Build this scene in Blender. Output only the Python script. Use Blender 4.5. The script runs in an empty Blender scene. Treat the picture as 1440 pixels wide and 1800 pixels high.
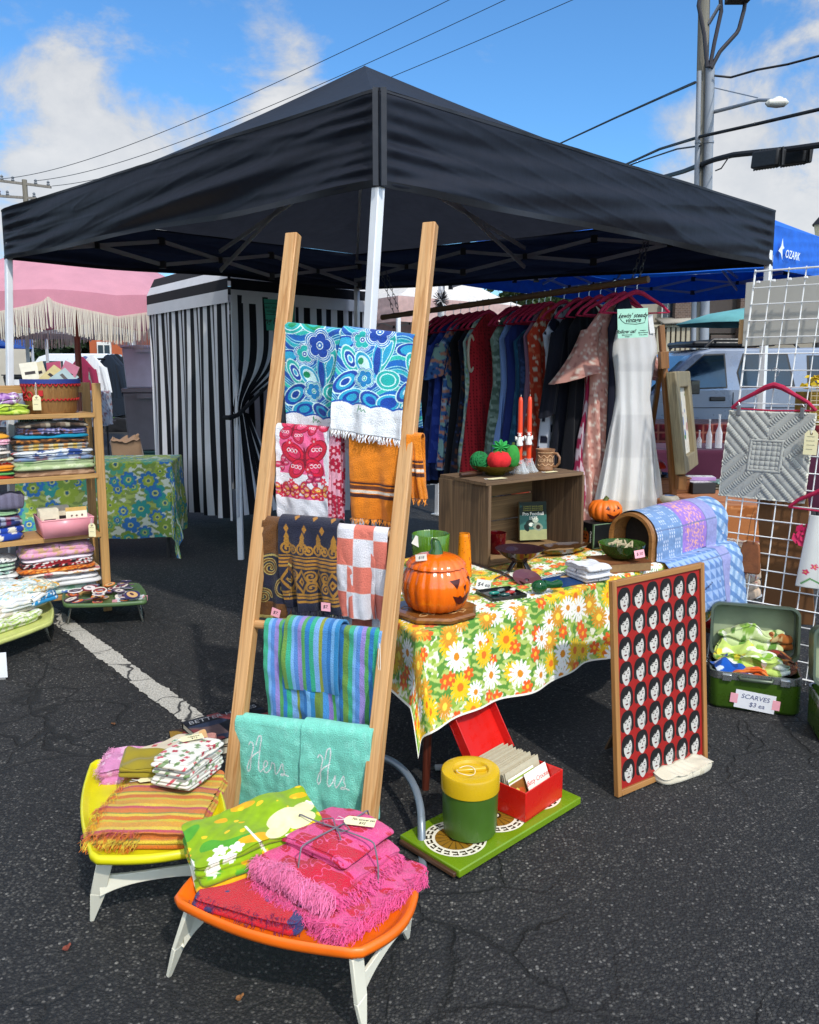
import bpy, math, random
import numpy as np
from mathutils import Vector, Matrix
R = math.radians
random.seed(7)
RNG = np.random.default_rng(11)
sc = bpy.context.scene
COL = sc.collection
CAM_H, PITCH, FPX, PPY = 1.55, R(8.0), 1440.0, 850.0

def ray(px, py):
    u, v = (px-720)/FPX, (py-PPY)/FPX
    c, s = math.cos(PITCH), math.sin(PITCH)
    return np.array([u, c-v*s, -s-v*c])
def at_y(px, py, y):
    d = ray(px, py); t = y/d[1]
    return np.array([d[0]*t, y, CAM_H+d[2]*t])
def at_z(px, py, z=0.0):
    d = ray(px, py); t = (z-CAM_H)/d[2]
    return np.array([d[0]*t, d[1]*t, z])

def V3(*a): return np.array(a, float)
def unit(a):
    a = np.asarray(a, float); return a/np.linalg.norm(a)
def lin(c):
    """'#rrggbb' or an sRGB triple 0..255 to linear"""
    if isinstance(c, str):
        c = c.lstrip('#'); c = [int(c[i:i+2], 16) for i in (0, 2, 4)]
    c = np.asarray(c, float)/255.0
    return np.where(c <= .04045, c/12.92, ((c+.055)/1.055)**2.4)

# ---------------------------------------------------------------- materials
MATS = {}
def _nodes(name):
    m = bpy.data.materials.new(name); m.use_nodes = True
    nt = m.node_tree
    return m, nt, nt.nodes['Principled BSDF']
def _coord(nt, kind='Object', scale=(1, 1, 1)):
    tc = nt.nodes.new('ShaderNodeTexCoord'); mp = nt.nodes.new('ShaderNodeMapping')
    mp.inputs['Scale'].default_value = scale
    nt.links.new(tc.outputs[kind], mp.inputs['Vector'])
    return mp.outputs['Vector']
def _noise(nt, vec, scale, detail=4, rough=.55, dist=0):
    n = nt.nodes.new('ShaderNodeTexNoise')
    n.inputs['Scale'].default_value = scale; n.inputs['Detail'].default_value = detail
    n.inputs['Roughness'].default_value = rough; n.inputs['Distortion'].default_value = dist
    nt.links.new(vec, n.inputs['Vector'])
    return n.outputs['Fac']
def _ramp(nt, fac, stops, interp='LINEAR'):
    r = nt.nodes.new('ShaderNodeValToRGB'); cr = r.color_ramp; cr.interpolation = interp
    while len(cr.elements) < len(stops): cr.elements.new(.5)
    for e, (p, c) in zip(cr.elements, stops):
        e.position = p; e.color = (*c, 1)
    nt.links.new(fac, r.inputs['Fac'])
    return r.outputs['Color']
def _mix(nt, fac, a, b, mode='MIX'):
    m = nt.nodes.new('ShaderNodeMix'); m.data_type = 'RGBA'; m.blend_type = mode
    for sock, val in ((m.inputs[0], fac), (m.inputs[6], a), (m.inputs[7], b)):
        if hasattr(val, 'links') or isinstance(val, bpy.types.NodeSocket): nt.links.new(val, sock)
        elif sock == m.inputs[0]: sock.default_value = val
        else: sock.default_value = (*val, 1)
    return m.outputs[2]
def _math(nt, op, a, b=0.0, clamp=False):
    m = nt.nodes.new('ShaderNodeMath'); m.operation = op; m.use_clamp = clamp
    for sock, val in zip(m.inputs, (a, b)):
        if isinstance(val, bpy.types.NodeSocket): nt.links.new(val, sock)
        else: sock.default_value = val
    return m.outputs[0]
def _bump(nt, bsdf, h, strength=.3, dist=.002):
    b = nt.nodes.new('ShaderNodeBump'); b.inputs['Strength'].default_value = strength
    b.inputs['Distance'].default_value = dist
    nt.links.new(h, b.inputs['Height']); nt.links.new(b.outputs['Normal'], bsdf.inputs['Normal'])

def paint_mat(col, rough=.45, metal=0.0, var=.12, vscale=6, bump=0.0, bscale=120, spec=.5, coat=0, key=None):
    """painted, plastic, metal or paper surface: one colour with soft dirt and tone variation"""
    k = ('p', str(col), rough, metal, var, vscale, bump, bscale, coat)
    if k in MATS: return MATS[k]
    m, nt, b = _nodes('surface_%d' % len(MATS))
    c = lin(col); vec = _coord(nt)
    n = _noise(nt, vec, vscale, 5)
    nt.links.new(_ramp(nt, n, [(.3, c*(1-var)), (.7, np.minimum(c*(1+var*.6), 1))]), b.inputs['Base Color'])
    n2 = _noise(nt, vec, vscale*5, 3)
    nt.links.new(_ramp(nt, n2, [(.3, [max(rough-.08, .02)]*3), (.7, [min(rough+.1, 1)]*3)]), b.inputs['Roughness'])
    b.inputs['Metallic'].default_value = metal
    b.inputs['Specular IOR Level'].default_value = spec
    b.inputs['Coat Weight'].default_value = coat
    if bump: _bump(nt, b, _noise(nt, vec, bscale, 3), bump, .002)
    MATS[k] = m
    return m

def cloth_mat(kind='weave', sheen=.15, rough=.9, translucent=0.0, spec=.2):
    """fabric whose colour is read from the mesh's own dye attribute"""
    k = ('c', kind, sheen, rough, translucent)
    if k in MATS: return MATS[k]
    m, nt, b = _nodes('fabric_%s_%d' % (kind, len(MATS)))
    at = nt.nodes.new('ShaderNodeAttribute'); at.attribute_name = 'dye'
    vec = _coord(nt)
    sc_, st, dist = dict(terry=(330, 1.0, .006), weave=(900, .35, .0008), quilt=(60, .5, .004), satin=(40, .2, .003), nylon=(14, .25, .01), plain=(300, .3, .001), gloss=(25, .15, .003))[kind]
    n = _noise(nt, vec, sc_, 2)
    lo = .86 if kind == 'terry' else .88
    mul = _ramp(nt, n, [(.3, [lo]*3), (.7, [1.08]*3)])
    colr = _mix(nt, 1.0, at.outputs['Color'], mul, 'MULTIPLY')
    n3 = _noise(nt, vec, 5, 3)
    colr = _mix(nt, 1.0, colr, _ramp(nt, n3, [(.3, [.9]*3), (.7, [1.0]*3)]), 'MULTIPLY')
    nt.links.new(colr, b.inputs['Base Color'])
    b.inputs['Roughness'].default_value = rough
    b.inputs['Specular IOR Level'].default_value = spec
    b.inputs['Sheen Weight'].default_value = sheen
    _bump(nt, b, n, st, dist)
    if translucent:
        tr = nt.nodes.new('ShaderNodeBsdfTranslucent'); nt.links.new(colr, tr.inputs['Color'])
        mx = nt.nodes.new('ShaderNodeMixShader'); mx.inputs[0].default_value = translucent
        out = nt.nodes['Material Output']
        nt.links.new(b.outputs[0], mx.inputs[1]); nt.links.new(tr.outputs[0], mx.inputs[2])
        nt.links.new(mx.outputs[0], out.inputs['Surface'])
    MATS[k] = m
    return m

def wood_mat(c1, c2, axis=2, scale=1.0, rough=.55, coat=0, contrast=1.0):
    """timber with grain along one local axis"""
    k = ('w', str(c1), str(c2), axis, scale, rough, contrast)
    if k in MATS: return MATS[k]
    m, nt, b = _nodes('timber_%d' % len(MATS))
    s = [38*scale]*3; s[axis] = 1.6*scale
    vec = _coord(nt, 'Object', s)
    n = _noise(nt, vec, 1.0, 5, .6, .6)
    s2 = [160*scale]*3; s2[axis] = 5*scale
    n2 = _noise(nt, _coord(nt, 'Object', s2), 1.0, 3)
    a, c = lin(c1), lin(c2)
    cc = _ramp(nt, n, [(.3, a), (.5, (a+c)/2), (.55, a*.95), (.75, c)])
    cc = _mix(nt, 1.0, cc, _ramp(nt, n2, [(.3, [1-.25*contrast]*3), (.65, [1.0]*3)]), 'MULTIPLY')
    nt.links.new(cc, b.inputs['Base Color'])
    b.inputs['Roughness'].default_value = rough
    b.inputs['Coat Weight'].default_value = coat
    _bump(nt, b, n2, .25, .001)
    MATS[k] = m
    return m

def glass_mat(col, rough=.03, alpha=.55, key=None):
    """thin tinted glass: mix of clear tint and gloss (no caustic noise)"""
    k = ('g', str(col), rough, alpha)
    if k in MATS: return MATS[k]
    m, nt, b = _nodes('glass_%d' % len(MATS))
    c = lin(col)
    b.inputs['Base Color'].default_value = (*c, 1); b.inputs['Roughness'].default_value = rough
    tr = nt.nodes.new('ShaderNodeBsdfTransparent')
    tr.inputs['Color'].default_value = (*np.clip(c*1.5+.1, 0, 1), 1)
    lw = nt.nodes.new('ShaderNodeLayerWeight'); lw.inputs['Blend'].default_value = .35
    f = _math(nt, 'ADD', _math(nt, 'MULTIPLY', lw.outputs['Facing'], .6), alpha, True)
    mx = nt.nodes.new('ShaderNodeMixShader'); nt.links.new(f, mx.inputs[0])
    nt.links.new(tr.outputs[0], mx.inputs[1]); nt.links.new(b.outputs[0], mx.inputs[2])
    nt.links.new(mx.outputs[0], nt.nodes['Material Output'].inputs['Surface'])
    MATS[k] = m
    return m

# ---------------------------------------------------------------- objects
def _link(o, parent=None, mat=None):
    COL.objects.link(o)
    if parent is not None: o.parent = parent
    return o
def tag(o, label=None, cat=None, group=None, kind=None):
    if label: o['label'] = label
    if cat: o['category'] = cat
    if group: o['group'] = group
    if kind: o['kind'] = kind
    return o
def thing(name, label, cat, loc=(0, 0, 0), rotz=0.0, group=None, mtx=None):
    o = bpy.data.objects.new(name, None); _link(o)
    o.empty_display_size = .05
    if mtx is not None: o.matrix_world = mtx
    else:
        o.location = [float(x) for x in loc]; o.rotation_euler = (0, 0, rotz)
    return tag(o, label, cat, group)
def copy_thing(src, label=None, loc=None, rotz=None):
    c = src.copy(); COL.objects.link(c)
    if loc is not None: c.location = [float(x) for x in loc]
    if rotz is not None: c.rotation_euler = (0, 0, rotz)
    if label: c['label'] = label
    for ch in src.children:
        d = ch.copy(); COL.objects.link(d); d.parent = c
        for g in ch.children:
            e = g.copy(); COL.objects.link(e); e.parent = d
    return c
def basis(o, x, y):
    x = unit(x); z = unit(np.cross(x, y)); y = np.cross(z, x)
    M = np.eye(4); M[:3, 0], M[:3, 1], M[:3, 2], M[:3, 3] = x, y, z, o
    return Matrix(M.tolist())
def along(p0, p1, side=(0, 1, 0)):
    """matrix with local Z from p0 to p1"""
    z = unit(np.asarray(p1, float)-np.asarray(p0, float))
    s = np.asarray(side, float)
    if abs(np.dot(unit(s), z)) > .97: s = V3(1, 0, 0)
    y = unit(s-np.dot(s, z)*z); x = np.cross(y, z)
    M = np.eye(4); M[:3, 0], M[:3, 1], M[:3, 2], M[:3, 3] = x, y, z, p0
    return Matrix(M.tolist())

class MB:
    """collects shapes into ONE mesh; each shape may carry a material slot and a dye colour"""
    def __init__(s): s.v, s.f, s.m, s.c, s.n, s.mi, s.col, s.M = [], [], [], [], 0, 0, (1, 1, 1), None
    def add(s, v, f, col=None):
        v = np.asarray(v, float).reshape(-1, 3)
        if s.M is not None:
            M = np.array(s.M); v = v@M[:3, :3].T+M[:3, 3]
        n = s.n; s.v.append(v); s.n += len(v)
        s.f += [tuple(int(i)+n for i in q) for q in f]; s.m += [s.mi]*len(f)
        c = np.empty((len(v), 3)); c[:] = s.col if col is None else np.asarray(col, float).reshape(-1, 3)
        s.c.append(c)
        return s
    def box(s, c, d, rz=0.0, M=None):
        x, y, z = np.asarray(d, float)/2
        p = np.array([[-x, -y, -z], [x, -y, -z], [x, y, -z], [-x, y, -z], [-x, -y, z], [x, -y, z], [x, y, z], [-x, y, z]])
        if M is not None: p = p@np.array(M)[:3, :3].T
        if rz:
            a, b = math.cos(rz), math.sin(rz); p = p@np.array([[a, b, 0], [-b, a, 0], [0, 0, 1]])
        return s.add(p+np.asarray(c, float), [(3, 2, 1, 0), (4, 5, 6, 7), (0, 1, 5, 4), (1, 2, 6, 5), (2, 3, 7, 6), (3, 0, 4, 7)])
    def beam(s, p0, p1, w, h, side=(0, 0, 1), w2=None, h2=None):
        """bar of section w x h from p0 to p1 (h along side)"""
        p0, p1 = np.asarray(p0, float), np.asarray(p1, float)
        M = np.array(along(p0, p1, side)); x, y = M[:3, 0], M[:3, 1]
        w2 = w if w2 is None else w2; h2 = h if h2 is None else h2
        q = [p0-x*w/2-y*h/2, p0+x*w/2-y*h/2, p0+x*w/2+y*h/2, p0-x*w/2+y*h/2,
             p1-x*w2/2-y*h2/2, p1+x*w2/2-y*h2/2, p1+x*w2/2+y*h2/2, p1-x*w2/2+y*h2/2]
        return s.add(q, [(3, 2, 1, 0), (4, 5, 6, 7), (0, 1, 5, 4), (1, 2, 6, 5), (2, 3, 7, 6), (3, 0, 4, 7)])
    def tube(s, pts, r, n=8, cap=True, col=None):
        pts = np.asarray(pts, float); k = len(pts)
        rr = np.full(k, r) if np.isscalar(r) else np.asarray(r, float)
        t = np.gradient(pts, axis=0); t /= np.linalg.norm(t, axis=1)[:, None]+1e-12
        up = V3(0, 0, 1) if abs(t[0][2]) < .9 else V3(0, 1, 0)
        a = np.cross(up, t[0]); a /= np.linalg.norm(a)
        vs = []
        ang = np.linspace(0, 2*math.pi, n, endpoint=False)
        for i in range(k):
            a = a-np.dot(a, t[i])*t[i]; a /= np.linalg.norm(a)+1e-12
            b = np.cross(t[i], a)
            vs.append(pts[i]+rr[i]*(np.cos(ang)[:, None]*a+np.sin(ang)[:, None]*b))
        f = [(i*n+j, i*n+(j+1) % n, (i+1)*n+(j+1) % n, (i+1)*n+j) for i in range(k-1) for j in range(n)]
        if cap: f += [tuple(range(n-1, -1, -1)), tuple((k-1)*n+j for j in range(n))]
        return s.add(np.concatenate(vs), f, col)
    def lathe(s, prof, n=32, c=(0, 0, 0), fr=None, cap=False, sx=1, sy=1):
        """prof: (r, z) pairs from bottom to top; fr(angle, r, z) may scale r"""
        ang = np.linspace(0, 2*math.pi, n, endpoint=False); vs = []
        for r, z in prof:
            rr = np.full(n, r) if fr is None else r*fr(ang, z)
            vs.append(np.stack([rr*np.cos(ang)*sx, rr*np.sin(ang)*sy, np.full(n, z)], 1))
        k = len(prof)
        f = [(i*n+j, i*n+(j+1) % n, (i+1)*n+(j+1) % n, (i+1)*n+j) for i in range(k-1) for j in range(n)]
        if cap: f += [tuple(range(n-1, -1, -1)), tuple((k-1)*n+j for j in range(n))]
        return s.add(np.concatenate(vs)+np.asarray(c, float), f)
    def ball(s, c, r, n=16, m=10, sz=(1, 1, 1), lump=0, seed=0):
        th = np.linspace(0, math.pi, m+1); prof = [(math.sin(a), -math.cos(a)) for a in th]
        ang = np.linspace(0, 2*math.pi, n, endpoint=False)
        P = np.array([[p[0]*math.cos(a), p[0]*math.sin(a), p[1]] for p in prof for a in ang])
        if lump: P *= (1+lump*sn(P*3, seed))[:, None]
        f = [(i*n+j, i*n+(j+1) % n, (i+1)*n+(j+1) % n, (i+1)*n+j) for i in range(m) for j in range(n)]
        return s.add(P*r*np.asarray(sz)+np.asarray(c, float), f)
    def prism(s, poly, z0, z1):
        k = len(poly); p = [(x, y, z0) for x, y in poly]+[(x, y, z1) for x, y in poly]
        return s.add(p, [tuple(range(k-1, -1, -1)), tuple(range(k, 2*k))]+[(i, (i+1) % k, k+(i+1) % k, k+i) for i in range(k)])
    def flat(s, poly, z=0.0):
        return s.add([(x, y, z) for x, y in poly], [tuple(range(len(poly)))])
    def grid(s, P, C=None, wrap=False):
        nv, nu = P.shape[:2]
        i = np.arange(nv*nu).reshape(nv, nu)
        if wrap: i = np.concatenate([i, i[:, :1]], 1)
        q = np.stack([i[:-1, :-1], i[:-1, 1:], i[1:, 1:], i[1:, :-1]], -1).reshape(-1, 4)
        return s.add(P.reshape(-1, 3), q.tolist(), None if C is None else C.reshape(-1, 3))
    def build(s, name, mats, parent=None, smooth=35, bevel=0, solid=0, mtx=None, sub=0):
        me = bpy.data.meshes.new(name)
        v = np.concatenate(s.v); me.from_pydata(v.tolist(), [], s.f)
        if not isinstance(mats, (list, tuple)): mats = [mats]
        for m in mats: me.materials.append(m)
        if max(s.m): me.polygons.foreach_set('material_index', s.m)
        a = me.attributes.new('dye', 'FLOAT_COLOR', 'POINT')
        a.data.foreach_set('color', np.concatenate([np.concatenate(s.c), np.ones((s.n, 1))], 1).astype(np.float32).ravel())
        if smooth:
            me.shade_smooth()
            if smooth < 180: me.set_sharp_from_angle(angle=R(smooth))
        me.update()
        o = bpy.data.objects.new(name, me); _link(o, parent)
        if mtx is not None: o.matrix_local = mtx
        if bevel:
            b = o.modifiers.new('edge', 'BEVEL'); b.width = bevel; b.segments = 2; b.limit_method = 'ANGLE'; b.angle_limit = R(50)
        if solid:
            b = o.modifiers.new('thick', 'SOLIDIFY'); b.thickness = solid; b.offset = 0
        return o

def sn(P, seed=0, k=7):
    """smooth pseudo noise, about -1..1"""
    g = np.random.default_rng(seed+1000); P = np.asarray(P, float); r = np.zeros(P.shape[:-1])
    for i in range(k):
        d = g.normal(size=P.shape[-1]); r += np.sin(P@d+g.uniform(0, 6.28))
    return r/k*1.6

def text(body, parent, size, mat, x=0, y=0, z=.001, shear=0, align='CENTER', name='lettering', rot=0, sx=1.0, bold=0):
    cu = bpy.data.curves.new(name, 'FONT'); cu.body = body; cu.size = size; cu.shear = shear
    cu.align_x = align; cu.align_y = 'CENTER'; cu.offset = bold; cu.extrude = .0002; cu.resolution_u = 3
    tmp = bpy.data.objects.new(name, cu); COL.objects.link(tmp)
    bpy.context.view_layer.update()
    me = bpy.data.meshes.new_from_object(tmp.evaluated_get(bpy.context.evaluated_depsgraph_get()))
    bpy.data.objects.remove(tmp); me.materials.clear(); me.materials.append(mat); me.name = name
    o = bpy.data.objects.new(name, me); _link(o, parent)
    o.location = (x, y, z); o.rotation_euler = (0, 0, rot); o.scale = (sx, 1, 1)
    return o

# ---------------------------------------------------------------- dyeing
class Paint:
    """colours a sheet of points (U, V in metres)"""
    def __init__(s, U, V, bg):
        s.U, s.V = np.asarray(U, float), np.asarray(V, float); s.C = np.empty(s.U.shape+(3,)); s.C[:] = lin(bg)
    def put(s, m, col): s.C[m] = lin(col); return s
    def ell(s, x, y, a, b=None, ang=0, col='#ffffff'):
        b = a if b is None else b; dx, dy = s.U-x, s.V-y; c, q = math.cos(ang), math.sin(ang)
        return s.put(((dx*c+dy*q)/a)**2+((-dx*q+dy*c)/b)**2 < 1, col)
    def flower(s, x, y, r, n, col, inner=.45, rot=0, sharp=1.0, sy=1.0):
        dx, dy = s.U-x, (s.V-y)/sy; rr = np.hypot(dx, dy); a = np.arctan2(dy, dx)
        w = np.abs(np.cos(n/2*(a-rot)))**sharp
        return s.put(rr < r*(inner+(1-inner)*w), col)
    def stroke(s, pts, w, col):
        d = np.full(s.U.shape, 9.0)
        for (x0, y0), (x1, y1) in zip(pts[:-1], pts[1:]):
            dx, dy = x1-x0, y1-y0; L = dx*dx+dy*dy+1e-12
            t = np.clip(((s.U-x0)*dx+(s.V-y0)*dy)/L, 0, 1)
            d = np.minimum(d, np.hypot(s.U-x0-t*dx, s.V-y0-t*dy))
        return s.put(d < w/2, col)
    def blob(s, scale, thr, col, seed=0, ax=1, ay=1):
        return s.put(sn(np.stack([s.U*scale*ax, s.V*scale*ay], -1), seed) > thr, col)
    def bands(s, W, cols, along='u', off=0, wid=None):
        q = (s.U if along == 'u' else s.V)-off
        if wid is None:
            k = np.floor(q/W).astype(int) % len(cols)
            for i, c in enumerate(cols): s.put(k == i, c)
        else:
            e = np.cumsum(wid); p = np.mod(q, e[-1]); a = 0
            for b, c in zip(e, cols): s.put((p >= a) & (p < b), c); a = b
        return s
    def scatter(s, n, fn, seed=0, jit=.45):
        """calls fn(x, y, rng) on a jittered lattice of about n cells per metre"""
        g = np.random.default_rng(seed); st = 1.0/n
        x0, x1, y0, y1 = s.U.min(), s.U.max(), s.V.min(), s.V.max(); pts = []
        for j in range(int((y1-y0)/st)+2):
            for i in range(int((x1-x0)/st)+2):
                pts.append((x0+(i+(.5 if j % 2 else 0)+g.uniform(-jit, jit))*st, y0+(j+g.uniform(-jit, jit))*st))
        g.shuffle(pts)
        for x, y in pts: fn(x, y, g)
        return s
    def local(s, x, y, r):
        """view on the points near (x, y) only, so that small marks stay cheap"""
        return _Sub(s, (np.abs(s.U-x) < r) & (np.abs(s.V-y) < r))
class _Sub(Paint):
    def __init__(s, p, m): s.p, s.m = p, m; s.U, s.V = p.U[m], p.V[m]
    def put(s, m, col):
        i = np.flatnonzero(s.m.ravel())[m]; s.p.C.reshape(-1, 3)[i] = lin(col); return s

# printed patterns; each takes a Paint and a seed
def daisies(P, seed=1, n=11, cols=('#f7f5ee', '#f2c21b', '#e85f22', '#d8952c'), leaf=('#8fb040', '#5c9038', '#b7c76a'), R0=.042):
    for i, c in enumerate(leaf): P.blob(85+22*i, -.04+.12*i, c, seed+i)
    def one(x, y, g):
        k = g.choice([0, 0, 1, 1, 2, 2, 3, 3]); r = R0*(1.05 if k == 0 else .98 if k in (1, 3) else .62)*g.uniform(.85, 1.15); L = P.local(x, y, r*1.2); rot = g.uniform(0, 6)
        if k == 0:
            L.flower(x, y, r, 14, cols[0], .25, rot, .6).ell(x, y, r*.26, col='#d98a1e')
        elif k in (1, 3):
            L.flower(x, y, r, 16, cols[k], .45, rot, .7).ell(x, y, r*.3, col='#f6d94a' if k == 3 else '#e8761f')
        else:
            L.flower(x, y, r, 6, cols[2], .45, rot, .6).ell(x, y, r*.28, col='#f7b82c')
    return P.scatter(n, one, seed, .4)
def mod_flowers(P, seed=2, n=6, pal=('#2a9aa0', '#2d6fc4', '#a9c43a', '#6fa33b'), R0=.08, leaf=('#c3d24a', '#6d8f3a')):
    for i, c in enumerate(leaf): P.blob(60+14*i, .15, c, seed+i)
    def one(x, y, g):
        a = pal[g.integers(len(pal))]; b = pal[g.integers(len(pal))]; r = R0*g.uniform(.5, 1.05); rot = g.uniform(0, 6); m = int(g.integers(6, 9))
        L = P.local(x, y, r*1.15); L.flower(x, y, r, m, a, .65, rot, .6).flower(x, y, r*.62, m, b, .7, rot, .6).ell(x, y, r*.3, col='#d7dc7a').ell(x, y, r*.17, col='#3f6f8a')
    return P.scatter(n, one, seed, .4)
def ditsy(P, seed=3, n=26, cols=('#b8323c', '#4a8a4a', '#d9a02c'), r=.011, petals=5):
    def one(x, y, g):
        L = P.local(x, y, r*1.3); L.flower(x, y, r*g.uniform(.7, 1.2), petals, cols[g.integers(len(cols))], .5, g.uniform(0, 6), .7)
    return P.scatter(n, one, seed)
def plaid(P, cols, w=.04, seed=0):
    P.bands(w, cols); a = P.C.copy(); P.bands(w, cols, 'v'); P.C[:] = (a+P.C)/2; return P
# ================================================================ camera, sky, sun
cam_d = bpy.data.cameras.new('camera'); cam = bpy.data.objects.new('camera', cam_d); COL.objects.link(cam)
cam.location = (0, 0, CAM_H); cam.rotation_euler = (R(90)-PITCH, 0, 0)
cam_d.sensor_fit = 'HORIZONTAL'; cam_d.sensor_width = 36; cam_d.lens = 36*FPX/1440
cam_d.sensor_fit = 'AUTO'; cam_d.sensor_width = 36; cam_d.lens = 36*FPX/1800
cam_d.shift_y = -(900-PPY)/1800; cam_d.clip_end = 2000; cam_d.clip_start = .05
sc.camera = cam
sc.view_settings.view_transform = 'Standard'; sc.view_settings.look = 'None'; sc.view_settings.exposure = 0
sc.render.engine = 'CYCLES'
sc.cycles.max_bounces = 7; sc.cycles.transparent_max_bounces = 12; sc.cycles.caustics_reflective = False; sc.cycles.caustics_refractive = False
try: sc.cycles.use_denoising = True
except Exception: pass

SUN_EL, SUN_H = R(47), unit((.46, -.89))
sun_dir = V3(SUN_H[0]*math.cos(SUN_EL), SUN_H[1]*math.cos(SUN_EL), math.sin(SUN_EL))
ld = bpy.data.lights.new('sun', 'SUN'); ld.energy = 3.1; ld.angle = R(1.4); ld.color = (1, .955, .88)
sun = bpy.data.objects.new('sun', ld); COL.objects.link(sun)
sun.rotation_euler = Vector(sun_dir).to_track_quat('Z', 'Y').to_euler()

w = bpy.data.worlds.new('World'); sc.world = w; w.use_nodes = True
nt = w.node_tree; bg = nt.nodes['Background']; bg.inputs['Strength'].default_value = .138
sky = nt.nodes.new('ShaderNodeTexSky'); sky.sky_type = 'NISHITA'; sky.sun_disc = False
sky.sun_elevation = SUN_EL; sky.sun_rotation = math.atan2(SUN_H[0], SUN_H[1]); sky.air_density = 1.0; sky.dust_density = .6; sky.ozone_density = 2.0
tc = nt.nodes.new('ShaderNodeTexCoord'); gen = tc.outputs['Generated']
def _vm(op, a, b):
    m = nt.nodes.new('ShaderNodeVectorMath'); m.operation = op
    for s_, v_ in zip(m.inputs, (a, b)):
        if isinstance(v_, bpy.types.NodeSocket): nt.links.new(v_, s_)
        else: s_.default_value = v_
    return m
sx = nt.nodes.new('ShaderNodeSeparateXYZ'); nt.links.new(gen, sx.inputs[0])
mp = nt.nodes.new('ShaderNodeMapping'); mp.inputs['Scale'].default_value = (5.5, 5.5, 8.5); nt.links.new(gen, mp.inputs['Vector'])
n1 = _noise(nt, mp.outputs[0], 1.0, 9, .62, .35)
mp2 = nt.nodes.new('ShaderNodeMapping'); mp2.inputs['Scale'].default_value = (2.2, 2.2, 3.2); mp2.inputs['Location'].default_value = (3.1, .4, 1.7); nt.links.new(gen, mp2.inputs['Vector'])
n2 = _noise(nt, mp2.outputs[0], 1.0, 6, .55)
acc = _math(nt, 'MULTIPLY', _math(nt, 'SUBTRACT', n2, .5), .55)
for px, py, rad, amp in ((50, 285, 8, .20), (190, 255, 5, .20), (455, 165, 5.5, .30), (520, 250, 5, .20), (800, 130, 3.0, .16), (1400, 150, 8, .13), (1330, 330, 7, .17),
                         (1010, 250, 5, .10), (70, 80, 9, .10), (330, 190, 5, -.14), (250, 60, 5, -.06), (760, 215, 5, .14), (1440, 480, 10, .3), (300, 420, 9, .2),
                         (640, 30, 10, -.20), (980, 60, 12, -.25), (300, 130, 5, -.10)):
    d = unit(ray(px, py))
    dp = _vm('DOT_PRODUCT', gen, tuple(d)).outputs['Value']
    mr = nt.nodes.new('ShaderNodeMapRange'); mr.interpolation_type = 'SMOOTHSTEP'
    mr.inputs['From Min'].default_value = math.cos(R(rad*1.5)); mr.inputs['From Max'].default_value = 1.0
    nt.links.new(dp, mr.inputs['Value'])
    acc = _math(nt, 'ADD', acc, _math(nt, 'MULTIPLY', mr.outputs[0], amp))
for d, rad, amp in ((unit(V3(0, -1, .5)), 62, .30), (unit(V3(-.9, -.2, .5)), 45, .26), (unit(V3(.95, -.1, .5)), 40, .26), (unit(V3(0, -.2, 1)), 28, .22)):   # added cloud outside the view, for whiter and brighter fill light
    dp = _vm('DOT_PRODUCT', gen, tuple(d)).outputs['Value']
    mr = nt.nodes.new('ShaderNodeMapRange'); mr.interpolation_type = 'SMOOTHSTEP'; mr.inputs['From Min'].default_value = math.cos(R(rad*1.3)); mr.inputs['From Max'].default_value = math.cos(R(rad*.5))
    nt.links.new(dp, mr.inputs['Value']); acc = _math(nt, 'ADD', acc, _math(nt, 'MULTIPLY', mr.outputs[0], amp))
dens = _math(nt, 'ADD', _math(nt, 'ADD', _math(nt, 'MULTIPLY', _math(nt, 'SUBTRACT', n1, .5), 1.9), .47), acc)
cloud = nt.nodes.new('ShaderNodeMapRange'); cloud.interpolation_type = 'SMOOTHSTEP'
cloud.inputs['From Min'].default_value = .50; cloud.inputs['From Max'].default_value = .88
nt.links.new(dens, cloud.inputs['Value'])
core = nt.nodes.new('ShaderNodeMapRange'); core.interpolation_type = 'SMOOTHSTEP'
core.inputs['From Min'].default_value = .62; core.inputs['From Max'].default_value = 1.0; nt.links.new(dens, core.inputs['Value'])
n4 = _noise(nt, mp.outputs[0], 2.3, 6, .6)
ccol = _mix(nt, _math(nt, 'MULTIPLY', core.outputs[0], n4), (4.1, 4.4, 4.9), (7.0, 7.0, 7.0))
skyc = _mix(nt, 1.0, sky.outputs[0], (.62, 1.12, 1.56), 'MULTIPLY')
full = _mix(nt, _math(nt, 'MULTIPLY', cloud.outputs[0], .92), skyc, ccol)
glow = nt.nodes.new('ShaderNodeMapRange'); glow.interpolation_type = 'SMOOTHSTEP'   # added sky glow around the unseen sun, lifts the fill light
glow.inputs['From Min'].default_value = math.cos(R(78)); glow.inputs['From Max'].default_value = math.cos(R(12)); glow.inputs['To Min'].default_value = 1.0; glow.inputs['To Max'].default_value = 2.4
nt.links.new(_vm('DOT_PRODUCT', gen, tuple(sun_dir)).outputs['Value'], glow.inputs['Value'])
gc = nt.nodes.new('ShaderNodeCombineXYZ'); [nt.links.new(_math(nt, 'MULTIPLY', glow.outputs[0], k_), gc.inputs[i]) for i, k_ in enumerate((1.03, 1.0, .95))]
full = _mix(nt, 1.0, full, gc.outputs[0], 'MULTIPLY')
nt.links.new(full, bg.inputs['Color'])

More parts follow.
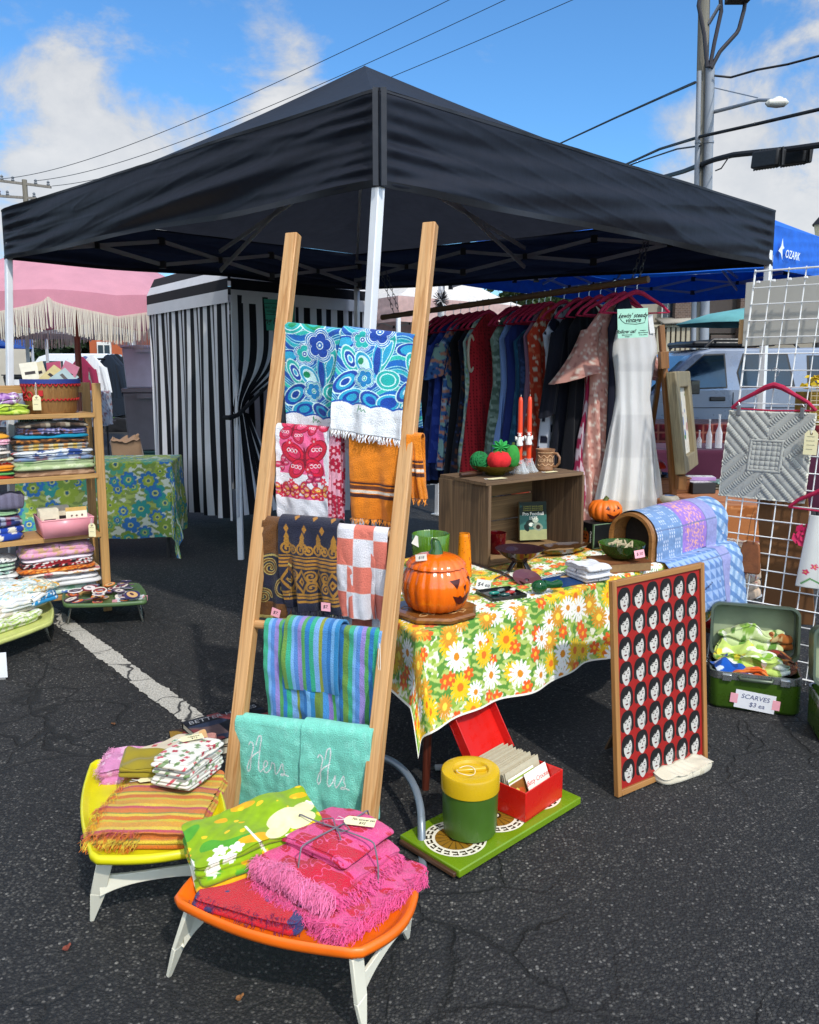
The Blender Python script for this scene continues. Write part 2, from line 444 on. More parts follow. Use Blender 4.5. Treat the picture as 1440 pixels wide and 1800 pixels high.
# ================================================================ ground
def asphalt_mat():
    m, nt, b = _nodes('asphalt')
    vec = _coord(nt)
    v = nt.nodes.new('ShaderNodeTexVoronoi'); v.inputs['Scale'].default_value = 105; nt.links.new(vec, v.inputs['Vector'])
    v2 = nt.nodes.new('ShaderNodeTexVoronoi'); v2.inputs['Scale'].default_value = 230; nt.links.new(vec, v2.inputs['Vector'])
    bw = nt.nodes.new('ShaderNodeSeparateColor'); nt.links.new(v.outputs['Color'], bw.inputs[0])
    stone = _ramp(nt, bw.outputs[0], [(0, (.016, .0155, .015)), (.5, (.032, .031, .030)), (.82, (.058, .056, .053)), (.955, (.10, .096, .09)), (.988, (.19, .183, .172))])
    big = _noise(nt, vec, 1.1, 6, .6)
    mid = _noise(nt, vec, 9, 5, .6)
    c = _mix(nt, 1.0, stone, _ramp(nt, big, [(.32, (.55,)*3), (.68, (1.3, 1.28, 1.22))]), 'MULTIPLY')
    c = _mix(nt, 1.0, c, _ramp(nt, mid, [(.3, (.75,)*3), (.7, (1.15,)*3)]), 'MULTIPLY')
    c = _mix(nt, 1.0, c, _ramp(nt, _noise(nt, vec, .55, 3, .5, .8), [(.36, (.62, .62, .64)), (.5, (1.0,)*3), (.66, (1.22, 1.19, 1.12))]), 'MULTIPLY')   # stains and worn tracks
    c = _mix(nt, _ramp(nt, v.outputs['Distance'], [(.35, (0,)*3), (.62, (1,)*3)]), c, (.010, .010, .011))
    # meandering cracks
    wob = nt.nodes.new('ShaderNodeTexNoise'); wob.inputs['Scale'].default_value = 3.5; wob.inputs['Detail'].default_value = 6; nt.links.new(vec, wob.inputs['Vector'])
    off = nt.nodes.new('ShaderNodeVectorMath'); off.operation = 'MULTIPLY_ADD'; off.inputs[1].default_value = (.30, .30, 0)
    nt.links.new(wob.outputs['Color'], off.inputs[0]); nt.links.new(vec, off.inputs[2])
    ve = nt.nodes.new('ShaderNodeTexVoronoi'); ve.feature = 'DISTANCE_TO_EDGE'; ve.inputs['Scale'].default_value = 3.6; nt.links.new(off.outputs[0], ve.inputs['Vector'])
    gate = _ramp(nt, _noise(nt, vec, .7, 2), [(.46, (.0,)*3), (.60, (1,)*3)])
    cr = _ramp(nt, ve.outputs['Distance'], [(.012, (1,)*3), (.034, (0,)*3)])
    crack = _mix(nt, 1.0, cr, gate, 'MULTIPLY')
    c = _mix(nt, crack, c, (.006, .006, .006))
    nt.links.new(c, b.inputs['Base Color']); b.inputs['Roughness'].default_value = .78
    b.inputs['Specular IOR Level'].default_value = .45
    h = _math(nt, 'SUBTRACT', _math(nt, 'SUBTRACT', 1.0, v.outputs['Distance']), _math(nt, 'MULTIPLY', v2.outputs['Distance'], .5))
    h = _math(nt, 'SUBTRACT', h, _math(nt, 'MULTIPLY', crack, 3.0))
    _bump(nt, b, h, .9, .006)
    return m
mb = MB(); mb.add([(-300, -60, 0), (300, -60, 0), (300, 400, 0), (-300, 400, 0)], [(0, 1, 2, 3)])
tag(mb.build('parking_lot', asphalt_mat(), smooth=0), kind='structure')

def line_mat():
    m, nt, b = _nodes('worn_line_paint')
    vec = _coord(nt)
    v = nt.nodes.new('ShaderNodeTexVoronoi'); v.inputs['Scale'].default_value = 120; nt.links.new(vec, v.inputs['Vector'])
    n = _noise(nt, vec, 14, 6, .7)
    wear = _ramp(nt, n, [(.60, (0,)*3), (.68, (1,)*3)])
    c = _mix(nt, _noise(nt, vec, 5, 4), (.44, .42, .37), (.62, .59, .52))
    c = _mix(nt, 1.0, c, _ramp(nt, v.outputs['Distance'], [(.2, (1,)*3), (.75, (.55,)*3)]), 'MULTIPLY')
    ve = nt.nodes.new('ShaderNodeTexVoronoi'); ve.feature = 'DISTANCE_TO_EDGE'; ve.inputs['Scale'].default_value = 3.2
    wob = nt.nodes.new('ShaderNodeVectorMath'); wob.operation = 'MULTIPLY_ADD'; wob.inputs[1].default_value = (.25, .25, 0)
    nn = nt.nodes.new('ShaderNodeTexNoise'); nn.inputs['Scale'].default_value = 5; nt.links.new(vec, nn.inputs['Vector']); nt.links.new(nn.outputs['Color'], wob.inputs[0]); nt.links.new(vec, wob.inputs[2])
    nt.links.new(wob.outputs[0], ve.inputs['Vector'])
    c = _mix(nt, _ramp(nt, ve.outputs['Distance'], [(.008, (1,)*3), (.02, (0,)*3)]), c, (.03, .03, .03))
    c = _mix(nt, _math(nt, 'MULTIPLY', wear, .75), c, (.045, .045, .045))
    nt.links.new(c, b.inputs['Base Color']); b.inputs['Roughness'].default_value = .85
    _bump(nt, b, v.outputs['Distance'], .5, .003)
    return m
LINE = line_mat()
def parking_line(a, b, wdt, seed):
    a, b = np.asarray(a[:2], float), np.asarray(b[:2], float); t = unit(b-a); n = V3(-t[1], t[0])[:2] if False else np.array([-t[1], t[0]])
    L = np.linalg.norm(b-a); k = int(L/.018); s = np.linspace(0, L, k); g = np.random.default_rng(seed)
    e1 = wdt/2+g.normal(0, .0035, k)+.004*np.sin(s*9+seed); e2 = wdt/2+g.normal(0, .0035, k)+.004*np.sin(s*7.3)
    P = np.zeros((2, k, 3)); P[0, :, :2] = a+s[:, None]*t-e1[:, None]*n; P[1, :, :2] = a+s[:, None]*t+e2[:, None]*n; P[..., 2] = .004
    m = MB(); m.grid(P); tag(m.build('parking_line', LINE, smooth=0), kind='structure')
parking_line(at_z(20, 1025), at_z(392, 1304), .105, 3)
parking_line(at_z(590, 868), at_z(800, 848), .10, 5)
mb = MB()
mb.add([(-40, 24, .02), (-5.2, 24, .02), (-5.2, 27.5, .02), (-40, 27.5, .02)], [(0, 1, 2, 3)])
gm, gnt, gb = _nodes('lawn'); gv = _coord(gnt)
gnt.links.new(_ramp(gnt, _noise(gnt, gv, 30, 5), [(.3, (.03, .07, .012)), (.7, (.10, .20, .04))]), gb.inputs['Base Color'])
tag(mb.build('grass_strip', gm, smooth=0), kind='structure')

# ================================================================ far buildings and trees
BRICK_C = {}
def brick_mat(c1, c2, mortar, scale=5.0):
    m, nt, b = _nodes('brick'); vec = _coord(nt)
    # wall-plane coordinates: (x + y, z)
    s = nt.nodes.new('ShaderNodeSeparateXYZ'); nt.links.new(vec, s.inputs[0])
    cb = nt.nodes.new('ShaderNodeCombineXYZ'); nt.links.new(_math(nt, 'ADD', s.outputs[0], s.outputs[1]), cb.inputs[0]); nt.links.new(s.outputs[2], cb.inputs[1])
    br = nt.nodes.new('ShaderNodeTexBrick'); br.inputs['Scale'].default_value = scale
    br.inputs['Color1'].default_value = (*lin(c1), 1); br.inputs['Color2'].default_value = (*lin(c2), 1); br.inputs['Mortar'].default_value = (*lin(mortar), 1)
    br.inputs['Mortar Size'].default_value = .012
    nt.links.new(cb.outputs[0], br.inputs['Vector']); nt.links.new(br.outputs['Color'], b.inputs['Base Color'])
    b.inputs['Roughness'].default_value = .9; return m
GLASSY = paint_mat('#26303a', .12, var=.3, vscale=1.5)
WHITE_TRIM = paint_mat('#d8d6d0', .5)
# house across the lot, behind the car
t = thing('house', 'beige sided house with brick piers and brown garage door behind the silver car', 'house', (5.6, 24, 0))
x0 = at_y(1120, 600, 24)[0]-5.6
def px_x(px): return at_y(px, 600, 24)[0]-5.6
def py_z(py): return at_y(720, py, 24)[2]
m = MB(); m.box((px_x(1110)/2+px_x(1600)/2, 4.1, 2.2), (px_x(1600)-px_x(1110), 8, 4.4)); 
m.build('wall', paint_mat('#8f8778', .8, vscale=2), t)
m = MB(); m.add([(px_x(1100), -.4, 4.4), (px_x(1610), -.4, 4.4), (px_x(1610), 4.1, 5.1), (px_x(1100), 4.1, 5.1), (px_x(1610), 8.6, 4.4), (px_x(1100), 8.6, 4.4)], [(0, 1, 2, 3), (3, 2, 4, 5)]); m.build('roof', paint_mat('#4a4642', .9), t)
bm_ = brick_mat('#5e4a3f', '#4a3a33', '#8a8178')
for a, b in ((1178, 1212), (1290, 1322)):
    m = MB(); m.box(((px_x(a)+px_x(b))/2, -.1, 1.9), (px_x(b)-px_x(a), .5, 3.8)); m.build('brick_pier', bm_, t)
m = MB(); m.box(((px_x(1247)+px_x(1290))/2, -.02, 1.25), (px_x(1290)-px_x(1247), .2, 2.5))
for k in range(4): m.box(((px_x(1247)+px_x(1290))/2, -.14, .35+k*.6), (px_x(1290)-px_x(1247)-.2, .04, .5))
m.build('garage_door', paint_mat('#4d4038', .6), t, bevel=.01)
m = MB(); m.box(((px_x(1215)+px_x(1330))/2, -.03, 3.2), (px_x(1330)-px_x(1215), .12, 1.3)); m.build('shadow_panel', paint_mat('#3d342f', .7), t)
for zc, pxs in ((py_z(556), (1160, 1180)), (py_z(620), (1125, 1150))):
    fr = MB(); fr.box(((px_x(pxs[0])+px_x(pxs[1]))/2, -.03, zc), (px_x(pxs[1])-px_x(pxs[0]), .1, .9)); fo = fr.build('window', WHITE_TRIM, t, bevel=.01)
    for sx_ in (-.25, .25):
        g = MB(); wd = (px_x(pxs[1])-px_x(pxs[0])); g.box(((px_x(pxs[0])+px_x(pxs[1]))/2+sx_*wd*.9, -.09, zc), (wd*.36, .03, .75)); g.build('pane', GLASSY, fo)
m = MB(); zb = py_z(600)
for k in range(10): m.box((px_x(1118)+k*.14, -.7, zb), (.09, .05, .75))
m.box((px_x(1118)+.63, -.7, zb+.4), (1.5, .1, .07)); m.box((px_x(1118)+.63, -.4, zb-.42), (1.6, .7, .12)); m.build('balcony', paint_mat('#a39a83', .7), t)
m = MB(); m.add([(px_x(1150), -.9, py_z(572)), (px_x(1215), -.9, py_z(568)), (px_x(1215), 0, py_z(556)), (px_x(1150), 0, py_z(560))], [(0, 1, 2, 3)]); m.build('porch_roof', paint_mat('#9a9488', .8), t, solid=.05)

# brick building far off on the other side
def far_building(name, label, X0, X1, Y, H, mat_, windows, roofc='#5a554f'):
    t = thing(name, label, 'building', (X0, Y, 0))
    m = MB(); m.box(((X1-X0)/2, 3, H/2), (X1-X0, 6, H)); m.build('wall', mat_, t)
    m = MB(); m.box(((X1-X0)/2, 3, H+.15), (X1-X0+.5, 6.5, .3)); m.build('roof', paint_mat(roofc, .9), t)
    for (wx, wz, ww, wh) in windows:
        f = MB(); f.box((wx, -.03, wz), (ww, .12, wh)); fo = f.build('window', WHITE_TRIM, t)
        for k in (-1, 1):
            g = MB(); g.box((wx+k*ww*.23, -.1, wz), (ww*.36, .03, wh*.8)); g.build('pane', GLASSY, fo)
    return t
P0 = at_y(66, 600, 34); P1 = at_y(152, 600, 34)
far_building('brick_building', 'red brick building with a white window beyond the tents', P0[0], P1[0], 34, 3.6, brick_mat('#6e3f31', '#58322a', '#8d7d70'), [(at_y(100, 607, 34)[0]-P0[0], 2.6, .75, .75)])
P0 = at_y(157, 600, 30); P1 = at_y(215, 600, 30)
far_building('storefront', 'orange stucco storefront seen under the grey tent', P0[0], P1[0], 30, 4.2, paint_mat('#a5532f', .85, vscale=1), [(.55, 1.9, .5, 1.2)], '#6b4a38')
P0 = at_y(-60, 600, 40); P1 = at_y(62, 600, 40)
far_building('long_building', 'low cream building far behind the white van', P0[0], P1[0], 40, 3.2, paint_mat('#b9b2a4', .85, vscale=1), [(1.0, 1.9, .9, .8)])

def leaf_mat(c1, c2):
    m, nt, b = _nodes('leaf'); at = nt.nodes.new('ShaderNodeAttribute'); at.attribute_name = 'dye'
    nt.links.new(at.outputs['Color'], b.inputs['Base Color']); b.inputs['Roughness'].default_value = .6
    tr = nt.nodes.new('ShaderNodeBsdfTranslucent'); nt.links.new(at.outputs['Color'], tr.inputs['Color'])
    mx = nt.nodes.new('ShaderNodeMixShader'); mx.inputs[0].default_value = .3
    nt.links.new(b.outputs[0], mx.inputs[1]); nt.links.new(tr.outputs[0], mx.inputs[2]); nt.links.new(mx.outputs[0], nt.nodes['Material Output'].inputs['Surface'])
    return m
LEAF = leaf_mat(0, 0); BARK = paint_mat('#4b4037', .9, vscale=9, bump=.6, bscale=30)
def tree(name, label, loc, h, rad, seed, trunk=.35, n=2600, leaf=.16, tone=(.05, .10, .025), group=None, cat='tree'):
    g = np.random.default_rng(seed); t = thing(name, label, cat, loc, 0, group)
    m = MB(); th = h*trunk
    m.tube([(0, 0, 0), (.05, .02, th*.5), (.0, .05, th), (.1, 0, h*.7)], [h*.028, h*.022, h*.018, h*.006], 8)
    cl = []
    for k in range(11):
        a = g.uniform(0, 6.28); q = g.uniform(.3, .95); z = g.uniform(th*.9, h*.9)
        c = V3(math.cos(a)*rad*q*.75, math.sin(a)*rad*q*.75, z); cl.append((c, rad*g.uniform(.28, .5)))
        m.tube([(0, 0, th*.8), c*.5+V3(0, 0, th*.4), c], [h*.012, h*.008, h*.003], 5)
    m.build('trunk', BARK, t)
    cl.append((V3(0, 0, h*.75), rad*.55))
    ix = g.integers(0, len(cl), n); cen = np.array([c for c, _ in cl])[ix]; rr = np.array([r for _, r in cl])[ix]
    d = g.normal(size=(n, 3)); d /= np.linalg.norm(d, axis=1)[:, None]
    p = cen+d*(rr*g.uniform(.55, 1.05, n)**.6)[:, None]*V3(1, 1, .85)
    a1 = g.normal(size=(n, 3)); a1 /= np.linalg.norm(a1, axis=1)[:, None]; a2 = np.cross(a1, g.normal(size=(n, 3))); a2 /= np.linalg.norm(a2, axis=1)[:, None]
    s = leaf*g.uniform(.6, 1.3, n)[:, None]
    Q = np.stack([p-a1*s, p+a2*s*.6, p+a1*s, p-a2*s*.6], 1).reshape(-1, 3)
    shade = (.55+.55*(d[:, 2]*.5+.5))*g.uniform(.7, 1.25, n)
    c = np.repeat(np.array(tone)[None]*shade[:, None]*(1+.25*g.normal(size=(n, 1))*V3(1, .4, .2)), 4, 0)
    f = np.arange(n*4).reshape(-1, 4).tolist()
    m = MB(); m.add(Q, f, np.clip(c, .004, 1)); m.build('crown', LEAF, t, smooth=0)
    return t
for i, (px, Y, h, r_, tone, lab) in enumerate((
        (905, 30, 5.3, 2.6, (.07, .11, .03), 'bushy green tree just beyond the white tent roof'),
        (985, 34, 5.0, 3.0, (.05, .10, .03), 'darker green tree behind the clothes rod between the two blue tents'),
        (118, 31, 3.0, 1.6, (.025, .06, .02), 'dark green shrub in front of the red brick building'),
        (228, 44, 4.4, 2.6, (.03, .06, .025), 'distant tree above the parked dark car'),
        (20, 52, 4.6, 3.2, (.035, .07, .03), 'distant tree beyond the blue tents'),)):
    p = at_y(px, 600, Y); tree('tree', lab, (p[0], Y, 0), h, r_, 40+i, trunk=.3, tone=tone)

# ================================================================ poles and wires
CABLE = paint_mat('#15161a', .6); GALV = paint_mat('#8d9197', .4, .35, vscale=3); CONDUIT = paint_mat('#8b9199', .45, vscale=1.5)
PW = wood_mat('#77736a', '#979282', 2, .25, .9)
PY = 18.0
base = at_y(1229, 620, PY)
t = thing('utility_pole', 'tall wooden utility pole with grey conduits rising behind the canopy', 'utility pole', (base[0], PY, 0))
def pole_pt(px, py, dy=0): return at_y(px, py, PY+dy)-V3(base[0], PY, 0)
top = pole_pt(1245, -330)
m = MB(); m.tube([(0, 0, 0), top*V3(.45, 1, .45), top], [.14, .125, .105], 14); m.build('pole', PW, t)
lean = top[0]/top[2]
for off, r_, ztop in ((.10, .095, pole_pt(1250, 113)[2]), (-.125, .05, pole_pt(1222, 130)[2])):
    m = MB(); m.tube([(off, -.16, 0), (off+lean*ztop/2, -.16, ztop/2), (off+lean*ztop, -.15, ztop)], r_, 14)
    c_ = m.build('conduit', CONDUIT, t)
    s_ = MB()
    for z in (2.6, 4.4, 6.2):
        s_.tube([(off+lean*z, -.16, z-.02), (off+lean*z, -.16, z+.02)], r_+.012, 14)
    s_.build('strap', GALV, c_)
z0 = pole_pt(1250, 113)[2]
for pts in ([(1240, -60), (1228, 10), (1238, 60), (1243, 118)], [(1262, -80), (1268, 20), (1256, 75), (1248, 118)], [(1300, -60), (1310, 10), (1298, 55), (1266, 90), (1250, 120)]):
    m = MB(); q = np.array([pole_pt(a, b, -.25) for a, b in pts]); tt = np.linspace(0, 1, len(q)); ti = np.linspace(0, 1, 22)
    m.tube(np.stack([np.interp(ti, tt, q[:, k]) for k in range(3)], 1), .042, 8); m.build('riser_cable', paint_mat('#231f26', .45), t)
m = MB(); m.box(pole_pt(1298, -8, -.3), (.45, .3, .25)); m.build('junction_box', paint_mat('#4a4740', .7), t, bevel=.02)
m = MB(); m.beam(pole_pt(1246, 42, -.1), pole_pt(1266, 8, -.3), .05, .05); m.build('bracket', GALV, t)
# street lamp on its arm
m = MB(); m.tube([pole_pt(1250, 198), pole_pt(1290, 188, -1.0), pole_pt(1335, 176, -2.0), pole_pt(1352, 176, -2.3)], [.04, .035, .03, .03], 8); m.tube([pole_pt(1250, 153), pole_pt(1332, 172, -2)], .012, 5); m.build('lamp_arm', GALV, t)
q = pole_pt(1366, 181, -2.5); L = MB()
L.lathe([(.02, -.20), (.085, -.15), (.115, 0), (.10, .13), (.03, .19)], 16, sx=.72)
Mh = Matrix.Translation(Vector(q))@Matrix.Rotation(R(90), 4, 'Y')@Matrix.Rotation(R(8), 4, 'X')
lo = L.build('lamp_head', paint_mat('#d9d6c9', .4), t, mtx=Mh)
L = MB(); L.ball((-.07, 0, .02), .065, 12, 8, (.6, 1, 1.3)); L.build('lens', glass_mat('#e4e4dc', .1, .6), lo)

def wire(pts, r, label, sag=0.0, name='overhead_wire', group=None, mat_=None, extra=None):
    pts = [np.asarray(p, float) for p in pts]; out = []
    for a, b in zip(pts[:-1], pts[1:]):
        k = 16
        for i in range(k):
            s = i/k; p = a+(b-a)*s; out.append(p-V3(0, 0, sag*4*s*(1-s)))
    out.append(pts[-1]); m = MB(); m.tube(np.array(out), r, 6)
    return tag(m.build(name, mat_ or CABLE, smooth=60), label, 'cable', group)
PYb = PY-.3
wire([at_y(1452, 95, 16), at_y(1385, 113, 16.5), at_y(1330, 123, 17), at_y(1285, 136, PYb), at_y(1256, 133, PYb)], .022, 'thin black service wire reaching the pole above the street lamp')
wire([at_y(1222, 145, PYb), at_y(1165, 170, 22), at_y(1080, 208, 27), at_y(985, 252, 34), at_y(640, 400, 75)], .03, 'drooping black wire leaving the pole above the canopy hip')
wire([at_y(1450, 190, 15), at_y(1330, 218, 16.4), at_y(1232, 240, PYb), at_y(1160, 262, 22), at_y(1085, 296, 28), at_y(640, 460, 75)], .033, 'paired black cable crossing the middle of the conduits')
wire([at_y(1232, 256, PYb), at_y(1190, 262, 20), at_y(1130, 282, 25), at_y(640, 462, 74)], .02, 'short slack wire tied just below the paired cable')
t = thing('telephone_cable', 'thick black telephone cable carrying two splice boxes', 'cable')
pp = [at_y(1455, 253, 15), at_y(1390, 262, 15.7), at_y(1290, 272, 16.8), at_y(1258, 280, 17.4), at_y(1236, 288, PYb), at_y(1200, 302, 20), at_y(1140, 318, 25), at_y(1000, 372, 40), at_y(640, 480, 75)]
tt = np.linspace(0, 1, len(pp)); ti = np.linspace(0, 1, 40); m = MB(); m.tube(np.stack([np.interp(ti, tt, np.array(pp)[:, k]) for k in range(3)], 1), .055, 8); m.build('cable', CABLE, t)
for a, b in ((1328, 1374), (1376, 1422)):
    p0, p1 = at_y(a, 283-(a-1328)*.12, 16.2), at_y(b, 276-(b-1374)*.12, 15.6); m = MB()
    m.beam(p0, p1, .22, .30, (0, 0, 1)); o = m.build('splice_box', paint_mat('#1d1d1f', .6), t, bevel=.03)
    r_ = MB()
    for k in range(9):
        c = p0+(p1-p0)*(.06+.11*k); r_.box(c, (.02, .25, .32), M=None)
    r_.build('rib', paint_mat('#121213', .6), o)
wire([at_y(1258, 300, PYb), at_y(1268, 296, 17), at_y(1280, 278, 16.8)], .014, 'small drip loop hanging under the telephone cable by the conduits')

# far pole on the other side and the three long lines coming off it
FY = 52.0; b0 = at_y(47, 340, FY)
t = thing('utility_pole', 'distant utility pole with two wooden cross arms over the canopy corner', 'utility pole', (b0[0], FY, 0))
def fp(px, py): return at_y(px, py, FY)-V3(b0[0], FY, 0)
m = MB(); m.tube([(0, 0, 0), fp(43, 316)], [.2, .15], 10); m.build('pole', wood_mat('#6d675c', '#8c8678', 2, .2, .9), t)
for (a, b) in (((-6, 317), (90, 329)), ((-8, 344), (64, 349))):
    m = MB(); m.beam(fp(*a), fp(*b), .14, .14); ca = m.build('cross_arm', wood_mat('#77716a', '#948f85', 2, .2, .9), t)
    m = MB()
    for k in (.1, .3, .72, .95):
        p = fp(*a)+(fp(*b)-fp(*a))*k
        m.lathe([(.07, .05), (.11, .12), (.06, .2), (.1, .27), (.03, .36)], 8, c=p)
    m.build('insulator', paint_mat('#6a6f76', .4), ca)
NY = 15
for (a, b, lab) in (((6, 314), (830, -20), 'highest of three long power lines crossing the sky'), ((60, 318), (930, -20), 'middle one of three long power lines crossing the sky'), ((92, 327), (1052, -20), 'lowest of three long power lines crossing the sky')):
    p0, p1 = at_y(*a, FY), at_y(*b, NY); m = MB(); k = 40; s = np.linspace(0, 1, k)[:, None]; q = p0+(p1-p0)*s; q[:, 2] -= .6*4*(s*(1-s))[:, 0]
    m.tube(q, np.linspace(.018, .006, k), 6); tag(m.build('power_line', CABLE, smooth=60), lab, 'cable', 'power lines across the sky')
# lantern of a lamp post peeking in
b0 = at_y(1450, 400, 13); t = thing('lamp_post', 'black lantern of an old style lamp post above the bright blue tent', 'lamp post', (b0[0], 13, 0))
zt = at_y(1450, 374, 13)[2]; m = MB(); m.tube([(0, 0, 0), (0, 0, zt-.75)], [.07, .05], 10); m.build('post', paint_mat('#1b1b1c', .5), t)
m = MB(); m.lathe([(.07, zt-.75), (.17, zt-.18)], 6); m.build('lantern', glass_mat('#d9cfae', .2, .7), t)
m = MB(); m.lathe([(.2, zt-.18), (.1, zt-.06), (.015, zt+.03)], 6, cap=True); m.build('cap', paint_mat('#1b1b1c', .5), t)
# ================================================================ tents
STEEL = paint_mat('#c9ccd0', .35, .1, vscale=4); STEELGREY = paint_mat('#c4c7ca', .4, .1, vscale=4); BLK = paint_mat('#141416', .5)
WHITE_POST = paint_mat('#dfe1e4', .35, vscale=4)
def fabric(c, k='nylon', rough=.5, tl=0.0, sp=.4): return cloth_mat(k, .05, rough, tl, sp)

def popup(name, label, corners, peak, ztop, zbot, color, wr=.012, rough=.5, tl=0.0, posts=None, truss=True, seed=0, res=60, postmat=None, pw=.05, side_col=None, uni=3):
    """four-cornered pop-up tent; corners F, L, B, Rr in plan with their own eave heights"""
    t = thing(name, label, 'canopy', (0, 0, 0))
    mat_ = fabric(color, 'nylon', rough, tl)
    cs = [np.asarray(c, float) for c in corners]; pk = np.asarray(peak, float); cen = np.mean([c[:2] for c in cs], 0)
    m = MB(); m.col = lin(color)
    for i in range(4):
        a, b = cs[i].copy(), cs[(i+1) % 4].copy(); a[2], b[2] = ztop[i], ztop[(i+1) % 4]
        s = np.linspace(0, 1, res)[None, :, None]; q = np.linspace(0, 1, 26)[:, None, None]
        e = a+(b-a)*s; P = e+(pk-e)*q; P[..., 2] = e[..., 2]+(pk[2]-e[..., 2])*(q[..., 0]**1.22)
        sag = np.sin(np.pi*s[..., 0])*np.sin(np.pi*np.clip(q[..., 0], 0, 1))
        P[..., 2] -= .03*sag; P[..., 2] += .006*sn(np.concatenate([P[..., :2]*4, P[..., 2:]*4], -1), seed+i)*np.sin(np.pi*s[..., 0])
        m.grid(P)
    m.build('roof_cover', mat_, t, smooth=50)
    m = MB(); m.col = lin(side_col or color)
    for i in range(4):
        a, b = cs[i].copy(), cs[(i+1) % 4].copy(); L = np.linalg.norm((b-a)[:2]); d = (b-a)[:2]/L
        n = np.array([d[1], -d[0]]); n = n if np.dot(n, (a+b)[:2]/2-cen) > 0 else -n
        s = np.linspace(0, 1, int(res*5)); q = np.linspace(0, 1, int(res*.8)); S, Q = np.meshgrid(s, q)
        zt = ztop[i]+(ztop[(i+1) % 4]-ztop[i])*S; zb = zbot[i]+(zbot[(i+1) % 4]-zbot[i])*S
        zb = zb+.012*np.sin(S*9+seed)*np.sin(np.pi*S)
        Z = zt+(zb-zt)*Q
        x = S*L
        fold = sn(np.stack([x*.9+seed, Q*5.5+x*1.1*(1 if i % 2 else -1)], -1), seed+7*i)+.7*sn(np.stack([x*1.7, Q*11-x*2.2], -1), seed+7*i+3)
        crn = sn(np.stack([x*.5, Q*22], -1), seed+7*i+5)*(np.exp(-x/.28)+np.exp(-(L-x)/.28))
        amp = wr*np.minimum(1, np.minimum(S, 1-S)*14)
        rd_ = (1-np.abs(sn(np.stack([x*1.5+3*Q, Q*9-x*(2.6 if i % 2 else -2.6)], -1), seed+7*i+11)))**4*np.clip(sn(np.stack([x*1.1, Q*3], -1), seed+i+20)+.6, 0, 1)
        D = amp*fold*(.35+.9*Q)+amp*.38*rd_*(.4+.6*Q)+amp*.10*(1-np.abs(sn(np.stack([x*3.2+5*Q, Q*15+x*(5 if i % 2 else -5)], -1), seed+7*i+13)))**6+wr*.8*crn*np.minimum(1, np.minimum(S, 1-S)*40)+.03*np.sin(np.pi*Q)*0
        P = np.stack([a[0]+(b[0]-a[0])*S+n[0]*D, a[1]+(b[1]-a[1])*S+n[1]*D, Z], -1)
        m.grid(P)
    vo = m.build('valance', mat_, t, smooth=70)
    if res > 60:   # stitched hem tape along eave and bottom edge
        hm = MB(); k_ = int(res*5); nq = int(res*.8); off_ = 0; allv = np.concatenate(m.v)
        for i in range(4):
            G_ = allv[i*k_*nq:(i+1)*k_*nq].reshape(nq, k_, 3); o_ = unit(np.cross(G_[0, -1]-G_[0, 0], V3(0, 0, 1))); o_ = o_ if np.dot(o_[:2], G_[0, 0, :2]-cen) > 0 else -o_
            for r0_, r1_ in ((0, 2), (nq-5, nq-1)): hm.grid(np.array([G_[r0_]+o_*.0025, G_[r1_]+o_*.0025]))
        hm.col = lin('#15181f'); hm.c = [np.tile(lin('#15181f'), (len(x), 1)) for x in hm.v]; hm.build('hem_tape', fabric('#15181f', 'nylon', .6), vo, smooth=60)
    pm = postmat or WHITE_POST
    for i, c in enumerate(cs):
        base = V3(c[0], c[1], 0) if not posts or posts[i] is None else V3(*posts[i], 0)
        p1 = V3(c[0], c[1], zbot[i]+.1)+V3(*(.03*unit(cen-c[:2])), 0)
        o = MB(); o.beam((0, 0, 0), (0, 0, np.linalg.norm(p1-base)), pw, pw, (0, 1, 0))
        dv = (cs[(i+1) % 4]-c)[:2]; po = o.build('post', pm, t, bevel=.004, mtx=along(base, p1, (*dv, 0)))
        f = MB(); f.box((0, 0, .012), (.1, .1, .012)); f.build('foot_plate', STEELGREY, po)
    if truss:
        def X(a, b, zh, zl):
            r = MB(); r.beam((*a, zh), (*b, zl), .014, .026); r.build('truss_bar', STEELGREY, t)
            r = MB(); r.beam((*a, zl), (*b, zh), .014, .026); r.build('truss_bar', STEELGREY, t)
            j = MB(); j.box((*((np.asarray(a)+b)/2), (zh+zl)/2), (.035, .035, .04)); j.build('joint', BLK, t)
            for z in (zh, zl):
                j = MB(); j.box((*b, z), (.045, .045, .05)); j.build('joint', BLK, t)
        for i in range(4):
            a, b = cen+(cs[i][:2]-cen)*.955, cen+(cs[(i+1) % 4][:2]-cen)*.955; ins = .02*unit(cen-(a+b)/2)
            for k in range(uni):
                X(a+(b-a)*(k/uni)+ins, a+(b-a)*((k+1)/uni)+ins, ztop[i]-.08, ztop[i]-.24)
            r = MB(); e = V3(*cs[i][:2], ztop[i]-.06)+V3(*(.08*unit(cen-cs[i][:2])), 0); r.beam(e, pk-V3(0, 0, .12), .02, .028); r.build('roof_rib', STEELGREY, t)
            mid = (a+b)/2+ins
            r = MB(); r.beam((*mid, ztop[i]-.10), pk*V3(1, 1, 0)+V3(0, 0, pk[2]-.5), .014, .026); r.build('truss_bar', STEELGREY, t)
            r = MB(); r.beam((*mid, ztop[i]-.24), pk*V3(1, 1, 0)+V3(0, 0, pk[2]-.3), .014, .026); r.build('truss_bar', STEELGREY, t)
        h = MB(); h.lathe([(.04, pk[2]-.62), (.05, pk[2]-.6), (.05, pk[2]-.1), (.02, pk[2]-.05)], 10, c=(pk[0], pk[1], 0)); h.build('hub', BLK, t)
    return t

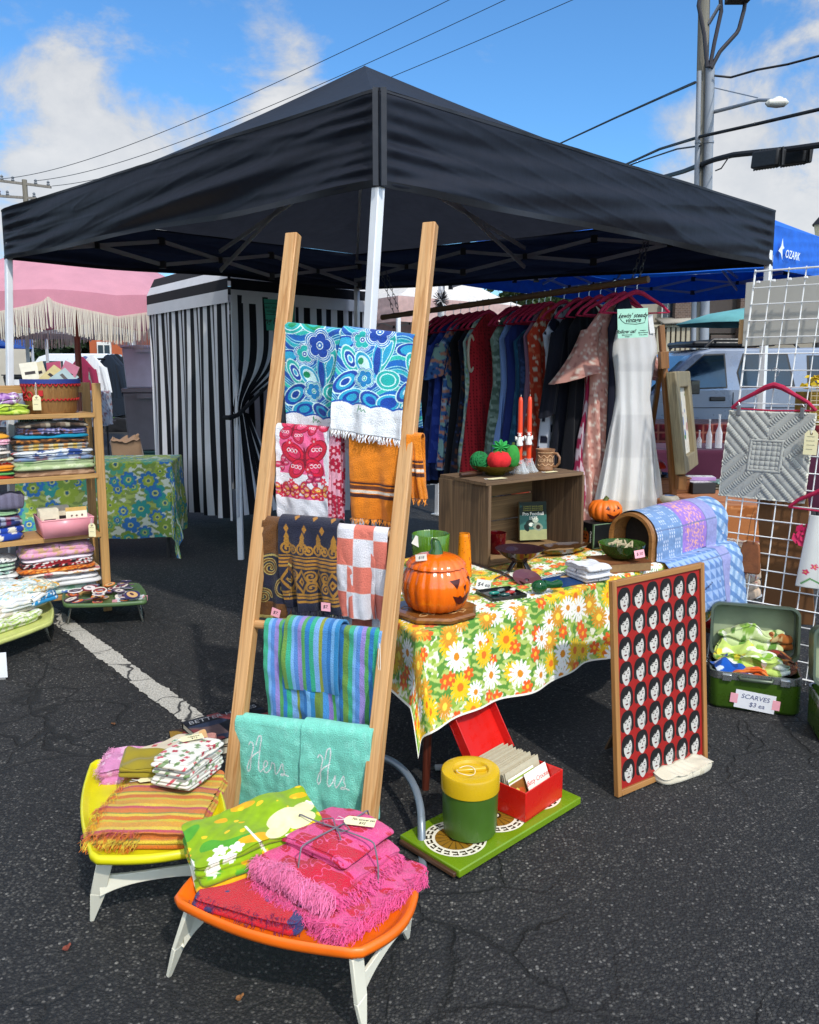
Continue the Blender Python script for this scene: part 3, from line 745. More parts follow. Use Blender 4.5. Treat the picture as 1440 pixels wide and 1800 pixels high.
cF, cL, cB, cR = V3(-.11, 3.19, 0), V3(-2.5, 5.2, 0), V3(-.47, 7.45, 0), V3(2.35, 5.45, 0)
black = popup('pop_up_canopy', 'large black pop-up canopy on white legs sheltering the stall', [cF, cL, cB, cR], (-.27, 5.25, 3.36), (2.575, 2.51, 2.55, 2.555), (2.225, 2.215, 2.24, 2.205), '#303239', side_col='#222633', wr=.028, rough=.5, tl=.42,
      posts=[(-.27, 3.20), (-2.60, 5.2), None, None], seed=3, res=70, pw=.038)
# corner seam flap over the front post
m = MB(); m.col = lin('#23262e')
for k in (-1, 1):
    m.beam(cF+V3(k*.016, -.016, 2.225), cF+V3(k*.016, -.016, 2.57), .02, .006, (0, -1, 0))
m.build('corner_seam', fabric('#23262e'), black)
blue = popup('pop_up_canopy', 'bright blue pop-up canopy with a white bird logo, standing behind the black one', [V3(2.72, 6.35, 0), V3(.30, 8.6, 0), V3(2.65, 11.0, 0), V3(5.15, 8.75, 0)], (2.75, 8.7, 3.45), (2.62, 2.76, 2.7, 2.65), (2.30, 2.43, 2.37, 2.34), '#1668d8', wr=.012, seed=9, tl=.10, res=40, postmat=WHITE_POST)
# emblem and lettering on the blue valance
a, b = V3(2.72, 6.35, 2.31), V3(5.15, 8.75, 2.31); d = unit(b-a); nrm = unit(np.cross(d, V3(0, 0, 1)))
LOGO = MB(); LOGO.flat([(0, .06), (.05, .10), (.07, .16), (.085, .11), (.11, .09), (.075, .075), (.085, 0), (.05, .045)], 0)
lg = LOGO.build('emblem', paint_mat('#e8f0f0', .5), blue, smooth=0, mtx=basis(a+d*.06+nrm*.032+V3(0, 0, .06), d, (0, 0, 1)))
text('OZARK', lg, .085, paint_mat('#e8f0f0', .5), .13, .05, .001, .25, 'LEFT', bold=.001)
t = thing('tinsel_pompom', 'black and silver tinsel pompom tied to the far leg of the bright blue tent', 'decoration', at_y(775, 528, 8.45))
m = MB(); g = np.random.default_rng(4)
for k in range(160):
    p = g.normal(size=3); p = p/np.linalg.norm(p)*.085*V3(1, 1, 1.3); m.col = lin('#d8d8dc' if k % 4 == 0 else '#111114')
    m.beam(p*.3, p, .012, .003, w2=.004)
m.build('strands', cloth_mat('plain'), t, smooth=0)

popup('pop_up_canopy', 'white pop-up canopy seen past the far end of the clothes rod', [at_y(700, 575, 11.6)*V3(1, 1, 0), at_y(560, 575, 14)*V3(1, 1, 0), at_y(745, 575, 16.3)*V3(1, 1, 0), at_y(922, 575, 13.6)*V3(1, 1, 0)], (.35, 13.7, 3.3), (2.55,)*4, (2.2,)*4, '#e9e2d8', wr=.006, seed=14, res=24, tl=.2, side_col='#d8b4ab')
for (cx, Y, rot, c, lab, s_, zt) in ((-9.0, 16.5, .3, '#1d63d2', 'deep blue pop-up canopy beyond the pink umbrella', 3.0, 2.5),
                       (-11.6, 20.5, .15, '#2a70dc', 'second blue pop-up canopy farther off beside the white van', 3.4, 2.35),
                       (-6.9, 15.6, .35, '#a9adb4', 'pale grey pop-up canopy over the rack of sweatshirts', 3.2, 2.42)):
    cc, q = math.cos(rot), math.sin(rot); h = s_/2
    cs = [V3(cx+x*cc-y*q, Y+x*q+y*cc, 0) for x, y in ((h, -h), (-h, -h), (-h, h), (h, h))]
    popup('pop_up_canopy', lab, cs, (cx, Y, zt+.75), (zt,)*4, (zt-.28,)*4, c, wr=.008, seed=int(Y), res=18, tl=.25, truss=Y < 16, postmat=STEELGREY, pw=.06)

# ---------------------------------------------------------------- pink fringed umbrella
t = thing('market_umbrella', 'pink scalloped patio umbrella with cream fringe', 'umbrella', (*at_y(136, 600, 9.6)[:2], 0))
um = t; Rr, ze, zp = 1.62, 2.30, 3.05
n = 240; A = np.linspace(0, 2*math.pi, n, endpoint=False); rot0 = 1.02
def scal(a):   # distance to nearest rib, 0 at rib .. 1 mid-panel
    p = (a-rot0)/(2*math.pi/8); return np.abs(np.cos(p*math.pi))
m = MB(); m.col = lin('#e3a2b1'); rows = []
for q in np.linspace(0, 1, 12):
    r = Rr*(.02+.98*q)*(1-.035*(1-scal(A))*q); rows.append(np.stack([r*np.cos(A), r*np.sin(A), zp-(zp-ze)*q**1.1-.03*q*(1-scal(A)*1.0)], 1))
m.grid(np.array(rows), wrap=True); m.build('cover', cloth_mat('plain', .1, .8, .35), t, smooth=180)
def drop(a): return .07+.16*np.clip(1-np.abs(((a-rot0)/(2*math.pi/8)) % 1-.5)*2, 0, 1)**.35   # valance depth, notched at the ribs
m = MB(); m.col = lin('#e09aab'); e = rows[-1]; P = []
for q in np.linspace(0, 1, 6):
    P.append(e*V3(1+.01*q, 1+.01*q, 1)-np.stack([0*A, 0*A, drop(A)*q], 1))
m.grid(np.array(P), wrap=True); m.build('valance', cloth_mat('plain', .1, .8, .35), t, smooth=180)
m = MB(); m.col = lin('#e6dfcd'); lo = P[-1]; k = 760; g = np.random.default_rng(8)
for i in range(k):
    a = 2*math.pi*i/k; j = a/(2*math.pi)*n; f0 = int(j) % n; p = lo[f0]+(lo[(f0+1) % n]-lo[f0])*(j-int(j))
    d = V3(-math.sin(a), math.cos(a), 0)*.0058; q = V3(*g.normal(0, .008, 2), 0); L_ = .25*g.uniform(.93, 1.04)
    m.add([p*V3(1.004, 1.004, 1)+V3(0, 0, .025)-d, p*V3(1.004, 1.004, 1)+V3(0, 0, .025)+d, p+d*.7+q-V3(0, 0, L_), p-d*.7+q-V3(0, 0, L_)], [(0, 1, 2, 3)])
m.build('fringe', cloth_mat('plain', .2, .9, .3), t, smooth=0)
m = MB(); m.tube([(0, 0, 0), (0, 0, zp+.08)], .035, 12); m.build('pole', wood_mat('#6d3522', '#8a4a30', 2, .5, .4), t)
for i in range(8):
    a = rot0+i*2*math.pi/8; m = MB(); m.beam((0, 0, zp-.06), (Rr*.97*math.cos(a), Rr*.97*math.sin(a), ze-.02), .018, .02); m.build('rib', wood_mat('#6d3522', '#8a4a30', 2, .5, .4), t)

# ---------------------------------------------------------------- striped fitting tent
STRIPE = cloth_mat('weave', .05, .85, .12)
t = thing('fitting_tent', 'black and white vertically striped fitting tent with tied back curtain', 'tent'); fit = t
c0, cl, cr = V3(-1.40, 6.53, 0), V3(-2.54, 8.14, 0), V3(-.36, 7.72, 0); cb = cl+cr-c0
WH, BK = '#dcdce0', '#16171d'
def stripes(P, w=.074, off=0): return P.bands(w, [WH, BK], off=off)
def wall(a, b, ztop, zbot, seed, name='side_curtain', amp=.035, gather=None, nu=420, nv=90, wf=1.18, zb2=None):
    L = np.linalg.norm((b-a)[:2]); d = (b-a)/L; nrm = V3(d[1], -d[0], 0); nrm = nrm if np.dot(nrm, -a) > 0 else -nrm
    S, Q = np.meshgrid(np.linspace(0, 1, nu), np.linspace(0, 1, nv)); x = S*L
    zb = zbot if zb2 is None else zbot+(zb2-zbot)*S
    Z = ztop+(zb-ztop)*Q
    grow = .25+.75*Q
    D = amp*grow*(np.sin(x*19+2.5*sn(np.stack([x*2, Q*1.2], -1), seed))+.6*sn(np.stack([x*6, Q*2.5], -1), seed+1))
    xs = x+.02*grow*sn(np.stack([x*7, Q*3.2], -1), seed+2)*np.minimum(1, np.minimum(S, 1-S)*12)
    if gather:   # (position along the wall, height fraction): cloth pulled together there
        gx, gq, st = gather; f = np.exp(-((Q-gq)/.16)**2)*st; below = np.clip((Q-gq)/(1-gq), 0, 1)
        f2 = np.where(Q > gq, st*(1-below*.75)*.9, f)
        xs = xs+(gx*L-xs)*f2
        D = D*(1-.5*f2)+.03*f2*np.sin(x*55)
    P = a+d*xs[..., None]+nrm*D[..., None]; P[..., 2] = Z
    pt = stripes(Paint(x*wf, Z, WH)); m = MB(); m.grid(P, pt.C); return m.build(name, STRIPE, t, smooth=180)
wall(c0, cl, 2.12, .33, 1, zb2=.20)
wall(c0+V3(.01, -.03, 0), c0+(cr-c0)*.42, 2.12, .36, 5, 'door_curtain', .03, (.02, .52, .9))
wall(c0+(cr-c0)*.36+V3(0, .05, 0), cr, 2.12, .25, 9, 'door_curtain', .04)
wall(cl, cb, 2.12, .25, 12, nu=160); wall(cr, cb, 2.12, .25, 15, nu=160)
m = MB()
for a, b in ((c0, cl), (c0, cr), (cl, cb), (cr, cb)):
    for k, (z0, z1, c) in enumerate(((2.06, 2.16, WH), (2.16, 2.245, BK), (2.245, 2.32, WH), (2.32, 2.40, BK))):
        k0, k1 = [max(0, (z-2.24))*.5 for z in (z0, z1)]; ce = (c0+cb)/2
        m.col = lin(c); e = .02*unit(((a+b)/2-ce))
        q = [a+e+(ce-a)*k0+V3(0, 0, z0), b+e+(ce-b)*k0+V3(0, 0, z0), b+e+(ce-b)*k1+V3(0, 0, z1), a+e+(ce-a)*k1+V3(0, 0, z1)]
        m.add(q, [(0, 1, 2, 3)])
ce = (c0+cb)/2
for a, b in ((c0, cl), (c0, cr), (cl, cb), (cr, cb)):
    prev = None
    for i in range(7):
        m.col = lin(WH if i % 2 == 0 else BK); q0, q1 = .08+.92*i/7, .08+.92*(i+1)/7; z0, z1 = 2.40+.28*i/7, 2.40+.28*(i+1)/7
        m.add([a+(ce-a)*q0+V3(0, 0, z0), b+(ce-b)*q0+V3(0, 0, z0), b+(ce-b)*q1+V3(0, 0, z1), a+(ce-a)*q1+V3(0, 0, z1)], [(0, 1, 2, 3)])
m.build('striped_roof', STRIPE, t, smooth=0)
for c in (c0, cl, cr, cb):
    m = MB(); m.beam(c+V3(.02, .03, 0), c+V3(.02, .03, 2.1), .045, .045, (0, 1, 0)); m.build('post', WHITE_POST, t, bevel=.004)
p = c0+V3(.0, -.10, 1.17); m = MB(); m.col = lin(WH)
m.tube([p+V3(-.05, 0, 0), p+V3(0, -.05, .0), p+V3(.06, -.02, .02), p+V3(.25, .12, .22), p+V3(.5, .35, .5)], [.02, .022, .018, .012, .010], 6, col=lin('#1a1b20')); m.build('tie_band', STRIPE, t)
# green sign on the tent
s0 = at_y(437, 527, 6.70); s1 = at_y(520, 527, 6.97); dx = s1-s0; dx[2] = 0; W_ = np.linalg.norm(dx)
MINT_D = paint_mat('#2f9a80', .6); INK = paint_mat('#14201c', .6)
sg = thing('fitting_room_sign', 'teal paper sign in cursive hanging on the striped fitting tent', 'sign', mtx=basis(at_y(437, 580, 6.70)+V3(0, -.04, 0), dx, (0, 0, 1)))
m = MB(); m.box((W_/2, .125, 0), (W_, .25, .004)); m.build('card', MINT_D, sg)
text('Fitting Room', sg, .07, INK, W_/2, .075, .004, .35, bold=.0012, sx=.88)
text("sewin' steady", sg, .035, INK, W_/2, .185, .004, .4); text('vintage', sg, .035, INK, W_/2, .155, .004, .4)
m = MB(); m.tube([(W_/2+.17*math.cos(a), .172+.045*math.sin(a), .003) for a in np.linspace(-2.8, 2.8, 24)], .0025, 4); m.build('border', INK, sg)

# ---------------------------------------------------------------- clothes rod, chains, hangers and clothes
r0, r1 = at_y(1140, 491, 5.0), at_y(672, 558, 6.75)
rd = unit(r1-r0); RL = np.linalg.norm(r1-r0)
m = MB(); k = 60; s = np.linspace(0, RL, k)
m.tube([(0, 0, z) for z in s], .021+.0012*np.sin(s*40), 12)
rod = m.build('clothes_rod', wood_mat('#6a4a30', '#8a6a48', 2, .7, .6), smooth=50, mtx=along(r0, r1)); tag(rod, 'long wooden rod holding the row of clothes under the canopy', 'clothes rod')
def chain(p0, p1, label):
    p0, p1 = np.asarray(p0, float), np.asarray(p1, float); d = unit(p1-p0); L = np.linalg.norm(p1-p0); n_ = max(4, int(L/.034)); m = MB()
    u = unit(np.cross(d, V3(0, 1, .2))); v = np.cross(d, u)
    for i in range(n_):
        c = p0+d*(i+.5)*L/n_; w_ = u if i % 2 else v; h = L/n_*.66
        ring = [c+d*h*math.sin(a)+w_*.010*math.cos(a) for a in np.linspace(0, 2*math.pi, 11)]
        m.tube(ring, .0024, 5, cap=False)
    return tag(m.build('hanging_chain', paint_mat('#6f7072', .35, .8)), label, 'chain')
for q, lab in ((.06, 'steel chain at the front end of the clothes rod, outer strand'), (.11, 'steel chain at the front end of the clothes rod, inner strand')):
    p = r0+rd*q; chain(p+V3(0, 0, .02), p+V3(.06+q*.6, .1, .36), lab)
for q, lab in ((RL-.14, 'steel chain at the far end of the clothes rod, outer strand'), (RL-.20, 'steel chain at the far end of the clothes rod, inner strand')):
    p = r0+rd*q; chain(p+V3(0, 0, .02), p+V3(-.10, .04, .34), lab)

VELVET = paint_mat('#a8123f', .8, var=.25, vscale=20); HOOK = paint_mat('#c9c9cc', .25, .9)
def make_hanger(label, w_=.205):
    t = thing('hanger', label, 'hanger', (0, 0, 0)); m = MB()
    pts = [(-w_, 0, -.165), (-w_*.8, 0, -.125), (-w_*.45, 0, -.085), (-w_*.2, 0, -.055), (0, 0, -.043), (w_*.2, 0, -.055), (w_*.45, 0, -.085), (w_*.8, 0, -.125), (w_, 0, -.165)]
    m.tube(pts, [.008, .009, .011, .014, .016, .014, .011, .009, .008], 8); m.tube([(-w_, 0, -.165), (0, 0, -.172), (w_, 0, -.165)], .005, 6); m.build('shoulder_bar', VELVET, t)
    m = MB(); m.tube([(0, 0, -.04), (0, 0, -.005), (.014, 0, .006), (.021, 0, .022), (.012, 0, .04), (-.006, 0, .0435), (-.02, 0, .03)], .0022, 6); m.build('hook', HOOK, t)
    return t
# hang axis: clothes hang square to the rod
wdir = unit(V3(-rd[1], rd[0], 0)); wdir = wdir if wdir[0] > 0 else -wdir
ANG = math.atan2(wdir[1], wdir[0])
def rod_at(px):
    """point on the rod seen at picture column px"""
    best = min(np.linspace(0, RL, 800), key=lambda q: abs(720+FPX*((r0+rd*q)[0]/((r0+rd*q)[1]*math.cos(PITCH)-((r0+rd*q)[2]-CAM_H)*math.sin(PITCH)))-px))
    return r0+rd*best
def garment(name, label, cat, p, L, a0, a1, paint, b=.03, sleeve=None, strap=False, seed=0, kind='weave', top=.17, waist=.82, folds=16, amp=.02, tl=.1, trim=None, rz=None, vneck=0):
    t = thing(name, label, cat, p-V3(0, 0, .0), ANG if rz is None else rz, 'clothes hanging on the wooden rod')
    n_, rows = 128, 90; th = np.linspace(0, 2*math.pi, n_, endpoint=False); zs = np.concatenate([np.linspace(0, .1, 16), np.linspace(.1, L, rows)[1:]])
    hem = 2 if strap else 1
    P = np.zeros((len(zs), n_, 3)); z0 = .10 if strap else 0
    for i, z in enumerate(zs):
        f = z/L
        if strap: a = a0*(.78+.22*min(1, z/.15))
        else: a = .055+(a0-.055)*min(1, (z/.085))**.8
        k = np.clip((z-.1)/(L*.35-.1), 0, 1); a *= 1-(1-waist)*math.sin(k*math.pi/2)
        k2 = np.clip((z-L*.36)/(L*.64), 0, 1); a = a+(a1-a0*waist)*k2 if z > L*.36 else a
        bb = (.012+b*min(1, z/.2))*(1+.8*k2)
        c, s_ = np.cos(th), np.sin(th); x = a*np.sign(c)*np.abs(c)**.75
        y = bb*s_+amp*(.15+.85*f)*np.sin(x*folds*6+seed+3*np.sin(f*3+seed))*np.abs(s_)**.5*(1 if True else 0)
        if a1 > a0*1.3: y += .03*k2*np.sin(th*11+seed)
        P[i, :, 0], P[i, :, 1], P[i, :, 2] = x, y, -top-z
        if not strap and top < .19: P[i, :, 2] += .115-.115*np.minimum(1, np.abs(x)/a0)**1.2*math.exp(-z/.2)-.115*(1-math.exp(-z/.2))
        if vneck and z < .1: P[i, :, 2] -= vneck*np.exp(-(x/.05)**2)*(s_ < .3)
    U = P[..., 0]+np.where(np.sin(th) < 0, 0, .7)[None, :]; m = MB(); pt = Paint(U, -P[..., 2], '#888888'); paint(pt); m.grid(P, pt.C, wrap=True)
    m.build('body', cloth_mat(kind, .1, .9, tl), t, smooth=180)
    if sleeve:
        sl, r_a, r_b = sleeve
        for sd in (-1, 1):
            c0_, c1_ = V3(sd*(a0-.035), 0, -top-.075), V3(sd*(a0+.05*min(sl, .3)/.25), -.01, -top-.06-sl); q = np.linspace(0, 1, 22); Ps = []
            for f in q:
                r_ = r_a+(r_b-r_a)*f**2; c_ = c0_+(c1_-c0_)*f; an = np.linspace(0, 2*math.pi, 40, endpoint=False)
                rr = r_*(1+.12*f*np.sin(an*7+seed)); Ps.append(np.stack([c_[0]+rr*np.cos(an)*.95, c_[1]+rr*np.sin(an)*.6, c_[2]+.25*r_*sd*np.cos(an)*-1], 1))
            Ps = np.array(Ps); pt = Paint(Ps[..., 0]+2, -Ps[..., 2], '#888888'); paint(pt); s_ = MB(); s_.grid(Ps, pt.C, wrap=True)
            s_.build('sleeve', cloth_mat(kind, .1, .9, .35 if r_b > .1 else tl), t, smooth=180)
    if strap:
        for sd in (-1, 1):
            s_ = MB(); pt = Paint(np.zeros(1), np.zeros(1), '#888888'); paint(pt); s_.col = pt.C[0]
            s_.beam((sd*a0*.55, -.012, -top+.02+.07), (sd*a0*.66, -.02, -top-.02), .03, .004, (0, 1, 0)); s_.beam((sd*a0*.55, .012, -top+.02+.07), (sd*a0*.66, .02, -top-.02), .03, .004, (0, 1, 0)); s_.build('strap', cloth_mat(kind), t)
    if trim:
        for sd in (-1, 1):
            s_ = MB(); s_.col = lin(trim); an = np.linspace(0, 2*math.pi, 24)
            s_.tube([(sd*(a0*.86+.035*math.cos(q)), -.02-.012*math.cos(q), -top-.17+.125*math.sin(q)) for q in an], .009, 6); s_.build('armhole_trim', cloth_mat('terry'), t)
    return t
def solid_(c): return lambda P: P.put(np.ones(P.U.shape, bool), c)
def fl(bgc, cols, n=20, r=.02, pet=5, seed=1): return lambda P: (P.put(np.ones(P.U.shape, bool), bgc), ditsy(P, seed, n, cols, r, pet))
def bl(bgc, cs, sc_=30, mult=2.2, thr=.15, seed=1, ax=1): return lambda P: (P.put(np.ones(P.U.shape, bool), bgc), [P.blob(mult*(sc_+6*i), thr+.1*i, c, seed+i, ax) for i, c in enumerate(cs)])
def st(cols, w): return lambda P: P.bands(w, cols)
def geo(P):
    P.put(np.ones(P.U.shape, bool), '#c9ccd6'); k = (np.floor(P.U/.05+np.floor(P.V/.07)*.5)+np.floor(P.V/.07)).astype(int) % 3
    P.put((k == 0) & (np.mod(P.V, .07) < .05), '#15182c'); P.blob(38, .55, '#15182c', 4)
H0 = make_hanger('raspberry velvet hanger on the wooden rod'); H0['group'] = 'velvet hangers on the rod'; first_h = True
CL = [  # column of the hook, name, label, category, kwargs
 (770, 'dress', 'black dress at the far end of the rod beside the ladder', dict(L=1.12, a0=.19, a1=.24, paint=solid_('#23232e'), seed=1)),
 (783, 'dress', 'dark navy dress second from the far end of the rod', dict(L=1.08, a0=.19, a1=.24, paint=bl('#1d2a55', ['#2c3c70'], 22), seed=2)),
 (797, 'blouse', 'royal blue blouse near the far end of the rod', dict(L=.95, a0=.2, a1=.22, paint=bl('#23388a', ['#3349a0'], 20), seed=3, sleeve=(.24, .06, .075))),
 (810, 'blouse', 'watercolour blue print blouse with short sleeves', dict(L=1.0, a0=.2, a1=.22, paint=bl('#3f6aa6', ['#a9bcd4', '#c98a74', '#27366c', '#8fb5b0'], 24, thr=.2), seed=4, sleeve=(.26, .07, .09))),
 (826, 'dress', 'black dress following the watercolour blouse', dict(L=1.15, a0=.19, a1=.23, paint=solid_('#14151b'), seed=5)),
 (840, 'dress', 'dark dress with small rust and blue marks', dict(L=1.12, a0=.19, a1=.25, paint=bl('#171b2a', ['#5a3526', '#2b3c6b'], 40, thr=.5), seed=6)),
 (850, 'dress', 'long pale green and blue floral dress just behind the red crochet vest', dict(L=1.32, a0=.19, a1=.26, paint=bl('#a9c6ba', ['#7f9fc8', '#dbe4d0', '#86a874'], 34, thr=.25), seed=7)),
 (860, 'vest', 'red crochet vest edged in cream around the armholes', dict(L=1.08, a0=.2, a1=.25, paint=lambda P: (P.put(np.ones(P.U.shape, bool), '#b5262f'), P.put((np.mod(P.U, .022) < .008) & (np.mod(P.V, .022) < .010), '#521017')), seed=8, trim='#d8cdb4', amp=.008)),
 (898, 'dress', 'sage green sleeveless dress showing a narrow edge', dict(L=1.02, a0=.19, a1=.24, paint=bl('#6f8478', ['#8fa396', '#4f6558'], 30), seed=9)),
 (908, 'dress', 'plain cornflower blue long dress', dict(L=1.15, a0=.15, a1=.24, paint=solid_('#86a4dc'), seed=10, amp=.012)),
 (925, 'dress', 'navy dress beside the cornflower blue dress', dict(L=1.15, a0=.18, a1=.23, paint=solid_('#22306a'), seed=11)),
 (937, 'skirt', 'dark teal blue skirt clipped in the middle of the rod', dict(L=1.1, a0=.17, a1=.23, paint=bl('#1f4a66', ['#2f6684'], 20), seed=12, top=.2)),
 (948, 'trousers', 'dark denim trousers clipped in the middle of the rod', dict(L=1.1, a0=.17, a1=.21, paint=bl('#22304f', ['#364a74'], 60, thr=.3), seed=13, top=.2)),
 (958, 'dress', 'dusty mauve dress in the middle of the rod', dict(L=1.05, a0=.18, a1=.22, paint=solid_('#8a6478'), seed=14)),
 (968, 'dress', 'rust red dress strewn with small white flowers', dict(L=1.25, a0=.19, a1=.28, paint=fl('#bf3f26', ['#d8c8b0', '#c86a4a'], 24, .014, 5, 3), seed=15)),
 (992, 'dress', 'navy and white zigzag print dress', dict(L=.98, a0=.19, a1=.22, paint=geo, seed=16)),
 (1018, 'coat', 'long black navy coat between zigzag dress and pink stripes', dict(L=1.22, a0=.2, a1=.25, paint=solid_('#12141f'), seed=17, sleeve=(.55, .06, .06))),
 (1036, 'dress', 'plain black dress next to the long coat', dict(L=1.2, a0=.19, a1=.24, paint=solid_('#0f1016'), seed=18)),
 (1056, 'skirt', 'pink and white vertically striped long skirt', dict(L=1.32, a0=.13, a1=.25, paint=st(['#d9c4cc', '#a3254e'], .012), seed=19, top=.2)),
 (1082, 'dress', 'salmon pink floral dress with sheer bell sleeves', dict(L=1.35, a0=.18, a1=.22, paint=fl('#cf988a', ['#e8cfc0', '#efe0d0', '#b0746a'], 34, .010, 5, 6), seed=20, sleeve=(.32, .075, .17), kind='weave', rz=R(10))),
 (1098, 'dress', 'dark navy long dress hidden behind the white sundress', dict(L=1.15, a0=.14, a1=.11, b=.015, paint=solid_('#141626'), seed=21, amp=.006)),
 (1120, 'sundress', 'white tiered cotton sundress at the front end of the rod', dict(L=1.16, a0=.15, a1=.235, paint=lambda P: (P.put(np.ones(P.U.shape, bool), '#e4e3e1'), P.bands(.26, ['#e9e8e6', '#dddcdb'], 'v')), seed=22, strap=True, top=.27, amp=.013, folds=15, tl=.2, waist=.72, rz=R(4))),
]
for i, (px, nm, lab, kw) in enumerate(CL):
    p = rod_at(px); hp = p-V3(0, 0, .021)
    if i == 0: H0.location = hp; H0.rotation_euler = (0, 0, ANG)
    else: copy_thing(H0, loc=hp, rotz=kw.get('rz', ANG-R(8)+RNG.normal(0, .05)))
    garment(nm, lab, nm, hp, **{'rz': ANG-R(8)+RNG.normal(0, .06), **kw})
# mint shop sign clipped over the dresses
sp = at_y(1086, 595, 4.78); sx_ = at_y(1142, 592, 4.78)-sp; sx_[1] += .03; W_ = np.linalg.norm(sx_)
MINT = paint_mat('#a9dcc4', .6)
def shop_sign(name, label, mtx, W_, H_, full=True):
    sg = thing(name, label, 'sign', mtx=mtx); m = MB(); m.box((W_/2, H_/2, 0), (W_, H_, .003)); m.build('card', MINT, sg)
    z = .0025; q = H_/.17
    text("sewin' steady", sg, .036*q, INK, W_/2, H_*.76, z, .4, bold=.0007, sx=W_/(.2*q)); text('vintage', sg, .036*q, INK, W_/2, H_*.60, z, .4, bold=.0007, sx=W_/(.2*q))
    m = MB(); pts = [(W_*.12, H_*.86), (W_*.06, H_*.72), (W_*.13, H_*.60), (W_*.25, H_*.50), (W_*.6, H_*.46), (W_*.88, H_*.5), (W_*.93, H_*.66), (W_*.88, H_*.74)]
    m.tube([(x, y, z) for x, y in pts], .0016, 4); m.build('border', INK, sg)
    if full:
        text('follow us!', sg, .03*q, INK, W_*.27, H_*.22, z, .4, bold=.0007)
        for k, s_ in enumerate(('@sewinsteady', 'vintage')): text(s_, sg, .011*q, INK, W_*.3, H_*(.11-.06*k), z, .2)
        for k, s_ in enumerate(('instagram', '@sewinsteady', 'shop online')): text(s_, sg, .0105*q, INK, W_*.83, H_*(.24-.075*k), z)
    return sg
shop_sign('shop_sign', 'mint green card sign hanging in front of the white sundress', basis(sp, sx_, (0, 0, 1)), W_, .165)
# ================================================================ ladder with towels
OAK = wood_mat('#b8834c', '#e2b984', 2, .8, .5, contrast=1.0)
bl_, br_ = at_z(400, 1452)+V3(0, 0, .0), at_z(640, 1525)
tl_, tr_ = at_y(516, 412, 3.16), at_y(757, 394, 3.02)
lad = thing('ladder', 'pale wooden display ladder hung with towels, leaning on the canopy corner', 'ladder', (0, 0, 0))
lx = unit((tr_-tl_)+(br_-bl_)); lup = unit((tl_-bl_)+(tr_-br_)); ln = unit(np.cross(lx, lup)); ln = ln if ln[1] < 0 else -ln
def along2(p0, p1, x):
    z = unit(p1-p0); y = unit(np.cross(z, x)); x = np.cross(y, z); M = np.eye(4); M[:3, 0], M[:3, 1], M[:3, 2], M[:3, 3] = x, y, z, p0
    return Matrix(M.tolist())
for a, b in ((bl_, tl_), (br_, tr_)):
    m = MB(); L = np.linalg.norm(b-a); m.box((0, 0, L/2), (.050, .040, L)); m.build('stile', OAK, lad, bevel=.004, mtx=along2(a, b, lx))
LL = np.linalg.norm(tl_-bl_)
def stile_at(px, py, a, b):
    q = np.linspace(0, 1, 1500)[:, None]; P = a+(b-a)*q
    d = P[:, 1]*math.cos(PITCH)-(P[:, 2]-CAM_H)*math.sin(PITCH); up = P[:, 1]*math.sin(PITCH)+(P[:, 2]-CAM_H)*math.cos(PITCH)
    y = PPY-FPX*up/d
    return P[np.argmin(abs(y-py))]
rungs = []
for (yl, yr) in ((576, 604), (752, 770), (918, 940), (1096, 1118), (1265, 1296)):
    a, b = stile_at(0, yl, bl_, tl_), stile_at(0, yr, br_, tr_); rungs.append((a, b)); m = MB()
    L = np.linalg.norm(b-a); m.tube([(0, 0, 0), (0, 0, L)], .0155, 14); m.build('rung', OAK, lad, smooth=50, mtx=along(a, b, (0, 0, 1)))

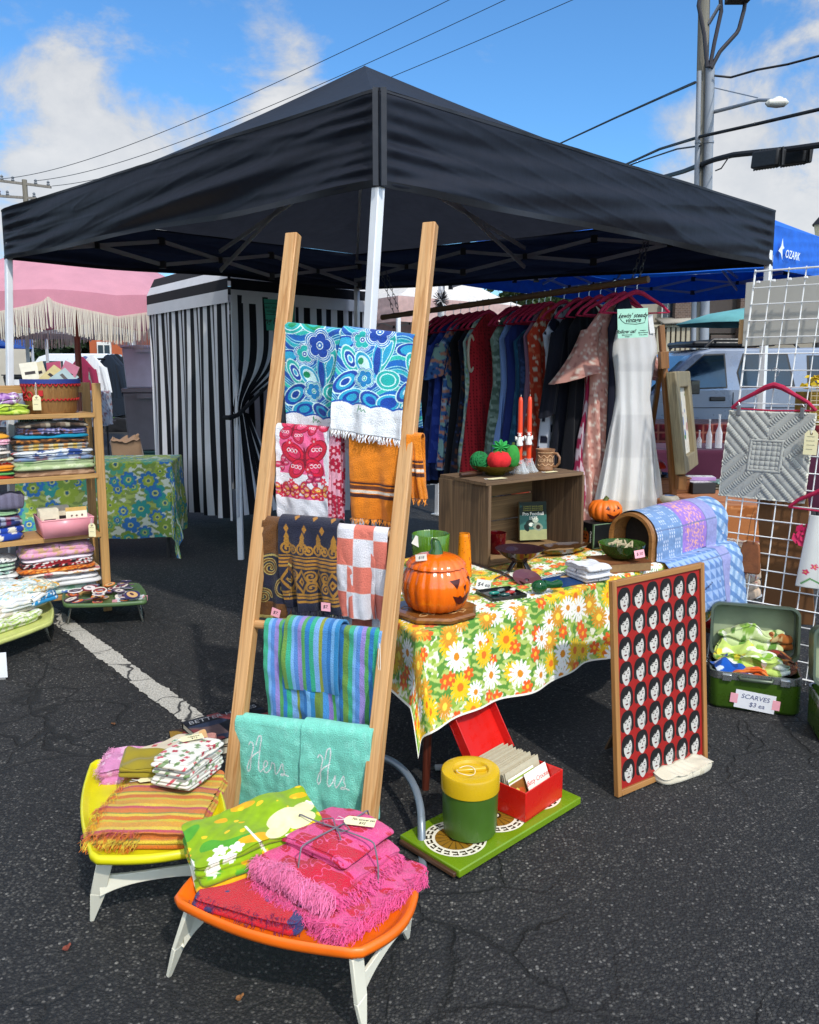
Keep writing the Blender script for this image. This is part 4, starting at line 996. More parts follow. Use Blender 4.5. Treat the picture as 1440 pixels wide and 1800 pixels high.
def towel(name, label, cat, rung, f0, f1, front, back, paint, r=.019, thick=.005, amp=.010, folds=3, kind='terry', fringe=None, fcol='#ffffff', seed=0, res=.0016, taper=.05, skew=0.0, lean=.0, out=0.0, bulge=0, group=None, bag=.012):
    """cloth laid over a rung from f0 to f1 of its length, hanging `front` and `back` metres"""
    a, b = rungs[rung]; e = unit(b-a); L = np.linalg.norm(b-a); W_ = (f1-f0)*L; n = unit(V3(e[1], -e[0], 0)); n = n if n[1] < 0 else -n
    r = r+out; arc = math.pi*r; tot = front+arc+back
    nu, nv = int(W_/res), int(tot/res); u = np.linspace(0, 1, nu); s = np.linspace(0, tot, nv); U, S = np.meshgrid(u, s)
    o = a+e*(f0*L)
    fr = np.clip(front-S, 0, None); bk = np.clip(S-front-arc, 0, None); th = np.clip((S-front)/r, 0, math.pi)
    depth = np.where(S < front, r, np.where(S > front+arc, -r, r*np.cos(th))); h = np.where((S >= front) & (S <= front+arc), r*np.sin(th), 0)-fr-bk
    g = np.clip(np.maximum(fr, bk)/max(front, .1), 0, 1.2)
    rip = amp*g*(np.sin(U*folds*2*np.pi+seed+.6*np.sin(S*7+seed))+.45*np.sin(U*folds*4.3*np.pi+2*seed+S*4))+.005*sn(np.stack([U*W_*30, S*24], -1), seed)+.0018*sn(np.stack([U*W_*95, S*80], -1), seed+9)
    depth = depth+np.where(S < front+arc/2, rip+bag*np.sin(np.clip(fr/front, 0, 1)*np.pi), rip*.7-.0)+np.where(S < front, lean*fr, 0)+np.where(S > front+arc, -lean*bk*.5, 0)
    x = (.5+(U-.5)*(1-taper*g))*W_+skew*fr+.004*np.sin(S*16+seed)*g
    # the rung slopes: follow it
    P = o+e*x[..., None]+n*depth[..., None]; P[..., 2] += h
    t = thing(name, label, cat, (0, 0, 0), 0, group)
    pt = Paint(U*W_, tot-S, '#ffffff'); pt.front = front+0*S; pt.Vf = S      # Vf: height above the front hem
    paint(pt, U, S, W_, front); m = MB(); m.grid(P, pt.C); o_ = m.build('cloth', cloth_mat(kind), t, smooth=180, solid=thick)
    if fringe:
        gq = np.random.default_rng(seed+50); m = MB()
        for row in (0,):
            for i in range(int(W_/.0032)):
                j = min(nu-1, int((i+gq.uniform(0, 1))/(W_/.0032)*nu)); p = P[row, j]; m.col = pt.C[row, j]*gq.uniform(.8, 1.1) if fcol is None else lin(fcol)*gq.uniform(.82, 1.05)
                q = p+e*gq.normal(0, .006)+n*gq.normal(0.002, .006)-V3(0, 0, fringe*gq.uniform(.75, 1.15)); mid = (p+q)/2+e*gq.normal(0, .004)+n*gq.normal(.002, .003)
                w_ = e*.0016; m.add([p-w_, p+w_, mid+w_, mid-w_, q+w_*.5, q-w_*.5], [(0, 1, 2, 3), (3, 2, 4, 5)])
        m.build('fringe', cloth_mat('plain', .2, .95), t, smooth=0)
    return t, P, pt

ALL = lambda P: np.ones(P.U.shape, bool)
# --- blue paisley flower towels
def blue_towel(P, U, S, W_, front):
    x, y = P.U, P.Vf
    P.put(ALL(P), '#1579b8')
    for i in range(9):   # swirling bands
        q = y+.10*np.sin(x*13+1.2)+.5*x
        P.put(np.abs(np.mod(q, .105)-.012*i) < .0028, '#9fdfe6'); 
    q = np.mod(y+.10*np.sin(x*13+1.2)+.5*x, .105)
    for lo, hi, c in ((.012, .030, '#1b55b0'), (.036, .048, '#27b5c4'), (.06, .078, '#1668bd'), (.082, .095, '#2fc2b4')): P.put((q > lo) & (q < hi), c)
    def fl6(cx, cy, r, c1, c2, rot=0, ring=True):
        L = P.local(cx, cy, r*1.4)
        if ring:
            for k, c in ((1.30, '#e8fbfa'), (1.25, '#1d7fc4'), (1.14, '#e8fbfa'), (1.08, c2)): L.flower(cx, cy, r*k, 5, c, .72, rot, .6)
        L.flower(cx, cy, r, 5, '#e8fbfa', .66, rot, .6).flower(cx, cy, r*.93, 5, c1, .66, rot, .6).ell(cx, cy, r*.3, col='#e8fbfa').ell(cx, cy, r*.24, col=c2).ell(cx, cy, r*.10, col='#e8fbfa')
    def leaf(cx, cy, a, b, ang, cols):
        L = P.local(cx, cy, max(a, b)*1.2)
        f = 1.0
        for c in cols: L.ell(cx, cy, a*f, b*f, ang, c); f -= .10 if c == W2 else .25
    T = '#22b3ae'; Bq = '#1746a6'; W2 = '#d2f4f4'; G = '#17935f'; A = '#2aa6cf'
    for x0 in (0, .245):
        leaf(x0+.03, .415, .055, .035, .2, (W2, T, W2, T, G)); leaf(x0+.105, .43, .06, .035, -.4, (W2, T, G, T))
        leaf(x0+.02, .30, .05, .025, .15, (W2, Bq, A)); leaf(x0+.185, .28, .022, .075, -.25, (W2, T, W2, A)); leaf(x0+.155, .25, .020, .075, .1, (W2, A, Bq, Bq))
        fl6(x0+.085, .315, .034, T, Bq, .4); fl6(x0+.145, .352, .048, '#1746a6', '#1b6cc2', .2)
        leaf(x0+.05, .245, .055, .028, -.95, (W2, T, W2, Bq, W2, A)); leaf(x0+.105, .235, .05, .03, -.8, (W2, A, W2)); P.ell(x0+.092, .242, .012, col=G)
        leaf(x0+.045, .165, .060, .032, .7, (W2, Bq, A, W2, Bq)); leaf(x0+.205, .19, .045, .035, 0, (W2, T, W2, T, G)); P.ell(x0+.205, .19, .013, col=T)
        fl6(x0+.118, .185, .032, '#1d86c4', T, .9)
        leaf(x0+.075, .115, .055, .030, .35, (W2, A, Bq, A)); leaf(x0+.155, .115, .05, .03, -.35, (W2, Bq, A, Bq)); leaf(x0+.22, .115, .045, .028, .2, (W2, A, Bq))
    hem = .088+.010*np.abs(np.sin(x*40))
    P.put(y < hem, '#eef1f4'); P.put((y > hem) & (y < hem+.006), '#1b55b0')
    k = x % .245
    pts = [(.105, .07), (.108, .092), (.112, .078), (.12, .085), (.124, .074), (.132, .082), (.14, .075)]
    P.Vy = y
    Pp = Paint(x, y, '#ffffff'); Pp.C = P.C
    for x0 in (0, .245): Pp.local(x0+.12, .08, .05).stroke([(x0+a, b) for a, b in pts], .003, '#1f8a58')
def front_xy(fn):
    """painter whose V is the height above the front hem"""
    def go(P, U, S, W_, front):
        Q = Paint(P.U, S, '#ffffff'); Q.C = P.C; fn(Q, W_, front)
    return go
def _blue(Q, W_, front): Q.Vf = Q.V; blue_towel(Q, None, None, W_, front)
towel('towel', 'blue and turquoise paisley flower towel, upper one on the top rung beside its pair', 'towel', 0, .035, .56, .40, .30, front_xy(_blue), seed=1, amp=.012, folds=1.4, fringe=.028, fcol='#f2f3f5', r=.020)
towel('towel', 'blue and turquoise paisley flower towel lying over its pair, with a long white fringe', 'towel', 0, .47, .985, .325, .30, front_xy(_blue), seed=2, amp=.011, folds=1.6, fringe=.026, fcol='#f2f3f5', out=.011, lean=.36)
# --- butterfly towels
def butterfly(Q, cx, cy, r, c1, c2, ink='#8a0f2e', rot=0):
    L = Q.local(cx, cy, r*1.5)
    for sd in (-1, 1):
        for (dx, dy, a, b, an) in ((.55, .30, .60, .40, .62), (.42, -.38, .48, .34, -.75)):
            ca = rot; x, y = sd*dx*r, dy*r; X, Y = cx+x*math.cos(ca)-y*math.sin(ca), cy+x*math.sin(ca)+y*math.cos(ca); g = sd*an+ca
            L.ell(X, Y, a*r, b*r, g, ink).ell(X, Y, a*r*.92, b*r*.90, g, c1).ell(X-sd*.05*r, Y, a*r*.62, b*r*.58, g, ink).ell(X-sd*.05*r, Y, a*r*.56, b*r*.5, g, c2)
            for k in range(3):
                xx, yy = X+sd*(.20-.17*k)*r, Y+(.1-.02*k)*r; L.ell(xx, yy, r*.085, col='#f6dfe6').ell(xx, yy, r*.055, col=c1)
    L.ell(cx, cy, r*.07, r*.5, rot, ink)
def bfly(Q, W_, front):
    Q.put(np.ones(Q.U.shape, bool), '#f1eef3'); x, y = Q.U, Q.V
    edge = .022+.006*np.sin(y*60); inn = (x > edge) & (x < W_-edge*.8) & (y > .092)
    Q.put(inn, '#f36b9b'); Q.put(inn & (np.abs(y-.16) < .02), '#f1eef3')
    Q.blob(22, .45, '#f1eef3', 5); Q.put(~inn, '#f1eef3')
    for (a, b, r_, c, d, ro) in ((.56, .235, .085, '#d81b3c', '#e0325f', .1), (.33, .34, .06, '#d3204c', '#e8547a', -.2), (.75, .365, .05, '#cf1f45', '#e8547a', .3), (.12, .215, .028, '#c22a55', '#e8547a', .8), (.72, .165, .028, '#a92a5c', '#e8547a', -.4),
                                 (.1, .125, .030, '#e0425f', '#f0a83a', .1), (.28, .118, .030, '#cf2046', '#f0a83a', 0), (.47, .128, .032, '#d3204c', '#f2b04a', .2), (.68, .118, .030, '#d3204c', '#f0a83a', -.1), (.88, .122, .030, '#e04a3a', '#f2c24a', .2)):
        butterfly(Q, a*W_, b, r_, c, d, rot=ro)
    for a, b in ((.27, .29), (.72, .30), (.3, .15), (.62, .2), (.42, .10), (.86, .10), (.12, .10), (.9, .16), (.5, .40)): Q.local(a*W_, b, .02).flower(a*W_, b, .015, 6, '#e02442', .5).ell(a*W_, b, .004, col='#f7c2c8')
    Q.put(y < .09, '#efeef4')
towel('towel', 'pink butterfly print towel with a white hem on the second rung', 'towel', 1, .05, .455, .335, .30, front_xy(bfly), seed=4, amp=.010, folds=1.3, fringe=.012, fcol='#efeef4', r=.018)
towel('towel', 'second pink butterfly towel showing only its edge behind the first one', 'towel', 1, .43, .535, .40, .44, front_xy(lambda Q, W_, f: (Q.put(np.ones(Q.U.shape, bool), '#e8a6b8'), Q.scatter(26, lambda x, y, g: Q.local(x, y, .03).flower(x, y, .02, 6, '#b8123a', .5).ell(x, y, .006, col='#f2b0bb'), 3))), seed=5, amp=.004, out=-.006)
def orange(Q, W_, front):
    Q.put(np.ones(Q.U.shape, bool), '#f08a1e'); y = Q.V
    for lo, hi, c in ((.075, .088, '#4a2620'), (.091, .100, '#e9e0d2'), (.104, .116, '#6a3a28'), (.122, .128, '#4a2620')): Q.put((y > lo) & (y < hi), c)
    Q.put((y > .128) & (y < .133), '#d0701a')
towel('towel', 'orange hand towel with brown and white bands on the second rung', 'towel', 1, .60, .95, .29, .2, front_xy(orange), seed=6, amp=.010, folds=1.4, fringe=.022, fcol='#f0983a')
towel('towel', 'second orange banded towel sticking out past the ladder stile', 'towel', 1, 1.0, 1.10, .20, .18, front_xy(orange), seed=7, amp=.012, folds=1.5, fringe=.022, fcol='#f0983a', skew=.10)
# --- brown and navy jacquard towels
def scroll(Q, cx, cy, r, c, w=.008, sd=1, turns=1.6, ph=0):
    a = np.linspace(0, turns*2*math.pi, 30); rr = r*(1-a/(turns*2*math.pi)*.85)
    Q.local(cx, cy, r*1.2).stroke([(cx+sd*q*math.cos(b+ph), cy+q*math.sin(b+ph)) for q, b in zip(rr, a)], w, c)
def brown(Q, W_, front):
    Q.put(np.ones(Q.U.shape, bool), '#6d451f'); y = Q.V; x = Q.U
    Q.put((y > .065) & (y < .075+.14+.03*np.sin(x*30)), '#1e2036')
    for (a, b, r_, s_) in ((.12, .12, .045, 1), (.05, .19, .035, -1), (.2, .19, .04, 1), (.27, .11, .042, -1), (.03, .085, .03, 1), (.33, .19, .04, 1)):
        scroll(Q, a, b, r_, '#b8a45e', .012, s_); scroll(Q, a, b, r_, '#6d451f', .006, s_)
    Q.put((y > .215+.02*np.sin(x*26)) & (y < .222+.02*np.sin(x*26)), '#b8a45e'); Q.put(y < .012, '#b8a45e')
towel('towel', 'brown terry towel with navy scrollwork, tucked beside the navy and gold towel', 'towel', 2, .03, .30, .345, .2, front_xy(brown), seed=8, amp=.010, folds=1.2, skew=-.10, out=.003)
def navy(Q, W_, front):
    Q.put(np.ones(Q.U.shape, bool), '#1f2238'); y = Q.V; x = Q.U; G = '#a8772c'
    for y0 in (.030, .044, .150, .163, .176): Q.put((y > y0) & (y < y0+.008), G if y0 < .16 else '#b07a2e')
    Q.put((y > .188) & (y < .194), G); Q.put((y > .056) & (y < .064), G)
    for k in range(6):
        cx = .03+k*.062
        for ang in (0,):
            d = np.abs(x-cx)/.030+np.abs(y-.105)/.046; Q.put((d < 1), G); Q.put(d < .68, '#1f2238'); Q.put(d < .38, G); Q.put(d < .15, '#4a2620')
        scroll(Q, cx+.031, .085, .02, G, .006, 1); scroll(Q, cx+.031, .125, .02, G, .006, -1)
        scroll(Q, cx, .215, .024, G, .007, 1); scroll(Q, cx+.026, .212, .018, G, .006, -1); Q.ell(cx, .238, .010, .018, 0, G); d = np.abs(x-cx)/.010+np.abs(y-.255)/.02; Q.put(d < 1, G)
    for k in range(6):
        for j in range(3):
            cx, cy = .03+.07*k+(.035 if j % 2 else 0), .285+.045*j; d = np.abs(x-cx)/.010+np.abs(y-cy)/.016; Q.put(d < 1, '#b07a2e')
    Q.put(y < .018, '#1a1c30')
tw, Pn, _ = towel('towel', 'navy and gold jacquard towel with dark fringe on the third rung', 'towel', 2, .17, .60, .29, .25, front_xy(navy), seed=9, amp=.022, folds=2.1, fringe=.032, fcol='#2a2a3c', out=.016, skew=.06)
def checks(Q, W_, front):
    Q.put(np.ones(Q.U.shape, bool), '#eceaf0'); k = (np.floor(Q.U/.075)+np.floor(Q.V/.092)).astype(int) % 2
    Q.put(k == 0, '#ea7f6c'); Q.put((np.abs(np.mod(Q.V, .092)) < .002) | (np.abs(np.mod(Q.U, .075)) < .002), '#f3d9d4')
towel('towel', 'coral and white checked towel on the third rung', 'towel', 2, .56, .94, .30, .28, front_xy(checks), seed=10, amp=.015, folds=1.6, thick=.006, skew=.02)
towel('towel', 'second coral checked towel hanging lower behind the first', 'towel', 2, .52, .86, .30, .34, front_xy(checks), seed=11, amp=.012, folds=1.3, out=-.006, thick=.004)
# --- striped towel and folded washcloth
SC = ['#3fb08a', '#7fb4ea', '#5a8ed4', '#9a8ad0', '#57a65e', '#2f7fc4', '#35b088', '#7fb0e6', '#94a03c', '#4b92d6', '#2a76bd', '#75b0e4', '#2f8ac4', '#6f8a3a', '#6c8c4a', '#4a94d8', '#8f79c2', '#55b35c', '#6fa8e2', '#2273b4', '#6f9a45']
SW = [.018, .012, .014, .016, .014, .016, .016, .018, .012, .020, .014, .014, .018, .020, .010, .018, .014, .014, .016, .016, .020]
def stripe(off): return front_xy(lambda Q, W_, f: (Q.put(np.ones(Q.U.shape, bool), '#4b92d6'), Q.bands(0, SC, off=off, wid=SW)))
towel('towel', 'blue green and lilac striped bath towel with fringe on the fourth rung', 'towel', 3, .135, .975, .355, .3, stripe(0), seed=12, amp=.010, folds=3, fringe=.035, fcol=None, out=.004, taper=.04)
towel('washcloth', 'folded striped washcloth laid over the striped bath towel', 'washcloth', 3, .30, .70, .205, .12, stripe(.015), seed=13, amp=.004, folds=1, thick=.008, out=.020, taper=.02)
# --- aqua monogrammed pair
def script(Q, word, x0, y0, s):
    H_ = [(-.06, .72), (-.02, .80), (.05, .78), (.08, .68), (.03, .40), (.0, .10), (-.06, .02), (-.10, .12), (-.04, .30), (.10, .48), (.28, .60)]
    H2 = [(.14, .70), (.20, .95), (.28, 1.0), (.30, .86), (.24, .50), (.21, .12), (.27, .02), (.36, .14)]
    ltr = {'e': [(.0, .14), (.10, .20), (.12, .32), (.05, .36), (.0, .24), (.02, .06), (.10, .02), (.20, .14)], 'r': [(.0, .14), (.06, .34), (.08, .30), (.16, .32), (.16, .12), (.20, .02), (.28, .14)], 's': [(.0, .14), (.10, .36), (.14, .30), (.12, .22), (.19, .14), (.14, .03), (.04, .04), (.10, .09), (.30, .04)], 'i': [(.0, .14), (.07, .36), (.06, .12), (.11, .02), (.20, .14)]}
    rest = []; x = .36
    for ch in word[1:]: rest += [(x+a, b) for a, b in ltr[ch]]; x += ltr[ch][-1][0]
    for seg in (H_, H2+rest):
        p = np.array(seg); t = np.linspace(0, 1, len(p)); ti = np.linspace(0, 1, 240); q = np.stack([np.interp(ti, t, p[:, k]) for k in (0, 1)], 1)
        ker = np.ones(7)/7; q2 = np.stack([np.convolve(np.pad(q[:, k], 3, 'edge'), ker, 'valid') for k in (0, 1)], 1)
        Q.local(x0+.5*s, y0+.5*s, s*1.2).stroke([(x0+a*s, y0+b*s) for a, b in q2], .0042, '#e9efee')
def aqua(word, x0): return front_xy(lambda Q, W_, f: (Q.put(np.ones(Q.U.shape, bool), '#7fdcc6'), Q.blob(90, .5, '#8ce4cf', 3), script(Q, word, x0, f*.54, .135)))
towel('towel', 'aqua terry towel with white cord stitching reading Hers', 'towel', 4, .0, .53, .36, .3, aqua('Hers', .07), seed=14, amp=.008, folds=1.1, thick=.010, r=.022)
towel('towel', 'aqua terry towel with white cord stitching reading His', 'towel', 4, .50, .985, .38, .3, aqua('His', .075), seed=15, amp=.010, folds=1.5, thick=.010, r=.024, out=.006)
# price stickers and tags on the towels
PINKP = paint_mat('#f0a8b4', .7); CREAM = paint_mat('#e6dcae', .75, var=.06); INKB = paint_mat('#2a2a33', .6)
def sticker(p, label, w_=.035, h_=.030, txt='$7.', rz=0, tilt=.0, mat_=None, nm='price_sticker', cat='price tag', n=None):
    nn = V3(0, -1, 0) if n is None else unit(n); xx = unit(np.cross(V3(0, 0, 1), nn)); xx = -xx if xx[0] < 0 else xx; yy = np.cross(nn, xx)
    c, s_ = math.cos(rz), math.sin(rz)
    t = thing(nm, label, cat, mtx=basis(p, xx*c+yy*s_, -xx*s_+yy*c)); m = MB(); m.box((0, 0, .001), (w_, h_, .0012)); m.build('paper', mat_ or PINKP, t)
    if txt: text(txt, t, h_*.55, INKB, 0, 0, .0022, .2)
    return t
eR = unit(rungs[2][1]-rungs[2][0]); nR = unit(V3(eR[1], -eR[0], 0)); nR = nR if nR[1] < 0 else -nR
nu_ = Pn.shape[1]; sticker(Pn[18, int(nu_*.80)]+nR*.006, 'small pink price sticker on the navy and gold towel', txt='$7.', n=nR)
tb = [o for o in COL.objects if o.get('label', '').startswith('brown terry towel')][0].children[0]
vb = tb.data.vertices; k = int((.32*np.linalg.norm(rungs[2][1]-rungs[2][0])+1e-9)/.0016); 
sticker(np.array(vb[18*int(k)+int(k*.35)].co)+nR*.008, 'small pink price sticker on the brown scrollwork towel', txt='$7.', rz=-.25, n=nR)
def hang_tag(p, label, w_=.042, h_=.085, rz=0, n=(0, -1, 0), string=.07, lines=3, mat_=None):
    """manila tag whose string top is at p"""
    nn = unit(n); xx = unit(np.cross(V3(0, 0, 1), nn)); xx = -xx if xx[0] < 0 else xx; yy = np.cross(nn, xx); c, s_ = math.cos(rz), math.sin(rz)
    t = thing('hang_tag', label, 'hang tag', mtx=basis(p, xx*c+yy*s_, -xx*s_+yy*c)); m = MB()
    y0 = -string; m.prism([(-w_/2, y0-h_), (w_/2, y0-h_), (w_/2, y0-w_*.3), (w_*.25, y0), (-w_*.25, y0), (-w_/2, y0-w_*.3)], -.0006, .0006); m.build('card', mat_ or CREAM, t, smooth=0)
    m = MB(); m.lathe([(.0025, -.001), (.006, -.001), (.006, .0016), (.0025, .0016)], 14, c=(0, y0-w_*.28, 0)); m.build('eyelet', paint_mat('#6b5236', .5), t)
    m = MB(); m.tube([(0, y0-w_*.28, .002), (.004, y0+string*.5, .004), (.001, 0, .0)], .0011, 5); m.tube([(0, y0-w_*.28, .002), (-.005, y0+string*.45, .003), (-.001, 0, .0)], .0011, 5); m.build('string', paint_mat('#e4e2da', .9), t)
    if lines:
        m = MB(); g = np.random.default_rng(abs(hash(label)) % 999 if False else len(label))
        for k in range(lines):
            y = y0-w_*.28-.014-(h_-w_*.28-.02)*k/max(lines, 1); x = np.linspace(-w_*.32, w_*.32*g.uniform(.5, 1), 14); m.tube(np.stack([x, y+.0022*np.sin(x*900+k), np.full(14, .0011)], 1), .0006, 4)
        m.build('handwriting', INKB, t)
    return t
q = rungs[3][0]+(rungs[3][1]-rungs[3][0])*.985; hang_tag(q+nR*.05+V3(0, 0, -.01), 'cream tag on a white string below the fourth rung, beside the striped towel', .036, .085, n=nR, string=.12)
# ================================================================ bed trays and folded linens
def tray(label, corners, z, colr, rim=.018, bow=.035):
    """plastic lap tray with bowed sides; corners in order front-left, front-right, back-right, back-left"""
    cs = [np.asarray(c, float)[:2] for c in corners]; cen = np.mean(cs, 0); t = thing('bed_tray', label, 'bed tray', (*cen, 0)); pts = []
    for i in range(4):
        a, b = cs[i], cs[(i+1) % 4]; d = unit(b-a); n = np.array([d[1], -d[0]]); n = n if np.dot(n, (a+b)/2-cen) > 0 else -n
        for s in np.linspace(.035, .965, 26): pts.append(a+(b-a)*s+n*bow*math.sin(math.pi*s)-cen)
    pts = np.array(pts); k = len(pts); m = MB()
    def ring(f, zz): return np.concatenate([pts*f, np.full((k, 1), zz)], 1)
    rings = [ring(.10, z-.020), ring(.5, z-.020), ring(.86, z-.020), ring(.91, z-.012), ring(.945, z-.002), ring(.965, z+.001), ring(.985, z-.001), ring(1.0, z-.006), ring(1.0, z-.016), ring(.988, z-.024), ring(.96, z-.026), ring(.93, z-.026), ring(.5, z-.026), ring(.1, z-.026)]
    m.grid(np.array(rings), wrap=True); m.add(rings[0], [tuple(range(k))]); m.build('tray_top', paint_mat(colr, .36, var=.14, vscale=9, coat=.1, bump=.12, bscale=260), t, smooth=60)
    return t, cs, cen
IVORY = paint_mat('#e9e4cf', .4, var=.08, vscale=5)
def leg_pair(t, cen, pa, pb, fa, fb, z):
    """two splayed legs joined by an arched cross bar; pa, pb hinge points, fa, fb feet"""
    m = MB(); o = V3(*cen, 0); pa, pb = V3(*pa, z)-o, V3(*pb, z)-o; fa, fb = V3(*fa, 0)-o, V3(*fb, 0)-o; d = unit((pb-pa)*V3(1, 1, 0))
    q = []
    for p, f, s_ in ((pa, fa, 1), (pb, fb, -1)):
        mid = p+(f-p)*.55
        m.beam(p, mid, .012, .042, d, .012, .040); m.beam(mid, f, .012, .040, d, .011, .012); q.append(p+(f-p)*.42)
    c = (q[0]+q[1])/2+V3(0, 0, .020); tt = np.linspace(0, 1, 17); P = [q[0]*(1-s)**2+2*c*s*(1-s)+q[1]*s*s for s in tt]; hh = .030+.035*(np.abs(tt-.5)*2)**3
    nrm = unit(np.cross(d, V3(0, 0, 1)))
    for side in (1,):
        V = []
        for p, h in zip(P, hh):
            for sy in (-.005, .005):
                V += [p+nrm*sy+V3(0, 0, h/2), p+nrm*sy-V3(0, 0, h/2)]
        F = []
        for i in range(len(P)-1):
            a, b = 4*i, 4*i+4; F += [(a, a+1, b+1, b), (a+3, a+2, b+2, b+3), (a+2, a, b, b+2), (a+1, a+3, b+3, b+1)]
        m.add(V, F)
    return m.build('leg_frame', IVORY, t, smooth=40, bevel=.002)
TZ = .262
oc = [at_z(303, 1578, TZ), at_z(632, 1672, TZ), at_z(737, 1562, TZ)]; oc.append(oc[0]+oc[2]-oc[1])
ot, ocs, ocen = tray('orange plastic bed tray on ivory legs, nearest the camera', oc, TZ, '#e8680e')
ot['label'] = 'orange plastic bed tray on folding ivory legs'
leg_pair(ot, ocen, ocs[0]+(ocs[3]-ocs[0])*.12+(ocs[1]-ocs[0])*.06, ocs[3]+(ocs[0]-ocs[3])*.12+(ocs[1]-ocs[0])*.06, at_z(297, 1715)[:2], at_z(297, 1715)[:2]+(ocs[3]-ocs[0]), TZ-.03)
leg_pair(ot, ocen, ocs[1]+(ocs[2]-ocs[1])*.10-(ocs[1]-ocs[0])*.05, ocs[2]-(ocs[2]-ocs[1])*.10-(ocs[1]-ocs[0])*.05, at_z(640, 1818)[:2], at_z(716, 1648)[:2], TZ-.03)
yc = [at_z(160, 1507, TZ), at_z(402, 1478, TZ), at_z(350, 1330, TZ), at_z(160, 1335, TZ)]
yt, ycs, ycen = tray('yellow plastic bed tray on folding ivory legs', yc, TZ, '#d8cf12', bow=.03)
leg_pair(yt, ycen, ycs[0]+(ycs[1]-ycs[0])*.10+(ycs[3]-ycs[0])*.06, ycs[1]-(ycs[1]-ycs[0])*.10+(ycs[2]-ycs[1])*.06, at_z(162, 1617)[:2], at_z(395, 1575)[:2], TZ-.03)
leg_pair(yt, ycen, ycs[3]+(ycs[2]-ycs[3])*.10-(ycs[3]-ycs[0])*.06, ycs[2]-(ycs[2]-ycs[3])*.10-(ycs[2]-ycs[1])*.06, ycs[3]+(ycs[3]-ycs[0])*.08, ycs[2]+(ycs[3]-ycs[0])*.08, TZ-.03)

def slab(name, label, cat, o, xa, w_, d_, h, layers, paint, kind='weave', seed=0, tilt=0.0, roll=0.0, rnd=.25, lump=.006, N=220, top_m=26, parent=None, sag=0.0, ya=None, fr=None, group=None, solo=True, cen=True, puff=.5):
    """folded cloth: `layers` rounded folds on the sides; paint(P, face) dyes it, P in metres
    o: centre of the underside; xa: horizontal direction of the long side"""
    xa = unit(V3(xa[0], xa[1], 0)); ya = V3(-xa[1], xa[0], 0)
    if parent is None:
        M = np.eye(4); M[:3, 0], M[:3, 1], M[:3, 2], M[:3, 3] = xa, ya, (0, 0, 1), o
        Mm = Matrix(M.tolist())@Matrix.Rotation(tilt, 4, 'X')@Matrix.Rotation(roll, 4, 'Y')
    p = 14 if rnd <= .25 else 7 if rnd <= .4 else 4.5 if rnd <= .6 else 3
    th = np.linspace(0, 2*math.pi, 6001); c, s_ = np.cos(th), np.sin(th); bx, by = np.sign(c)*np.abs(c)**(2/p), np.sign(s_)*np.abs(s_)**(2/p)
    al = np.r_[0, np.cumsum(np.hypot(np.diff(bx*w_), np.diff(by*d_)))]; at_ = np.linspace(0, al[-1], N, endpoint=False); bx, by = np.interp(at_, al, bx), np.interp(at_, al, by); c, s_ = bx, by
    rows = [(0, .02, 0), (0, .8, 0)]; k = 7
    for l in range(layers):
        for j in range(k):
            f = j/(k-1); bul = math.sqrt(max(0, 1-(2*f-1)**2)); rows.append(((l+f)/layers*h, None, bul))
    rows += [(h, q, 1) for q in (np.linspace(1, 0, top_m)[1:]**.9)]
    P, FC = [], []; x0, y0 = w_/2*bx, d_/2*by; g = np.random.default_rng(seed); offs = g.normal(0, .006, (layers+1, 2)); ins = min(.5*h/layers, .012)
    for (z, sc_, bul) in rows:
        if sc_ is None:
            l = min(layers-1, int(z/h*layers*.999)); r_ = ins*(1-bul); nx, ny = x0-np.sign(bx)*np.minimum(r_, np.abs(x0))*np.abs(bx)**3+offs[l, 0]*np.sign(c), y0-np.sign(by)*r_*np.abs(by)**3+offs[l, 1]*np.sign(s_)
            P.append(np.stack([nx, ny, np.full(N, z)], 1))
        else:
            f = sc_; zz = h+(.35*ins)*(1-f**6) if z > 0 else 0; P.append(np.stack([x0*f, y0*f, np.full(N, zz)], 1))
    P = np.array(P); hz = P[..., 2]/max(h, 1e-6)
    wob = sn(P*V3(9, 9, 18)/max(.25, w_), seed)*lump; P[..., 2] += wob*hz+.4*lump*sn(P*V3(30, 30, 10), seed+3)*hz
    P[..., 2] += .22*lump*sn(P*V3(75, 75, 30), seed+4)*hz; P[..., 1] += .5*lump*sn(P*V3(12, 3, 40), seed+5); P[..., 0] += .5*lump*sn(P*V3(3, 12, 40), seed+7)
    if sag: P[..., 2] -= sag*hz*((P[..., 0]/(w_/2))**2+.5*(P[..., 1]/(d_/2))**2)
    pt = Paint(P[..., 0], P[..., 1]+P[..., 2], '#ffffff'); pt.Z = P[..., 2]; pt.X, pt.Y = P[..., 0], P[..., 1]; pt.L = np.clip(np.floor(hz*layers*.999), 0, layers-1); paint(pt)
    m = MB(); m.grid(P, pt.C, wrap=True)
    if parent is not None: return m.build(name, cloth_mat(kind), parent, smooth=180), P, pt
    ob = m.build(name, cloth_mat(kind), smooth=180, mtx=Mm); tag(ob, label, cat, group)
    return ob, P, pt
